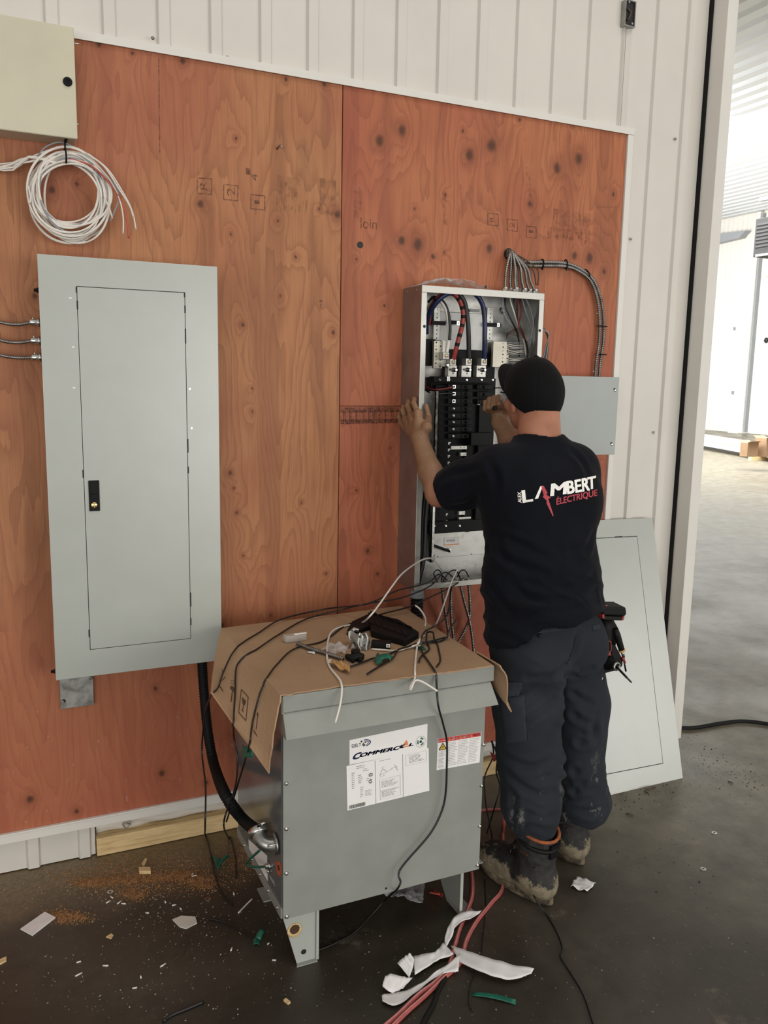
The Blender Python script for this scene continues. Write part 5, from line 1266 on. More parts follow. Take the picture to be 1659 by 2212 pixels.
# ---- right arm, closed hand holding a screwdriver
v.cone(SHR, ELR, .050, .043, .03); v.chain([ELR, FMR, WRR], [.042, .0385, .0295], .02)
def HR(cx, cy, y): return A3(P(850 + cx/4.88, 800 + cy/4.88, y))
pc = HR(1105, 440, -.275)
v.cone(WRR, pc, .027, .024, .015)
mc = [HR(1128,318,-.272), HR(1085,318,-.258), HR(1038,330,-.246), HR(993,352,-.236)]
pp = [HR(1112,282,-.298), HR(1062,290,-.285), HR(1012,305,-.272), HR(968,335,-.260)]
dd = [HR(1095,375,-.318), HR(1048,385,-.305), HR(1002,395,-.291), HR(962,410,-.277)]
ee = [HR(1105,418,-.298), HR(1062,425,-.288), HR(1020,432,-.276), HR(985,440,-.264)]
for k_ in mc: v.cone(pc, k_, .019, .0125, .012)
for i in range(4):
    r0 = (.0096,.0098,.0094,.0086)[i]
    v.chain([mc[i], pp[i]], [r0+.0012, r0+.0003], .004); v.chain([pp[i], dd[i], ee[i]], [r0, r0*.95, r0*.85], .0025)
t1_, t2_, t3_ = HR(1185,470,-.296), HR(1180,395,-.318), HR(1112,352,-.332)
v.cone(pc, t1_, .021, .017, .014); v.chain([t1_, t2_], [.016,.0118], .008); v.chain([t2_, t3_], [.0118,.0092], .003)
V, Q = v.mesh(smooth_it=1)
nbuild('body', V, Q, MT['skin'], MAN)
# ---- T-shirt
def folds(V, N, sets):
    d = np.zeros(len(V))
    for amp, sc, seed, ridge in sets:
        n = vnoise(V*np.array(sc), seed); d += amp*((.5-np.abs(n)) if ridge else n)
    return d
s = Vox((1.20, -.90, .74), (1.90, -.36, 1.52), .004)
s.ell((1.558,-.605,1.235), (.203,.128,.175), .03); s.ell((1.545,-.650,1.02), (.208,.138,.20), .08); s.ell((1.550,-.690,.86), (.206,.150,.16), .06)
s.cone(SHL, SHR, .076, .076, .05); s.cone((1.50,-.585,1.375), (NB.x, NB.y, NB.z-.02), .060, .068, .05); s.cone((1.64,-.585,1.375), (NB.x, NB.y, NB.z-.02), .060, .068, .05)
s.ell((1.47,-.655,1.25), (.085,.065,.11), .05); s.ell((1.65,-.655,1.25), (.085,.065,.11), .05)      # shoulder blades
def toward(a, b, t): return tuple(np.array(a)*(1-t) + np.array(b)*t)
s.chain([SHL, toward(SHL, ELL, .55), toward(SHL, ELL, 1.1)], [.080, .070, .064], .035); s.cutcyl(toward(SHL, ELL, .86), np.array(ELL)-np.array(SHL), .11, .25); s.chain([SHR, toward(SHR, ELR, 1.0)], [.078, .066], .035)
# openings: neck, sleeves, hem
s.cone((NB.x, NB.y, NB.z-.012), (NB.x+.004, NB.y+.02, NB.z+.1), .074, .079, .006, '-')
s.cone(toward(SHL, ELL, .72), toward(SHL, ELL, 1.1), .052, .054, .004, '-'); s.cone(toward(SHR, ELR, .85), toward(ELR, FMR, .6), .048, .046, .004, '-')
X_, Y_, Z_ = s.ax[0][:,None,None], s.ax[1][None,:,None], s.ax[2][None,None,:]
zh = P(1160,1356,-.825).z + .10*(X_-1.54) - .085*np.clip((1.46-X_)/.13, 0, 1)**1.3 + .004*np.sin(X_*40) + 0*Y_
s.F = np.maximum(s.F, (zh - Z_).astype(np.float32))
zc_ = .83
s.ell((1.550,-.680,.82), (.192,.128,.10), .01, '-')
def shirt_disp(V, N):
    low = np.clip((1.25 - V[:,2])/.4, 0, 1); W = V.copy(); W[:,2] += .5*(V[:,0]-1.5)
    d = folds(V, N, ((.0045, (9, 9, 6), 1, False), (.0026, (20, 20, 13), 2, True)))
    d += low*folds(W, N, ((.019, (3.6, 3, 15), 3, True), (.010, (7, 6, 27), 4, True)))
    sl = np.clip((1.47 - V[:,0])/.1, 0, 1)*np.clip((V[:,2]-1.15)/.1, 0, 1)
    d += sl*folds(V, N, ((.008, (14, 9, 9), 6, True),))
    return d*np.clip((1.42 - V[:,2])/.05, .2, 1)
SV, SQ = s.mesh(shirt_disp, 2)
K2 = lambda *ps: [((830 + p[0]/2.476, 900 + p[1]/2.476) if not isinstance(p, float) else p) for p in ps]
SV = crease(SV, SQ, [K2((560,700),(700,790),(860,840)), K2((620,640),(760,700),(880,760),.7), K2((700,960),(900,990),(1130,940)), K2((580,1100),(760,1060),(1000,1030),(1140,990)), K2((520,560),(600,640),(640,760),.8),
    K2((1120,620),(1080,700),(1000,720),.8), K2((350,480),(440,470),(500,430)), K2((300,340),(400,300),(500,280),.7), K2((560,240),(600,330),(590,420),.8), K2((690,900),(760,960),(860,985),.8), K2((1120,850),(1050,910),(950,930),.8), K2((560,880),(600,960),(680,1040),.8), K2((1000,180),(1060,250),(1090,330),.6)], .0075, .011)
SHIRT = nbuild('shirt', SV, SQ, MT['navy_cotton'], MAN); bvs = bvh_of(SV, SQ)
q = []
for i in range(28):
    a = i*2*math.pi/28; q.append(Vector((NB.x + .0745*math.cos(a), NB.y + .004 + .076*math.sin(a), NB.z - .008 + .008*math.sin(a) + .004*abs(math.cos(a)))))
mb = MB(); mb.tube(q, .0062, 6, closed=True); build('collar', mb, MT['navy_cotton'], SHIRT)
# shirt lettering: printed shapes that lie on the cloth
def on_shirt(px, py, off=.0016): return onto(bvs, px, py, off)
def subdiv2d(sh, mx):
    vs, fs = list(sh[0]), []
    st = [f for f in sh[1]]; tri_ = []
    for f in st:
        for k in range(1, len(f)-1): tri_.append((f[0], f[k], f[k+1]))
    out = []; mid = {}
    while tri_:
        a, b, c = tri_.pop(); e = [(a,b),(b,c),(c,a)]; L = [math.hypot(vs[i][0]-vs[j][0], vs[i][1]-vs[j][1]) for i, j in e]
        k = L.index(max(L))
        if L[k] < mx or len(out) > 4000: out.append((a,b,c)); continue
        i, j = e[k]; key = (min(i,j), max(i,j))
        if key not in mid: vs.append(((vs[i][0]+vs[j][0])/2, (vs[i][1]+vs[j][1])/2)); mid[key] = len(vs)-1
        m_ = mid[key]; o = ({a,b,c} - {i,j}).pop()
        tri_ += [(i, m_, o), (m_, j, o)]
    return vs, out
def shirt_print(name, mat, shapes):
    """shapes in pixel coordinates"""
    for sh in shapes:
        vs, fs = subdiv2d(sh, 4.0); pts = [on_shirt(*p) for p in vs]; mb = MB()
        good = [f for f in fs if all(pts[i] is not None for i in f)]
        out = []
        for f in good:
            a, b, c = (pts[i] for i in f)
            if max((a-b).length, (b-c).length, (c-a).length) > .05: continue
            out.append(f if (b-a).cross(c-a).dot(CAM-a) > 0 else f[::-1])
        pts = [p if p is not None else Vector((1.6,-.7,1.1)) for p in pts]
        mb.add(pts, out); build(name, mb, MT[mat], SHIRT)
def quad_map(sh, o, u, v): return [(o[0] + (u[0]-o[0])*x + (v[0]-o[0])*y, o[1] + (u[1]-o[1])*x + (v[1]-o[1])*y) for x, y in sh[0]], sh[1]
G4 = lambda x, y: (830 + x/2.476, 900 + y/2.476)
def gq(t, o, u, v, bold=.05): return quad_map(text2d(t, bold), G4(*o), G4(*u), G4(*v))
shirt_print('white_lettering', 'print_white', [gq('L', (744,459), (792,451), (737,397), .06), ([G4(804,441), G4(822,438), G4(846,374), G4(834,372)], [(0,1,2,3)]), gq('M', (890,424), (970,412), (895,362), .06)])
shirt_print('white_lettering', 'print_white', [gq('B', (980,413), (1016,407), (975,348), .06), gq('E', (1024,406), (1054,400), (1018,342), .06), gq('R', (1060,400), (1096,393), (1056,334), .06), gq('T', (1088,390), (1130,381), (1086,328), .06)])
shirt_print('white_lettering', 'print_white', [gq('ALEX', (734,460), (731,404), (716,460), .04)])
shirt_print('red_lettering', 'print_red', [gq('ÉLECTRIQUE', (920,478), (1136,429), (920,430), .05)])
shirt_print('red_bolt', 'print_red', [([G4(*p) for p in ((836,370),(852,371),(872,408),(866,418),(890,434),(876,440),(904,528),(900,534),(866,462),(868,450),(846,428),(852,420))], [(0,1,2,11),(2,3,10,11),(3,4,5,10),(5,9,10),(5,6,8,9),(6,7,8)])])
# ---- trousers
p = Vox((1.24, -.96, .04), (1.90, -.46, 1.0), .004)
p.ell((1.550,-.680,.86), (.192,.128,.12), .03); p.ell((1.485,-.745,.795), (.100,.088,.105), .035); p.ell((1.645,-.725,.800), (.098,.088,.105), .03)
CL, CR = (ANL[0]-.002, ANL[1]-.008, .235), (ANR[0]-.006, ANR[1], .175)
MDL, MDR = A3(P(1150,1740,-.742)), A3(P(1254,1730,-.652))
THL, THR = A3(P(1138,1520,-.705)), A3(P(1252,1520,-.640))
p.chain([HIL, THL, KNL, MDL, CL], [.112, .108, .099, .086, .058], .03); p.chain([HIR, THR, KNR, MDR, CR], [.108, .098, .090, .084, .076], .022)
p.ell((CR[0]+.055, CR[1]-.045, .235), (.04,.04,.055), .03); p.ell((CR[0]+.03, CR[1]-.06, .20), (.05,.035,.03), .02)    # bunched right cuff
p.halfspace((0,0,.975), (0,0,1)); X_, Y_, Z_ = p.ax[0][:,None,None], p.ax[1][None,:,None], p.ax[2][None,None,:]; an_ = np.arctan2(Y_-ANR[1], X_-ANR[0])
p.F = np.maximum(p.F, (.168 + .014*np.sin(an_*3+.6) + .010*np.sin(an_*5) - Z_).astype(np.float32))
def trouser_disp(V, N):
    W = V.copy(); W[:,2] += .55*(V[:,0]-1.55)*np.sign(1.56-V[:,0])
    lo = np.clip((.55-V[:,2])/.35, 0, 1); seat = np.exp(-((V[:,2]-.72)/.09)**2)
    d = folds(V, N, ((.004, (9,9,7), 11, False),)) + folds(W, N, ((.015, (4.5,4.5,13), 12, True),))*(.35+.65*np.maximum(lo, seat))
    d += lo*folds(W, N, ((.015, (6,6,20), 13, True), (.006, (13,13,34), 14, True)))
    return d - .003
PV, PQ = p.mesh(trouser_disp, 2)
K3 = lambda *ps: [((960 + q_[0]/1.587, 1250 + q_[1]/1.587) if not isinstance(q_, float) else q_) for q_ in ps]
PV = crease(PV, PQ, [K3((290,340),(340,338),(385,325),(402,300),1.3), K3((400,325),(450,338),(505,312),1.3), K3((455,185),(442,240),(426,280),(402,312),1.2), K3((190,430),(260,385),(350,350)), K3((200,520),(300,475),(372,420)), K3((505,500),(450,470),(400,462),1.2),
    K3((512,520),(470,560),(400,590),1.2), K3((500,430),(450,400),(405,385)), K3((200,600),(290,645),(370,620)), K3((215,665),(280,720),(335,745)), K3((220,838),(300,846),(380,856),1.2), K3((215,790),(290,802),(350,790)), K3((400,700),(450,732),(515,720),1.3),
    K3((420,765),(490,790),(545,760),1.3), K3((400,640),(450,660),(515,640)), K3((520,470),(512,520),(520,560)), K3((230,720),(240,780),(235,830)), K3((410,735),(470,765),(530,740),1.2), K3((430,790),(500,805),(550,785),1.2), K3((395,690),(430,705),(470,700)), K3((240,810),(300,822),(370,815))], .0075, .011)
PANTS = nbuild('trousers', PV, PQ, MT['charcoal_twill'], MAN); bvp = bvh_of(PV, PQ)
def patch(name, bvh, quad, nu, nv, off, mat, parent, th=.002):
    def fn(u, v_):
        a, b, c, d = quad; x = (a[0]*(1-u)+b[0]*u)*(1-v_) + (d[0]*(1-u)+c[0]*u)*v_; y = (a[1]*(1-u)+b[1]*u)*(1-v_) + (d[1]*(1-u)+c[1]*u)*v_
        r = onto(bvh, x, y, off); return r
    g = [[fn(i/nu, j/nv) for j in range(nv+1)] for i in range(nu+1)]
    if any(x is None for r in g for x in r): return None
    c = (g[nu][0]-g[0][0]).cross(g[0][nv]-g[0][0])
    mb = MB(); mb.sheet(lambda u, v_: g[int(round(u*nu))][int(round(v_*nv))], nu, nv, th if c.dot(CAM-g[0][0]) > 0 else -th)
    return build(name, mb, MT[mat], parent)
MT['twill_patch'] = cloth('charcoal_twill_patch', '#2a2d32', '#33363c', 700)
patch('cargo_pocket_flap', bvp, ((1078,1472),(1128,1474),(1122,1504),(1080,1506)), 10, 6, .005, 'twill_patch', PANTS, .003)
patch('cargo_pocket', bvp, ((1080,1508),(1132,1500),(1138,1600),(1092,1606)), 10, 16, .0025, 'twill_patch', PANTS, .002)
patch('back_pocket_welt', bvp, ((1156,1362),(1222,1352),(1222,1360),(1156,1370)), 14, 3, .002, 'twill_patch', PANTS, .001)
patch('belt_loop', bvp, ((1149,1346),(1160,1344),(1163,1366),(1153,1368)), 4, 6, .004, 'twill_patch', PANTS, .003)
patch('side_pocket_welt', bvp, ((1278,1350),(1296,1348),(1296,1360),(1280,1362)), 5, 4, .002, 'twill_patch', PANTS, .001)
c = onto(bvp, 1165, 1373, .001)
if c: mb = MB(); mb.lathe(c, (CAM-c), [(.0065,0),(.0065,.003),(.003,.004),(.001,.004)], 12); build('button', mb, MT['black_plastic'], PANTS)
# seams: centre back and inner leg
def seam(pts, r=.0016):
    q = [onto(bvp, *p_, .0003) for p_ in pts]; q = [x for x in q if x is not None]
    if len(q) > 2: mb = MB(); mb.tube(spline(q, .01), r, 5); build('seam', mb, MT['twill_patch'], PANTS)
seam([(1252,1332),(1246,1370),(1236,1410),(1224,1436)]); seam([(1135,1515),(1140,1560),(1140,1600)])
# ---- boots: built once in their own axes (y forward), then set under each ankle
b = Vox((-.085, -.115, -.01), (.085, .245, .30), .0036)
b.chain([(0,-.045,.055), (0,.0,.065)], [.043, .048], .03); b.chain([(0,.0,.065), (0,.10,.052), (.004,.155,.046), (.002,.185,.044)], [.050, .050, .049, .043], .03)
b.chain([(0,-.010,.09), (0,-.012,.29)], [.056, .069], .04); b.ell((0,.165,.052), (.050,.056,.042), .02)
b.halfspace((0,0,.014), (0,0,-1)); b.halfspace((0,0,.240), (0,-.27,.96)); b.cone((0,-.012,.20), (0,-.012,.34), .056, .064, .004, '-')
def boot_disp(V, N): return folds(V, N, ((.0035, (30,30,40), 21, True), (.0018, (60,60,60), 22, False)))*np.clip((V[:,2]-.03)/.03, 0, 1)
BV, BQ = b.mesh(boot_disp, 1)
def boot(ank, fwd, lab):
    f = Vector((fwd[0], fwd[1], 0)).normalized(); sx = Vector((f.y, -f.x, 0)); o = Vector((ank[0], ank[1], 0))
    tw = lambda x, y, z: o + sx*x + f*y + Vector((0,0,z))
    R_ = np.array([[sx.x, sx.y, 0],[f.x, f.y, 0],[0,0,1]]); BT = nbuild('boot', BV @ R_ + np.array(o), BQ, MT['boot_leather'], MAN)
    me = BT.data; me.transform(Matrix.Translation(worldloc(MAN) - o)); BT.location = o - worldloc(MAN)
    me.transform(Matrix(((sx.x, sx.y, 0, 0),(f.x, f.y, 0, 0),(0,0,1,0),(0,0,0,1)))); BT.rotation_euler = (0, 0, math.atan2(-f.x, f.y))
    out = []
    for i in range(28):
        a = i*2*math.pi/28; y = -.012 + .0; wdt = .050 + .006*math.sin(a*1.0)
        out.append((wdt*math.cos(a)*(1.02 if math.sin(a) > 0 else .93), .055 + .150*math.sin(a) + .018))
    def lw(mbx, name, mat, par):
        # sub-parts are written in the boot's own axes
        me2 = bpy.data.meshes.new(name); me2.from_pydata([tuple(x) for x in mbx.v], [], mbx.f); me2.polygons.foreach_set('use_smooth', mbx.sm); me2.materials.append(MT[mat]); me2.update()
        ob = bpy.data.objects.new(name, me2); COL.objects.link(ob); ob.parent = par; return ob
    mb = MB(); mb.rings([[Vector((x*k_, y*k_+(1-k_)*.07, z)) for x, y in out] for k_, z in ((.99,.001),(1.04,.006),(1.04,.022),(1.0,.030))], smooth=True); lw(mb, 'sole', 'sole', BT)
    mb = MB(); mb.tube([Vector((.064*math.cos(i*.2618), -.012 + .066*math.sin(i*.2618), .2375 + .0185*math.sin(i*.2618))) for i in range(24)], .0054, 6, closed=True); lw(mb, 'collar_lining', 'orange_lining', BT)
    mb = MB(); mb.tube([Vector((.0655*math.cos(i*.2618), -.012 + .067*math.sin(i*.2618), .205 + .017*math.sin(i*.2618))) for i in range(24)], .007, 6, closed=True); lw(mb, 'collar_padding', 'black_rubber', BT)
    mb = MB(); mb.obox((0, -.077, .185), (.016,0,0), (0,.004,0), (0,0,.022)); lw(mb, 'heel_tab', 'black_plastic', BT)
    for k in range(6):
        y, z = .046 + .014*k, .190 - .020*k; wd_ = .030
        mb = MB(); mb.tube([Vector((-wd_, y-.014, z-.012)), Vector((-.012, y, z+.004)), Vector((.012, y+.004, z+.004)), Vector((wd_, y-.010, z-.012))], .0034, 6); lw(mb, 'lace', 'black_wire', BT)
    for side in (-1, 1):
        mb = MB()
        for k in range(3): mb.tube([Vector((side*(.050+.004*k*0), -.048+.012*k, .135-.02*k)), Vector((side*.0545, -.005+.014*k, .118-.02*k)), Vector((side*.048, .030+.014*k, .094-.018*k))], .0030, 5)
        lw(mb, 'side_welt', 'black_plastic', BT)['kind'] = 'stuff'
    mb = MB(); mb.obox((-.0635, -.012, .172), (.0015,0,0), (0,.016,0), (0,0,.003)); lw(mb, 'brand_tag', 'ink_brown', BT)
    return BT
boot((ANL[0], ANL[1]), (-.07, .29), '')
boot((ANR[0], ANR[1]), (-.025, .29), '')
# ---- cap
kz_b = P(1186,903,HD.y-.105).z - .027; slope = (P(1098,849,HD.y+.04).z - kz_b)/.148; kz_f = kz_b + slope*.2
cp = Vox((HD.x-.13, HD.y-.15, HD.z-.12), (HD.x+.13, HD.y+.15, HD.z+.15), .0032)
cp.ell((HD.x-.002, HD.y-.004, HD.z+.004), (.0915,.110,.118), .01); cp.ell((HD.x, HD.y+.05, HD.z+.045), (.066,.05,.055), .03)
cnn = np.array((0, slope, -1.0)); cp.halfspace((HD.x, HD.y-.108, kz_b), cnn/np.linalg.norm(cnn)); cp.ell((HD.x, HD.y, HD.z-.02), (.081,.100,.095), .004, '-')
def cap_disp(V, N):
    ang = np.arctan2(V[:,1]-HD.y, V[:,0]-HD.x); sm_ = np.abs(((ang/(math.pi/3)) % 1) - .5)
    return folds(V, N, ((.0022, (16,16,14), 31, False),)) - .0016*np.exp(-((.5-sm_)/.02)**2)
CV, CQ = cp.mesh(cap_disp, 2)
CAP = nbuild('cap', CV, CQ, MT['cap_black'], MAN)
mb = MB(); mb.lathe((HD.x, HD.y-.004, HD.z+.118), (0,0,1), [(.009,0),(.009,.004),(.005,.007),(.001,.008)], 12); build('button', mb, MT['cap_black'], CAP)
def brim(u, v_):
    a = (u-.5)*2.5; e = 1-(2*u-1)**2
    x0, y0 = .087*math.sin(a), .104*math.cos(a)
    reach = .074*max(0, e)**.55
    zb = kz_b + slope*(y0+.104) + .004 + .012*e
    return Vector((HD.x + x0*(1+.02*v_), HD.y - .004 + y0 - .004 + reach*v_, zb + .10*reach*v_ + .034*e*v_ - .006*(1-e)*v_))
mb = MB(); mb.sheet(brim, 24, 8, .0032); build('brim', mb, MT['cap_black'], CAP)
# safety glasses: temples run under the cap to the ears
GL = bpy.data.objects.new('safety_glasses', None); COL.objects.link(GL); GL.parent = MAN
for sx in (-1, 1):
    mb = MB(); mb.tube([Vector((HD.x+sx*.064, HD.y+.098, HD.z+.004)), Vector((HD.x+sx*.079, HD.y+.06, HD.z+.004)), Vector((HD.x+sx*.084, HD.y-.002, HD.z-.002)), Vector((HD.x+sx*.083, HD.y-.030, HD.z-.022)), Vector((HD.x+sx*.078, HD.y-.038, HD.z-.044))], .0026, 6); build('temple_arm', mb, MT['black_plastic'], GL)
    mb = MB(); mb.sheet(lambda u, v_: Vector((HD.x+sx*(.008+.056*u), HD.y+.116-.018*u*u, HD.z+.018-.040*v_)), 8, 5, .0015); build('lens', mb, MT['clear_plastic'], GL)
# screwdriver in the closed hand
s0, s1 = Vector(HR(1062,398,-.300)), Vector(HR(1030,398,-.180)); d = (s1-s0).normalized()
SDV = thing('screwdriver', s0, 'slim screwdriver held in the right fist of the electrician', 'screwdriver')
mb = MB(); mb.lathe(s0 - d*.045, d, [(.006,0),(.0085,.01),(.0085,.06),(.006,.075),(.004,.08)], 10); build('handle', mb, MT['black_plastic'], SDV)
mb = MB(); mb.lathe(s0 + d*.034, d, [(.0028,0),(.0028,.07),(.0015,.075)], 8); build('shaft', mb, MT['galv_bright'], SDV)
# ---- tools on the right hip
TY = -.735
PO = thing('tool_pouch', P(1318,1440,TY), 'black tool pouch on the right hip of the electrician', 'tool pouch')
mb = MB()
prof = [P(*c, TY) for c in ((1283,1405),(1330,1392),(1347,1425),(1346,1440),(1330,1450),(1288,1460),(1282,1440))]
mb.prism(prof, (0,.055,0)); build('pocket', mb, MT['black_rubber'], PO, bevel=.006)
mb = MB(); mb.prism([P(*c, TY+.02) for c in ((1284,1330),(1326,1338),(1338,1360),(1330,1400),(1288,1405))], (0,.022,0)); build('belt_flap', mb, MT['black_rubber'], PO, bevel=.004)
mb = MB(); mb.prism([P(*c, TY-.002) for c in ((1292,1459),(1303,1456),(1306,1472),(1293,1475))], (0,.006,0)); tg = build('snap_strap', mb, MT['black_rubber'], PO, bevel=.001)
c = P(1299.5,1465.5,TY-.003); mb = MB(); mb.lathe(c, (0,-1,0), [(.0052,0),(.0052,.001),(.0042,.0018),(.001,.0018)], 14); build('snap', mb, MT['label_white'], tg)
mb = MB(); mb.tube([P(1286,1462,TY), P(1288,1475,TY), P(1287,1488,TY+.005)], .0045, 7); build('strap_end', mb, MT['black_rubber'], PO)
DY = TY - .03
ID = thing('impact_driver', P(1316,1400,DY), 'black and red impact driver hung battery up on the right hip of the electrician', 'power tool')
# battery
bt = [P(*c, DY) for c in ((1302,1312),(1353,1312),(1354,1325),(1352,1332),(1303,1330))]
mb = MB(); mb.prism(bt, (.012,.075,0)); bat = build('battery', mb, MT['black_plastic'], ID, bevel=.006)
mb = MB(); mb.prism([P(*c, DY-.001) for c in ((1304,1331),(1350,1333),(1345,1341),(1305,1340))], (.01,.07,0)); build('battery_foot', mb, MT['black_rubber'], ID, bevel=.003)
for c4 in (((1301,1328),(1306,1327),(1306,1336),(1302,1337)), ((1345,1333),(1350,1332),(1347,1340),(1343,1341))):
    mb = MB(); mb.prism([P(*c, DY-.003) for c in c4], (0,.03,0)); build('release_button', mb, MT['red_plastic'], ID, bevel=.001)
zt_ = P(1302,1312,DY).z; a, c = P(1306,1312,DY), P(1340,1312,DY)
mb = MB(); mb.box((a.x+.006, DY+.012, zt_-.002), (a.x+.022, DY+.06, zt_+.0012)); build('battery_stripe', mb, MT['red_plastic'], bat)
h0, h1 = P(1312,1338,DY+.03), P(1311,1412,DY+.03)
mb = MB(); mb.tube([h0, h0.lerp(h1,.3), h0.lerp(h1,.7), h1], [.0155,.0135,.0135,.0150], 12, flat=1.25); build('grip', mb, MT['black_rubber'], ID)
mb = MB(); q = [P(*c, DY+.012) for c in ((1306,1386),(1318,1386),(1320,1398),(1318,1408),(1306,1409),(1304,1396))]; mb.tube(spline(q, .005, True), .0022, 6, closed=True); build('trigger_guard', mb, MT['red_plastic'], ID)
mb = MB(); mb.prism([P(*c, DY+.008) for c in ((1306,1390),(1317,1391),(1317,1406),(1306,1406))], (0,.02,0)); build('trigger', mb, MT['black_plastic'], ID, bevel=.002)
mb = MB(); mb.prism([P(*c, DY+.004) for c in ((1302,1410),(1320,1410),(1321,1417),(1303,1418))], (0,.045,0)); build('red_collar', mb, MT['red_plastic'], ID, bevel=.003)
n0 = P(1315,1434,DY+.03); nd = (P(1343,1467,DY-.075) - P(1317,1437,DY-.02)).normalized()
mb = MB(); mb.lathe(n0 - Vector((0,-1,0))*.085 + Vector((0,0,.004)), (0,-1,0), [(.018,0),(.026,.008),(.027,.06),(.026,.085),(.022,.098),(.013,.112),(.012,.122),(.008,.124)], 18); build('motor_housing', mb, MT['black_plastic'], ID)
mb = MB(); mb.lathe(n0 + Vector((0,-.031,.004)), (0,-1,0), [(.0145,0),(.0145,.010),(.009,.012),(.009,.002)], 14); build('chuck_ring', mb, MT['galv'], ID)
mb = MB(); mb.lathe(n0 + Vector((0,-.034,.004)), (nd + Vector((0,-.15,0))).normalized(), [(.0038,0),(.0038,.055),(.0028,.058),(.0028,.075),(.0012,.080)], 6); build('driver_bit', mb, MT['black_wire'], ID)
PL = thing('hip_screwdriver', P(1338,1385,TY), 'screwdriver with black grip and yellow ring behind the impact driver on the hip', 'screwdriver')
g0, g1 = P(1329,1358,TY), P(1343,1404,TY)
mb = MB(); mb.tube([g0, g0.lerp(g1,.3), g0.lerp(g1,.8), g1], [.009,.0115,.0105,.0095], 10); build('grip', mb, MT['black_rubber'], PL)
mb = MB(); mb.lathe(g1, (g1-g0), [(.0105,-.002),(.0112,0),(.0112,.004),(.009,.005)], 12); build('ring', mb, MT['yellow_plastic'], PL)
mb = MB(); mb.tube([g1, P(1347,1420,TY)], .005, 8); build('ferrule', mb, MT['galv'], PL)
mb = MB(); mb.tube([P(1345,1420,TY-.004), P(1350,1432,TY-.004)], [.0055,.0035], 8); build('red_tip', mb, MT['red_plastic'], PL)
mb = MB(); mb.tube([P(1346,1420,TY+.004), P(1352,1450,TY+.004)], [.0025,.0032], 7); build('shaft', mb, MT['black_wire'], PL)
# ================================================================== leaning cover, junction box, cables on the wall
o = Vector((2.026, -.330, .001)); top_ = Vector((2.050, -.016, 1.062)); ez = (top_-o).normalized(); ex = Vector((1,0,0)); ex = (ex - ez*ex.dot(ez)).normalized(); en = ex.cross(ez)
if en.y > 0: en = -en
CW, CH = .512, (top_-o).length
LC = thing('leaning_panel_cover', o, 'grey panel cover with a door outline leaning on the white wall behind the electrician', 'panel cover')
def on_cover(px, py):
    d = ray(px, py); t = (o - CAM).dot(en)/d.dot(en); h = CAM + d*t - o; return h.dot(ex), h.dot(ez)
dl, db = on_cover(1311,1673); dr_, db2 = on_cover(1432,1643); _, dt = on_cover(1374,1158)
mb = plate_with_hole(o, ex, ez, en, CW, CH, CW-dr_, db, dr_, dt, .005); build('trim_plate', mb, MT['grey_paint'], LC, bevel=.001)
g = .0022; a = o + ex*((CW-dr_)+g) + ez*(db+g); mb = MB(); w_, h_ = dr_-(CW-dr_)-2*g, dt-db-2*g
mb.obox(a + ex*w_/2 + ez*h_/2 - en*.0016, ex*w_/2, ez*h_/2, en*.0022); build('door', mb, MT['grey_paint'], LC, bevel=.001)
mb = MB(); mb.obox(a + ex*w_/2 + ez*h_/2 - en*.0052, ex*(w_/2+.006), ez*(h_/2+.006), en*.0006); build('door_backing', mb, MT['black_rubber'], LC)
mb = MB(); mb.obox(o + ex*(dr_-.10) + ez*(dt+.001) + en*.0004, ex*.02, ez*.0016, en*.0004); build('hinge_slot', mb, MT['ink_black'], LC)
# junction box with a blank cover
JY = -.10
jx0, jx1 = 1.93, 2.266; jz0, jz1 = P(1328,982,JY).z, P(1333,814.5,JY).z
JB = thing('junction_box', ((jx0+jx1)/2, 0, jz0), 'square junction box with blank grey cover right of the open panelboard', 'junction box')
mb = MB(); mb.box((jx0+.004, JY+.004, jz0+.004), (jx1-.004, -.001, jz1-.004)); build('body', mb, MT['grey_paint'], JB)
mb = MB(); mb.box((jx0, JY, jz0), (jx1, JY+.003, jz1)); cv = build('cover', mb, MT['grey_matte'], JB, bevel=.0015)
for px, py in ((1329,843),(1322,960)):
    c = P(px, py, JY); mb = MB(); mb.lathe(c + Vector((-.001,0,0)), (0,-1,0), [(.0055,0),(.0055,.002),(.004,.003),(.001,.003)], 10); build('cover_screw', mb, MT['galv_bright'], JB)
    mb = MB(); mb.lathe(c + Vector((-.004,0,.004)), (0,-1,0), [(.0055,0),(.0055,.0006)], 10); build('keyhole_slot', mb, MT['ink_black'], JB)
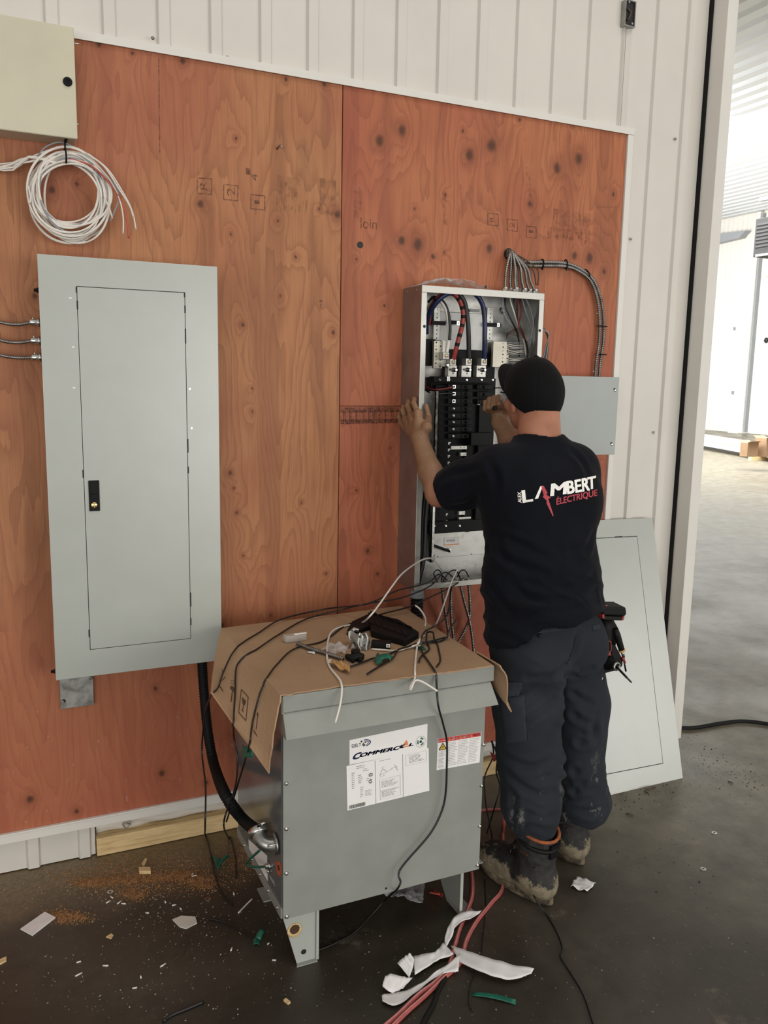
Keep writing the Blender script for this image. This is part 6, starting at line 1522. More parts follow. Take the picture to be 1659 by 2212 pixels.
# pair of armored cables from the hole above the panel to the junction box
AP = [(1098,556),(1122,566),(1150,570),(1185,570),(1222,572),(1252,583),(1278,604),(1293,640),(1300,690),(1299,740),(1293,780),(1290,818)]
for k, (dx, dy, lb) in enumerate(((4,-4,'outer of two armored cables bent round from the drilled hole to the junction box'), (-5,5,'inner of two armored cables bent round from the drilled hole to the junction box'))):
    pts = []
    for i, (x, y) in enumerate(AP):
        t = min(1, max(0, (i-3)/5)); pts.append(P(x + dx*t, y + dy*(1-t)*.9, -.014 - .004*(i > 0)))
    pts[0] = P(1104, 552, .004)
    t = thing('armored_cable', pts[0], lb, 'cable', 'armored cables to the junction box'); armored('armor', pts, .0072, .0075, t)
    if k == 0:
        for (x, y), ang in (((1171,570),90),((1222,571),95),((1268,590),130),((1300,705),180),((1299,766),182)):
            c = P(x, y, -.016); a_ = math.radians(ang); dr2 = Vector((math.sin(a_), 0, -math.cos(a_))); nn_ = Vector((dr2.z, 0, -dr2.x))
            q = [c + nn_*.017*math.cos(i*.5236) + Vector((0,-.012*math.sin(i*.5236),0)) for i in range(12)]; mb = MB(); mb.tube(q, .0026, 6, closed=True); build('cable_tie', mb, MT['black_plastic'], t)
            mb = MB(); e_ = c + nn_*.018 + Vector((0,-.004,0)); mb.tube([e_, e_ + nn_*.005], .0028, 6); build('tie_tail', mb, MT['black_plastic'], t)
for px, py in ((1223,582),(1291,678),(1283,803)):
    c = P(px, py, 0); screw('screw', PB, c, (0,-1,0), .005, 'galv_bright', .006)
# bundle that leaves the top of the panelboard for the hole
tops = [(1092,-.05),(1104,-.035),(1116,-.06),(1122,-.03),(1134,-.055),(1146,-.04),(1158,-.05)]
lbs = ['leftmost', 'second from the left', 'third from the left', 'fourth from the left', 'fifth from the left', 'sixth from the left', 'rightmost']
for k, (px, y) in enumerate(tops):
    b0 = P(px, 616, y); b0.z = bz1 + .018
    h = P(1098 + 2*(k % 3), 549 + 2*(k % 2), -.010 - .004*(k % 3)); h2 = h + Vector((0, .014, -.002))
    mid = b0.lerp(h, .55) + Vector((.012*(k-2)*.35, -.012, .012)); m2 = b0.lerp(h, .25) + Vector((.004*(k-3)*.5, -.004, 0))
    t = thing('armored_cable', b0, lbs[k] + ' of the seven armored cables rising from the open panelboard top', 'cable', 'armored cables above the open panelboard')
    armored('armor', [b0 + Vector((0,0,-.006)), m2, mid, h + Vector((0,-.012,.010)), h2], .0062 if k not in (1,) else .0072, .0072, t)
    mb = MB(); mb.lathe((b0.x, b0.y, bz1+.0003), (0,0,1), [(.0135,0),(.0135,.004),(.010,.0045),(.0105,.024),(.008,.025)], 10); build('connector', mb, MT['galv_bright'], t)
    mb = MB(); mb.tube([Vector((b0.x-.009, b0.y-.006, bz1+.014)), Vector((b0.x-.016, b0.y-.008, bz1+.014))], .0038, 6); build('clamp_screw', mb, MT['galv_bright'], t)
for k, (px, lb) in enumerate(((1140,'thin dark brown wire rising beside the armored cables above the panel'), (1150,'second thin brown wire rising beside the armored cables above the panel'))):
    wire('thin_wire', [P(1158+4*k,616,-.03), P(px+12,585,-.04), P(px-8,566,-.032), P(1120,552,-.02), P(1104,546,.0)], .0022, 'brown_wire', label=lb, cat='wire')
mb = MB(); mb.lathe(P(1099,549,-.0004), (0,-1,0), [(.022,0),(.022,.0006)], 18); build('drilled_hole', mb, MT['ink_black'], sheet_r)
# plastic sheet on top of the panelboard
def bag(u, v): 
    n = mnoise.noise(Vector((u*6, v*4, 2))); n2 = mnoise.noise(Vector((u*14, v*9, 5)))
    return Vector((bx0 + .01 + u*.27, -.135 + .125*v, bz1 + .004 + max(0, .010 + .014*math.sin(u*3.14) + .012*n + .008*n2)*math.sin(max(.08, min(u, 1-u)*6) if min(u,1-u) < .26 else 1.57)))
mb = MB(); mb.sheet(bag, 30, 14, .0008); build('plastic_bag', mb, MT['clear_plastic'], None, loc=(1.48,-.07,bz1), label='clear plastic bag lying on top of the open panelboard', cat='plastic bag')
# black wire bundle at the right flank of the panelboard
for k in range(5):
    wire('side_wire', [P(1170,702+2*k,-.10), P(1181+k,722,-.085-.004*k), P(1184-1.4*k,752,-.08), P(1180-2*k,790,-.07), P(1176,840,-.05)], .0026, ('brown_wire','grey_wire','brown_wire','black_wire','grey_wire')[k],
         label='%s thin wire of the bundle hanging outside the right flank of the panelboard' % ('first','second','third','fourth','fifth')[k], cat='wire', group='wires outside the panelboard flank')
# device box hole high in the cladding with its stub
OB = thing('device_box', P(1359,30,.0), 'open black device box set into the white wall near the top right', 'electrical box')
a, b = P(1346,56,-.004), P(1372,5,-.004)
mb = plate_with_hole((a.x, -.012, a.z), (1,0,0), (0,0,1), (0,-1,0), b.x-a.x, b.z-a.z, .004, .004, b.x-a.x-.004, b.z-a.z-.004, .03); build('box_rim', mb, MT['galv'], OB)
mb = MB(); mb.box((a.x+.003, -.004, a.z+.003), (b.x-.003, .004, b.z-.003)); build('box_back', mb, MT['ink_black'], OB)
for q in ((.3,.9),(.7,.12)): mb = MB(); mb.lathe((a.x+(b.x-a.x)*q[0], -.0125, a.z+(b.z-a.z)*q[1]), (0,-1,0), [(.004,0),(.004,.002)], 8); build('ear_screw', mb, MT['galv_bright'], OB)
mb = MB(); mb.tube(spline([Vector((a.x+.012,-.006,b.z-.03)), Vector((a.x+.028,-.012,a.z+.05)), Vector((a.x+.016,-.008,a.z+.02))], .01), .0035, 6); build('coiled_wire', mb, MT['brown_wire'], OB)

# ================================================================== cables inside the panelboard
def inside(name, pts, r, mat, label, group=None, n=8):
    return wire(name, [P(*p) for p in pts], r, mat, label=label, cat='cable', group=group, n=n, step=.006)
cb = [(921,720,-.028),(922,694,-.05),(935,664,-.085),(960,638,-.115),(990,630,-.118),(1022,633,-.115),(1041,655,-.11),(1047,690,-.105),(1047,735,-.10),(1046,776,-.082)]
inside('feeder_cable', cb, .0088, 'blue_cable', 'thick blue feeder cable arching over to the rightmost lug of the open panelboard', n=12)
rc = [(926,700,-.02),(930,668,-.045),(950,640,-.095),(972,632,-.105),(990,645,-.105),(1000,672,-.102),(999,700,-.10),(990,735,-.10),(979,778,-.082)]
RD = thing('feeder_cable', P(*rc[0]), 'red feeder cable with black spiral marking going down to a lug', 'cable')
q = resample(spline([P(*p) for p in rc], .006), .004)
mb = MB(); mb.tube(q, .0086, 12); build('jacket', mb, plain('red_cable_jacket', '#8f2f28', .42, var=.08), RD)
N_ = len(q)
for k in range(3, 12):
    i0 = int(N_*k/13.0); 
    if i0+4 < N_: mb = MB(); mb.tube(q[i0:i0+4], .00885, 12, caps=False); build('black_tape_band', mb, MT['black_rubber'], RD)
inside('feeder_cable', [(930,690,-.018),(938,655,-.05),(962,634,-.10),(985,631,-.108),(1002,650,-.108),(1009,680,-.105),(1012,720,-.10),(1013,776,-.082)], .0086, 'dark_cable', 'thick black feeder cable between red and blue ones in the open panelboard', n=12)
inside('neutral_cable', [(924,668,-.02),(934,652,-.05),(950,650,-.08),(963,668,-.095),(969,700,-.098),(969,735,-.098),(965,762,-.095)], .0066, 'white_wire', 'white neutral cable with its black twin dropping to the left lug', n=10)
inside('neutral_cable', [(926,652,-.02),(938,642,-.06),(957,652,-.088),(968,676,-.10),(972,705,-.104),(971,735,-.104)], .0058, 'dark_cable', 'slim black cable running down beside the white neutral cable', n=10)
inside('gutter_cable', [(926,1058,-.06),(920,1120,-.065),(918,1170,-.07),(914,1215,-.075),(903,1262,-.07)], .0085, 'dark_cable', 'thick black cable in the left gutter above the bottom hub', n=10)
inside('gutter_cable', [(919,1062,-.03),(914,1120,-.04),(912,1175,-.05),(908,1225,-.055),(899,1262,-.06)], .0085, 'black_wire', 'second black gutter cable hidden behind the first at the left side', n=10)
inside('control_wire', [(919,833,-.02),(930,840,-.05),(948,841.5,-.075),(966,839,-.083),(979,836,-.083)], .0034, 'dark_red_wire', 'dark red wire entering the topmost left breaker')
inside('control_wire', [(919,843,-.02),(932,849,-.05),(950,851,-.075),(968,850,-.083),(979,851,-.083)], .0034, 'black_wire', 'black wire entering the second breaker on the left')
inside('control_wire', [(1068,838,-.082),(1082,838,-.09),(1094,842,-.10)], .0022, 'black_wire', 'black wire leaving the top right breaker towards the cap brim')
# branch wires from the top connectors
rw = random.Random(5); ORD = ('first','second','third','fourth','fifth','sixth','seventh','eighth','ninth','tenth','eleventh','twelfth','thirteenth')
bw = [('grey_wire',[(1087,640),(1085,660),(1092,685),(1106,705),(1114,715)]), ('black_wire',[(1091,638),(1092,662),(1104,690),(1116,715),(1122,745),(1121,770)]), ('white_wire',[(1100,634),(1104,655),(1112,680),(1122,712),(1132,738),(1136,768)]),
      ('black_wire',[(1108,634),(1112,660),(1122,700),(1133,730),(1140,757),(1138,780)]), ('dark_red_wire',[(1115,636),(1119,660),(1120,690),(1124,715),(1138,740)]), ('dark_red_wire',[(1120,638),(1124,655),(1125,680),(1121,698)]),
      ('brown_wire',[(1117,634),(1117,668),(1118,700),(1130,730)]), ('grey_wire',[(1126,638),(1134,668),(1142,690),(1148,715),(1140,745)]), ('grey_wire',[(1131,636),(1142,658),(1150,680),(1152,715),(1143,750)]), ('grey_wire',[(1134,642),(1146,668),(1152,700),(1146,735)]),
      ('black_wire',[(1142,640),(1156,648),(1163,665),(1160,700),(1159,760)]), ('black_wire',[(1150,640),(1163,655),(1164,700),(1163,780)])]
for k, (m, pts) in enumerate(bw):
    y0 = -.062 - .006*(k % 5)
    wire('branch_wire', [P(x, y, y0 - .012*math.sin(i*.9)) for i, (x, y) in enumerate(pts)], .0030, m,
         label='%s branch wire inside the open panelboard, %s from the left' % ({'grey_wire':'grey','black_wire':'black','white_wire':'white','dark_red_wire':'dark red','brown_wire':'brown'}[m], ORD[k]),
         cat='wire', group='branch wires in the open panelboard')
for k in range(13):
    y = 739 + k*4.3 + (5 if k > 6 else 0)
    wire('ground_tail', [P(1097, y, -.062), P(1110, y+2+rw.uniform(-1,1), -.075), P(1124, y+1+rw.uniform(-1.5,1.5), -.072), P(1134, y+2, -.055)], .0018, 'white_wire' if k % 3 else 'grey_wire',
         label='%s from the top of the pale tail wires fanning right from the ground bar' % ORD[k], cat='wire', group='tail wires at the ground bar')
for k in range(6):
    wire('bare_strand', [P(1094, 731-2*k, -.06), P(1098+2*k, 722-2*k, -.07), P(1112+2*k, 724-3*k, -.07), P(1122, 727-3*k, -.055)], .0013, 'brown_wire', label='%s from below of the fine dark strands curling above the ground bar' % ORD[k], cat='wire', group='strands above the ground bar')
# armored cables below the panelboard
lows = [('leftmost', [(955,1262,-.09),(957,1290,-.07),(963,1330,-.045),(969,1372,-.03),(972,1420,-.02)]), ('second', [(974,1262,-.085),(974,1300,-.07),(975,1340,-.05),(979,1374,-.035),(983,1420,-.02)]),
        ('third', [(993,1260,-.09),(1003,1300,-.07),(1015,1345,-.05),(1022,1395,-.035),(1026,1440,-.02)]), ('rightmost', [(1011,1258,-.085),(1015,1300,-.06),(1014,1335,-.04),(1002,1365,-.035),(988,1390,-.03)])]
for lb, pts in lows:
    q = [P(*p) for p in pts]; q[0].z = bz0 - .002
    t = thing('armored_cable', q[0], '%s of the four armored cables hanging below the open panelboard' % lb, 'cable', 'armored cables below the open panelboard'); armored('armor', q, .0062, .0072, t)
    mb = MB(); mb.lathe(q[0] + Vector((0,0,.0015)), (0,0,-1), [(.0125,0),(.0125,.004),(.009,.005),(.009,.018),(.007,.019)], 10); build('connector', mb, MT['galv'], t)

# ================================================================== loose wires
def onflap(px, py, off=.004):
    r = onto(bvh_flap, px, py, off); return r if r is not None else PZ(px, py, .823)
_cb = MB()
for _o in [CBD] + list(CBD.children) + [TR] + list(TR.children):
    if _o.type == 'MESH' and _o.name.split('.')[0] in ('top_face', 'side_flap', 'lid', 'rain_hood', 'front_panel'):
        _w = worldloc(_o); _cb.add([Vector(v.co) + _w for v in _o.data.vertices], [tuple(p.vertices) for p in _o.data.polygons])
bvh_drape = BVHTree.FromPolygons([Vector(v) for v in _cb.v], _cb.f)
def drape(q, r):
    """lift points that would sink into the cardboard or the cabinet back onto its surface"""
    out = []
    for p in q:
        h = bvh_drape.find_nearest(p, .045)
        if h[0] is not None:
            d = (p - CAM).normalized(); rc2 = bvh_drape.ray_cast(CAM, d)
            if rc2[0] is not None and (rc2[0]-CAM).length < (p-CAM).length - .0005 and (p - rc2[0]).length < .09:
                n = rc2[1] if rc2[1].dot(d) < 0 else -rc2[1]; p = rc2[0] + n*(r+.0008)
            elif (p - h[0]).length < r+.0006:
                n = h[1] if h[1].dot(d) < 0 else -h[1]; p = h[0] + n*(r+.0008)
        out.append(p)
    for _ in range(2): out = [out[0]] + [(a + b*2 + c)/4 for a, b, c in zip(out, out[1:], out[2:])] + [out[-1]]
    return out
def lw(name, pts, r, mat, label, cat='wire', n=6):
    q = drape(resample(spline(pts, .01), .007), r); q = [Vector((p.x, p.y, max(p.z, r + .0004))) for p in q]; mb = MB(); mb.tube(q, r, n)
    return build(name, mb, MT[mat], None, loc=q[0], label=label, cat=cat)
YP = YT - .008
# black wires from the panelboard over the cardboard and down its left flap
lw('loose_wire', [P(964,1252,-.10), P(948,1240,-.13), P(930,1256,-.155), P(900,1266,-.17), P(860,1275,-.22), P(806,1300,-.30), P(770,1308,-.33), PZ(700,1316,.835), PZ(610,1337,.830), PZ(560,1366,.824), onflap(512,1402,.004), onflap(482,1455,.006), onflap(468,1490,.006), PX(456,1502,.50), PX(444,1540,.505), PX(436,1620,.51), PX(444,1700,.50), PX(443,1790,.49), PZ(444,1806,.004), PZ(470,1910,.003), PZ(503,1955,.003)], .0026, 'black_wire', 'long black wire over the back of the cardboard, farthest left, down to the floor')
lw('loose_wire', [P(982,1250,-.10), P(960,1236,-.14), P(935,1262,-.165), P(900,1280,-.20), P(860,1293,-.24), P(800,1303,-.29), PZ(740,1316,.840), PZ(660,1338,.826), PZ(600,1372,.824), PZ(560,1399,.823), onflap(520,1430,.004), onflap(511,1450,.005), onflap(508,1500,.005), onflap(503,1555,.005), PX(505,1590,.555), PX(513,1640,.56), PX(508,1700,.555), PX(487,1760,.535), PX(484,1788,.53), PZ(494,1812,.004), PZ(508,1850,.003), PZ(511,1896,.003)], .0026, 'black_wire', 'long black wire over the middle of the printed flap, hanging to the floor')
lw('loose_wire', [P(1000,1248,-.10), P(985,1262,-.16), P(940,1285,-.19), P(886,1310,-.25), PZ(830,1325,.830), PZ(790,1337,.824), PZ(745,1352,.823), PZ(714,1375,.822), PZ(690,1388,.822), PZ(642,1399,.823), PZ(610,1422,.823), onflap(572,1480,.004), onflap(555,1530,.004), onflap(546,1570,.005), onflap(540,1607,.006), PX(530,1640,.595), PX(515,1690,.585), PX(497,1750,.575), PX(489,1775,.57)], .0026, 'black_wire', 'long black wire crossing the front of the cardboard flap to the green tape')
c = onflap( 539, 1618, .008); TF = thing('tape_flag', c, 'green tape flag wrapped on the black wire at the flap edge', 'tape')
mb = MB(); q4 = [PX(526,1608,.592), PX(548,1612,.59), PX(546,1636,.585), PX(524,1632,.59)]
mb.sheet(lambda u, v: (q4[0]*(1-u)+q4[1]*u)*(1-v) + (q4[3]*(1-u)+q4[2]*u)*v + Vector((-.012*math.sin(u*3.14),0,0)), 8, 4, .0015); build('tape_layer', mb, MT['green_tape'], TF)
mb = MB(); q5 = [PX(522,1622,.596), PX(534,1620,.59), PX(534,1636,.59), PX(524,1634,.598)]; mb.sheet(lambda u, v: (q5[0]*(1-u)+q5[1]*u)*(1-v) + (q5[3]*(1-u)+q5[2]*u)*v, 4, 3, .0012); build('tape_tail', mb, MT['green_tape'], TF)
# white wires
lw('loose_wire', [P(956,1232,-.05), P(938,1210,-.12), P(924,1206,-.16), P(905,1213,-.19), P(870,1238,-.26), P(846,1268,-.31), P(822,1302,-.36), P(800,1330,-.41), PZ(780,1346,.828), PZ(745,1352,.824), PZ(720,1362,.826), PZ(710,1378,.826), PZ(706,1412,.824), PZ(712,1440,.823), PZ(736,1472,.824), P(738,1500,YT-.03), P(733,1530,YT-.045), P(724,1562,YT-.05)], .0030, 'white_wire', 'long white wire from the panelboard down over the front of the transformer hood', n=8)
lw('loose_wire', [P(990,1226,-.10), P(975,1258,-.17), P(966,1285,-.21), P(952,1325,-.27), P(940,1352,-.31), P(925,1370,-.34), PZ(906,1382,.835), PZ(904,1392,.832), PZ(880,1399,.824), PZ(856,1406,.823), PZ(830,1404,.822), PZ(803,1402,.822)], .0030, 'white_wire', 'white wire from the panelboard bottom through the twist to the small breaker', n=8)
lw('loose_wire', [P(897,1308,-.30), P(905,1313,-.31), P(917,1330,-.33), P(920,1345,-.35), P(914,1372,-.39), PZ(904,1386,.836), PZ(901,1398,.828), PZ(898,1420,.824), PZ(896,1450,.824), P(897,1466,YT-.016), P(890,1476,YT-.03), P(884,1490,YT-.045), P(886,1494,YT-.05), P(892,1478,YT-.05), P(898,1468,YT-.035), P(915,1474,YT-.05), P(945,1493,YT-.075)], .0030, 'white_wire', 'white wire standing up from the twist and forking over the lid front edge', n=8)
mb = MB(); mb.tube(spline([PZ(906+4*math.cos(k*2.2), 1384+k*1.4+3*math.sin(k*2.2), .833) for k in range(9)], .004), .0024, 6); build('wire_twist', mb, MT['galv'], None, loc=PZ(906,1388,.83), label='twisted joint where the white wires meet on the cardboard', cat='wire')
# black wires on the right half of the cardboard
lw('loose_wire', [PZ(966,1376,.823), PZ(955,1384,.823), PZ(934,1388,.823), PZ(908,1388,.826), PZ(880,1398,.823), PZ(862,1403,.823), PZ(830,1418,.823), PZ(806,1422,.823), PZ(770,1436,.823), PZ(742,1443,.823)], .0028, 'black_wire', 'black wire lying along the cardboard to the right corner, ends by the masking tape')
lw('loose_wire', [PZ(962,1377,.829), PZ(940,1383,.829), PZ(910,1390,.829), PZ(870,1400,.828), PZ(860,1404,.828), PZ(850,1420,.825), PZ(838,1428,.823), PZ(815,1442,.823), PZ(793,1456,.823)], .0028, 'black_wire', 'black wire under the green tape wad whose bare end points to the front')
lw('loose_wire', [P(975,1262,-.12), P(972,1300,-.19), P(965,1330,-.25), PZ(940,1352,.835), PZ(920,1362,.826), PZ(912,1374,.826), PZ(906,1390,.832), PZ(914,1412,.824), PZ(926,1430,.823), PZ(938,1448,.823), P(942,1460,YT-.016), P(946,1520,YT-.05), P(956,1560,YT-.03), P(965,1600,YT-.02), P(965,1660,YT-.02), P(963,1710,YT-.02), P(955,1750,YT-.02), P(930,1800,YT-.02), P(880,1858,YT-.02), P(862,1882,YT-.022), P(860,1894,YT-.025), P(866,1902,YT-.03), P(860,1918,YT-.035), PZ(830,1946,.05), PZ(770,2010,.006), PZ(740,2030,.004), PZ(690,2052,.004), PZ(655,2060,.008), PZ(638,2058,.008)], .0030, 'black_wire', 'black wire hanging down the transformer front and curling to its left foot', n=8)
lw('loose_wire', [PZ(922,1372,.824), PZ(920,1366,.830), PZ(932,1364,.838), PZ(938,1370,.836), PZ(936,1376,.830), PZ(944,1390,.824), PZ(949,1410,.823), PZ(951,1428,.823), PZ(943,1440,.823)], .0028, 'black_wire', 'black wire loop curling over at the right of the white twist')
lw('loose_wire', [PZ(921,1372,.826), PZ(922,1388,.824), PZ(928,1402,.823), PZ(916,1412,.823), PZ(908,1420,.823), PZ(905,1430,.823)], .0028, 'black_wire', 'short black wire bent like a hook between twist and lid front')
lw('loose_wire', [PZ(985,1340,.845), PZ(970,1362,.833), PZ(966,1377,.829)], .0028, 'black_wire', 'short black wire tail standing at the back right corner of the cardboard')
# loops rising from the locknuts in the bottom of the panelboard
for k, (lab, pts) in enumerate((('left', [(944,1255,-.10),(936,1238,-.11),(944,1230,-.115),(952,1234,-.115),(955,1246,-.11),(953,1256,-.10)]), ('middle', [(958,1253,-.09),(970,1236,-.10),(984,1230,-.105),(990,1240,-.10),(994,1250,-.09)]), ('right', [(988,1246,-.09),(996,1231,-.10),(1006,1233,-.10),(1012,1246,-.09)]))):
    lw('wire_loop', [P(*p) for p in pts], .0025, 'black_wire', '%s of the black wire loops rising from the panelboard bottom' % lab)
# black and red wires behind the transformer's right side
lw('hanging_wire', [P(1062,1600,-.45), P(1066,1632,-.45), P(1050,1668,-.45), P(1046,1690,-.46), P(1050,1740,-.47), P(1060,1790,-.48), PZ(1066,1830,.003)], .0026, 'black_wire', 'black wire hanging in the gap between transformer and left leg')
lw('hanging_wire', [P(1063,1602,-.46), P(1074,1634,-.46), P(1072,1670,-.46), P(1080,1700,-.47), P(1068,1745,-.47), PZ(1052,1800,.003)], .0026, 'black_wire', 'second black wire hanging close to the left trouser leg')
crumple('tape_scrap', [P(1058,1624,-.462), P(1072,1632,-.462), P(1076,1640,-.462), P(1066,1646,-.462)], .0, 'red_plastic', 'dark red tape scrap on the hanging black wires beside the leg', 'tape', 3, 5, 5)
# ================================================================== on the floor
def fz(px, py, z=.0): return PZ(px, py, z)
def hose(pts, lab, r=.0065):
    q = resample(spline(pts, .01), .012); t = thing('air_hose', q[len(q)//2], lab, 'hose', 'red hoses on the floor')
    mb = MB(); mb.tube(q, r, 8); build('jacket', mb, MT['red_hose'], t)
    mb = MB(); mb.tube([p + Vector((0,0,r*.82)) for p in q], r*.28, 5); build('stripe', mb, plain('hose_stripe', '#c08a84', .5), t); return t
hose([P(1095,1676,-.50), P(1091,1720,-.51), P(1089,1770,-.53), fz(1086,1800,.007), fz(1088,1850,.007), fz(1085,1918,.007), fz(1062,1950,.007), fz(1030,1990,.007), fz(1008,2030,.007), fz(1000,2060,.007), fz(990,2085,.007), fz(960,2112,.007), fz(920,2150,.007), fz(880,2185,.007), fz(840,2225,.007), fz(780,2290,.007), fz(690,2400,.007)], 'red hose coming from beside the leg, under the boot, to the bottom edge')
hose([fz(1010,1850,.007), fz(1018,1880,.007), fz(1021,1910,.007), fz(1019,1940,.007), fz(1010,1966,.007), fz(1000,1990,.007), fz(992,2010,.007), fz(982,2045,.007), fz(968,2090,.007), fz(940,2122,.007), fz(905,2148,.007), fz(862,2190,.007), fz(825,2222,.007), fz(760,2285,.007), fz(660,2400,.007)], 'red hose emerging under the transformer right foot, running left of the other')
hose([fz(1030,1752,.006), fz(1060,1749,.006), fz(1092,1748,.006), fz(1120,1746,.006)], 'red hose lying crosswise behind the boots near the sill', .0055)
# folded white paper ribbon
RB = thing('paper_ribbon', fz(960,2080), 'long folded white paper strip lying across the red hoses', 'paper')
def strip(name, la, lb_, parent, mat='paper', seed=1, th=.0009):
    """ribbon between two edge polylines of (px, py, z)"""
    A = spline([fz(*p) for p in la], .008); B = spline([fz(*p) for p in lb_], .008); n = 26
    def at(Q, t):
        L = [0]
        for a, b in zip(Q, Q[1:]): L.append(L[-1] + (b-a).length)
        t *= L[-1]
        for k in range(len(Q)-1):
            if t <= L[k+1] or k == len(Q)-2: return Q[k].lerp(Q[k+1], (t-L[k])/max(1e-9, L[k+1]-L[k]))
    def fn(u, v):
        p = at(A, u).lerp(at(B, u), v); p.z = max(p.z + .004*mnoise.noise(Vector((u*7+seed, v*2, seed))), .0015); return p
    mb = MB(); mb.sheet(fn, n, 5, th); return build(name, mb, MT[mat], parent)
strip('strip_fold', [(974,2042,.012),(1010,2054,.022),(1050,2068,.026),(1100,2082,.024),(1154,2092,.020)], [(992,2078,.012),(1030,2096,.020),(1070,2110,.020),(1110,2116,.016),(1148,2103,.016)], RB, seed=1)
strip('strip_fold', [(1041,1967,.020),(1018,1967,.026),(990,1974,.03),(972,1994,.028),(962,2020,.022),(960,2036,.018)], [(1034,1974,.020),(1016,1984,.024),(998,1990,.026),(982,2004,.024),(979,2018,.02),(964,2046,.018)], RB, seed=2)
strip('strip_fold', [(958,2036,.02),(940,2056,.024),(925,2058,.024),(893,2066,.02)], [(980,2060,.02),(970,2066,.02),(950,2072,.018),(896,2106,.012)], RB, seed=3)
strip('strip_fold', [(886,2058,.03),(872,2068,.03),(858,2080,.026)], [(895,2072,.022),(892,2090,.016),(884,2112,.010),], RB, seed=4)
strip('strip_fold', [(832,2108,.03),(845,2104,.03),(870,2110,.022),(892,2112,.012)], [(826,2130,.02),(840,2142,.014),(852,2144,.008),(870,2136,.006)], RB, seed=5)
strip('strip_fold', [(994,2060,.018),(975,2076,.018),(940,2100,.014),(905,2126,.010),(870,2142,.008),(828,2146,.012),(825,2150,.012)], [(990,2098,.016),(960,2102,.014),(930,2118,.010),(900,2142,.008),(880,2158,.008),(852,2172,.010),(826,2162,.012)], RB, seed=6)
# green tapes on the floor
def ftape(lab, quads, seed=0, h=.01):
    c = fz(*quads[0][0]); t = thing('tape_strip', c, lab, 'tape', 'green tape pieces on the floor')
    for qd in quads:
        q = [fz(p[0], p[1], p[2] if len(p) > 2 else .003) for p in qd]; mb = MB(); mb.sheet(lambda u, v: (q[0]*(1-u)+q[1]*u)*(1-v) + (q[3]*(1-u)+q[2]*u)*v + Vector((0,0,h*math.sin(u*3.14)*.5)), 8, 4, .0012); build('tape_layer', mb, MT['green_tape'], t)
    return t
ftape('flat straight green tape strip on the floor near the bottom edge', [((1018,2150),(1114,2170),(1115,2159),(1022,2142))])
ftape('green tape folded like a wing around a black wire by the sawdust', [((455,1842),(470,1878),(482,1862),(468,1852)), ((470,1878),(496,1850),(494,1846,.03),(476,1862,.02))])
ftape('green tape flag on a black wire left of the transformer foot', [((548,2030),(563,2032),(572,2010,.02),(560,2008,.02)), ((547,2028),(562,2030),(560,2042),(548,2042))])
# loose wires on the floor
lw('floor_wire', [fz(448,1984,.003), fz(490,1994,.003), fz(525,2014,.003), fz(552,2030,.004)], .0026, 'black_wire', 'short black wire leading to the green tape flag on the floor')
lw('floor_wire', [fz(1103,1835,.12), fz(1118,1868,.09), fz(1140,1905,.055), fz(1158,1945,.03), fz(1180,1975,.004), fz(1205,2018,.003), fz(1216,2052,.003), fz(1210,2066,.003), fz(1238,2110,.003), fz(1262,2152,.003), fz(1286,2225,.003)], .0026, 'black_wire', 'black wire running from the left boot laces to the bottom right of the floor')
lw('floor_wire', [fz(1047,1900,.003), fz(1049,1960,.003), fz(1044,2010,.003), fz(1036,2080,.003), fz(1018,2120,.003), fz(1012,2155,.003), fz(1014,2176,.003), fz(1022,2184,.003)], .0018, 'black_wire', 'thin black wire lying right of the hoses and ending beside the green strip')
lw('floor_cable', [fz(962,2112,.006), fz(948,2135,.006), fz(935,2170,.006), fz(918,2200,.006), fz(905,2230,.006)], .0065, 'black_rubber', 'dark grey cable end between hoses and green tape at the bottom edge', 'cable')
lw('floor_wire', [fz(352,2208,.003), fz(368,2195,.003), fz(400,2182,.003), fz(440,2165,.003)], .0040, 'black_wire', 'short thick black wire piece at the bottom left of the floor')
lw('power_cable', [fz(1462,1572,.010), fz(1500,1572,.010), fz(1560,1562,.010), fz(1610,1558,.010), fz(1680,1568,.010), fz(1760,1590,.010)], .0095, 'black_rubber', 'thick black power cable on the floor by the white corner post', 'cable', 8)
lw('wire_clipping', [fz(515,1972,.003), fz(528,1958,.004), fz(544,1942,.003)], .0024, 'white_wire', 'white wire clipping lying left of the transformer')
lw('wire_clipping', [fz(928,1928,.003), fz(950,1932,.006)], .0030, 'red_wire', 'red wire clipping under the transformer')
lw('wire_clipping', [fz(670,2069,.003), fz(682,2067,.003)], .0026, 'red_wire', 'short red wire clipping at the transformer left foot')
lw('thin_string', [fz(398,2014,.002), fz(404,2035,.002), fz(396,2058,.002), fz(375,2073,.002)], .0011, 'brown_wire', 'fine curved brown string on the floor below the torn grey scrap', 'string')
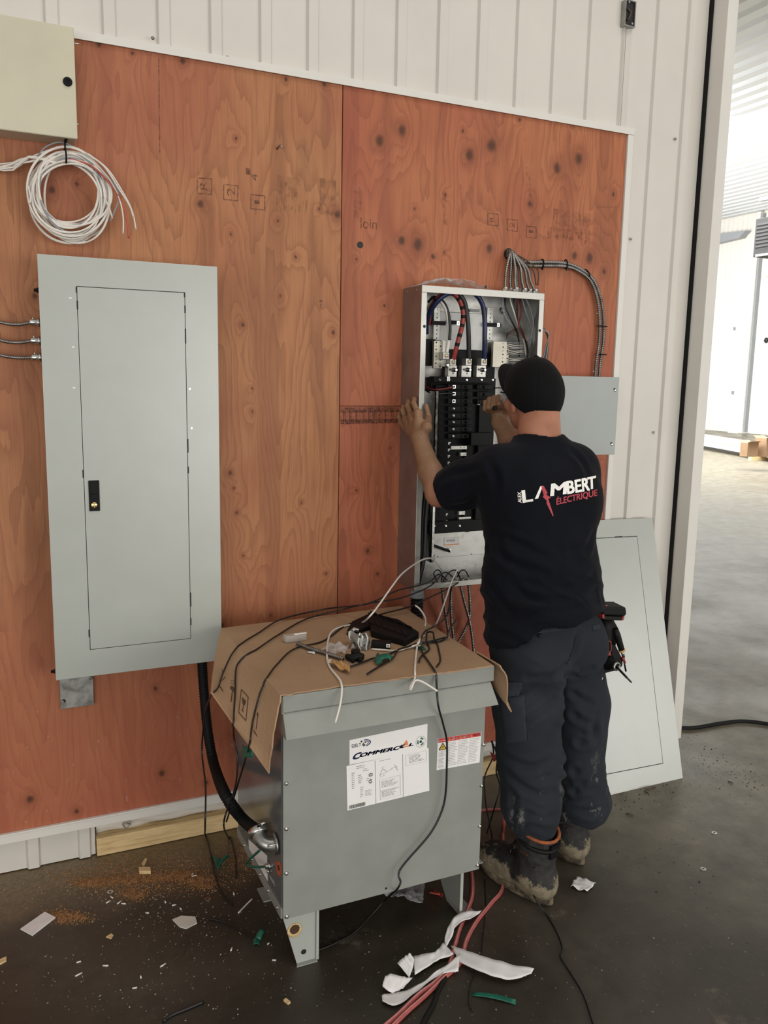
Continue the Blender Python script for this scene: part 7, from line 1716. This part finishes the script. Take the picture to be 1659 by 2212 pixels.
# scraps
def chip(name, quad, th, mat, lab, cat, h=.0):
    q = [fz(*p) for p in quad]; mb = MB(); mb.prism([p + Vector((0,0,.0008+h*i)) for i, p in enumerate(q)], (0,0,th)); return build(name, mb, MT[mat], None, loc=sum(q, Vector())/len(q), label=lab, cat=cat, bevel=.0006)
chip('card_piece', ((44,2009),(70,2023),(120,1984),(97,1972)), .004, 'paper', 'rectangular off-white card lying on the floor at the far left', 'card')
chip('wood_block', ((300,1880),(325,1880),(326,1889),(301,1889)), .012, 'lumber', 'small wooden block on the sawdust before the sill', 'block')
chip('wood_chip', ((306,1870),(314,1858),(318,1860),(312,1874)), .008, 'lumber', 'narrow wood chip just behind the small block', 'chip')
chip('wood_chip', ((0,2086),(0,2076),(14,2070),(14,2078)), .006, 'lumber', 'pale wood chip cut off by the left edge', 'chip')
chip('wood_chip', ((229,2026),(240,2030),(245,2022),(240,2019)), .004, 'lumber', 'small curled wood chip alone on the dark floor at left', 'chip')
chip('wood_chip', ((612,2164),(622,2172),(628,2168),(618,2160)), .006, 'lumber', 'small wood chip in the middle of the floor near the bottom', 'chip')
chip('grey_scrap', ((372,1988),(388,2004),(402,2008),(426,1996),(422,1982),(392,1980)), .003, 'foam', 'torn grey-green scrap on the floor left of the transformer', 'scrap')
crumple('label_scrap', [fz(1232,1920), fz(1268,1930), fz(1288,1912), fz(1246,1898)], .014, 'paper', 'crumpled white label scrap on the floor right of the left boot', 'scrap', 6, 10, 8)
crumple('plastic_bag', [fz(822,1938), fz(912,1960), fz(920,1908), fz(850,1905)], .03, 'clear_plastic', 'clear plastic bag lying under the transformer', 'plastic bag', 8)
chip('tape_scrap', ((938,1922),(958,1934),(954,1940),(936,1928)), .003, 'red_plastic', 'dark red scrap beside the bag under the transformer', 'scrap')
for k, (px, py, lb) in enumerate(((238,1928,'washer lying left of the sawdust centre'), (448,1902,'washer near the black wire at the sawdust edge'), (449,1943,'washer on bare floor just below the sawdust'), (1519,1878,'washer on the floor right of the label scrap'), (1543,1800,'washer on the floor farther right near the cover corner'))):
    c = fz(px, py, 0); mb = MB(); n = 16
    mb.rings([[c + Vector((r*math.cos(i*2*math.pi/n), r*math.sin(i*2*math.pi/n), z)) for i in range(n)] for r, z in ((.0045,.0005),(.010,.0005),(.010,.0025),(.0045,.0025))], closed=True, smooth=False); build('washer', mb, MT['galv_bright'], None, loc=c, label='small bright ' + lb, cat='washer', group='washers on the floor')
# white clippings near the sawdust
rc_ = random.Random(21); k = 0
for px, py in ((234,1948),(241,1938),(258,1949),(267,1952),(357,1948),(376,1955),(390,1963),(318,1972),(416,1888),(420,1892),(228,2086),(170,2078),(304,2110),(291,2134),(352,2085),(170,2105),(505,1930),(500,2050),(580,2038),(592,2074),(640,1964),(668,1900)):
    c = fz(px, py, .0025); a_ = rc_.uniform(0, 3.14); d_ = Vector((math.cos(a_), math.sin(a_), 0))*rc_.uniform(.004,.010); mb = MB(); mb.tube([c-d_, c+d_], .0022, 6); k += 1
    build('clipping', mb, MT['white_wire'], None, loc=c, label='tiny white wire clipping among the scraps on the dark floor', cat='clipping', group='white clippings on the floor')
# sawdust and grit: nobody could count the grains
def grains(name, spots, n, mat, lab, smin, smax, seed, hmax=.004):
    r = random.Random(seed); mb = MB()
    tot = sum(s_[2] for s_ in spots)
    for (a, b, wgt) in spots:
        for _ in range(int(n*wgt/tot)):
            t = r.random(); g1, g2 = r.gauss(0, 1), r.gauss(0, 1)
            px = a[0]*(1-t) + b[0]*t + g1*a[2]; py = a[1]*(1-t) + b[1]*t + g2*a[3]
            c = fz(px, py, 0)
            if c.y > -.02: continue
            s_ = r.uniform(smin, smax); an = r.uniform(0, 6.28); e = Vector((math.cos(an), math.sin(an), 0))*s_; f = Vector((-e.y, e.x, 0))*r.uniform(.3, .8); z = Vector((0, 0, r.uniform(.3, 1)*min(hmax, s_)))
            mb.add([c-e, c+e, c+f, c-f*.6+z*1.2, c+f*.2+z], [(0,3,4),(0,1,3),(1,2,4),(1,4,3),(2,0,4)])
    ob = build(name, mb, MT[mat], None, loc=fz(*spots[0][0][:2]), label=lab, kind='stuff'); return ob
MT['sawdust'] = plain('orange_sawdust', '#9a7048', .9, var=.2, scale=60)
MT['grit'] = plain('pale_grit', '#8f887b', .9, var=.2, scale=60)
MT['dark_grit'] = plain('dark_grit', '#2a241d', .9, var=.2, scale=60)
grains('sawdust', [((175,1908,16,5),(400,1890,0,0),5), ((400,1890,14,8),(450,1910,0,0),2.2), ((280,1925,14,6),(300,1936,0,0),.8), ((120,1975,22,6),(160,1985,0,0),1.3), ((130,1900,40,14),(430,1860,0,0),1.6), ((500,1850,22,18),(530,1870,0,0),.5), ((250,1915,60,14),(430,1900,0,0),1.5)], 13000, 'sawdust', 'reddish sawdust swept in a streak on the floor before the sill', .0012, .0036, 1)
grains('floor_grit', [((60,1900,60,40),(520,2000,0,0),3), ((1380,1720,90,30),(1640,1640,0,0),2.2), ((1500,1800,80,80),(1600,2000,0,0),.8), ((700,2050,220,70),(1200,2100,0,0),.8), ((150,2100,140,60),(400,2150,0,0),1)], 1500, 'grit', 'pale grit and crumbs scattered over the dark floor', .001, .0034, 2)
grains('dark_crumbs', [((1300,1740,60,14),(1400,1700,0,0),1), ((1480,1600,20,14),(1650,1700,0,0),1.4), ((1300,1800,60,60),(1640,1960,0,0),.6)], 220, 'dark_grit', 'dark crumbs and shavings on the floor around the leaning cover', .0015, .0045, 3)
for pts, lb in (([(1392,1708),(1402,1716)],'splinter by the foot of the leaning cover'), ([(1398,1706),(1416,1700)],'longer splinter lying before the leaning cover'), ([(1352,1758),(1368,1760)],'splinter right of the left trouser cuff'), ([(1573,1688),(1584,1692)],'splinter on the bare floor far right')):
    a, b = fz(*pts[0], .003), fz(*pts[1], .003); mb = MB(); mb.tube([a, a.lerp(b,.5) + Vector((0,0,.002)), b], [.0022,.003,.0018], 5); build('splinter', mb, MT['brown_wire'], None, loc=a, label='dark wood ' + lb, cat='splinter', group='splinters on the floor')
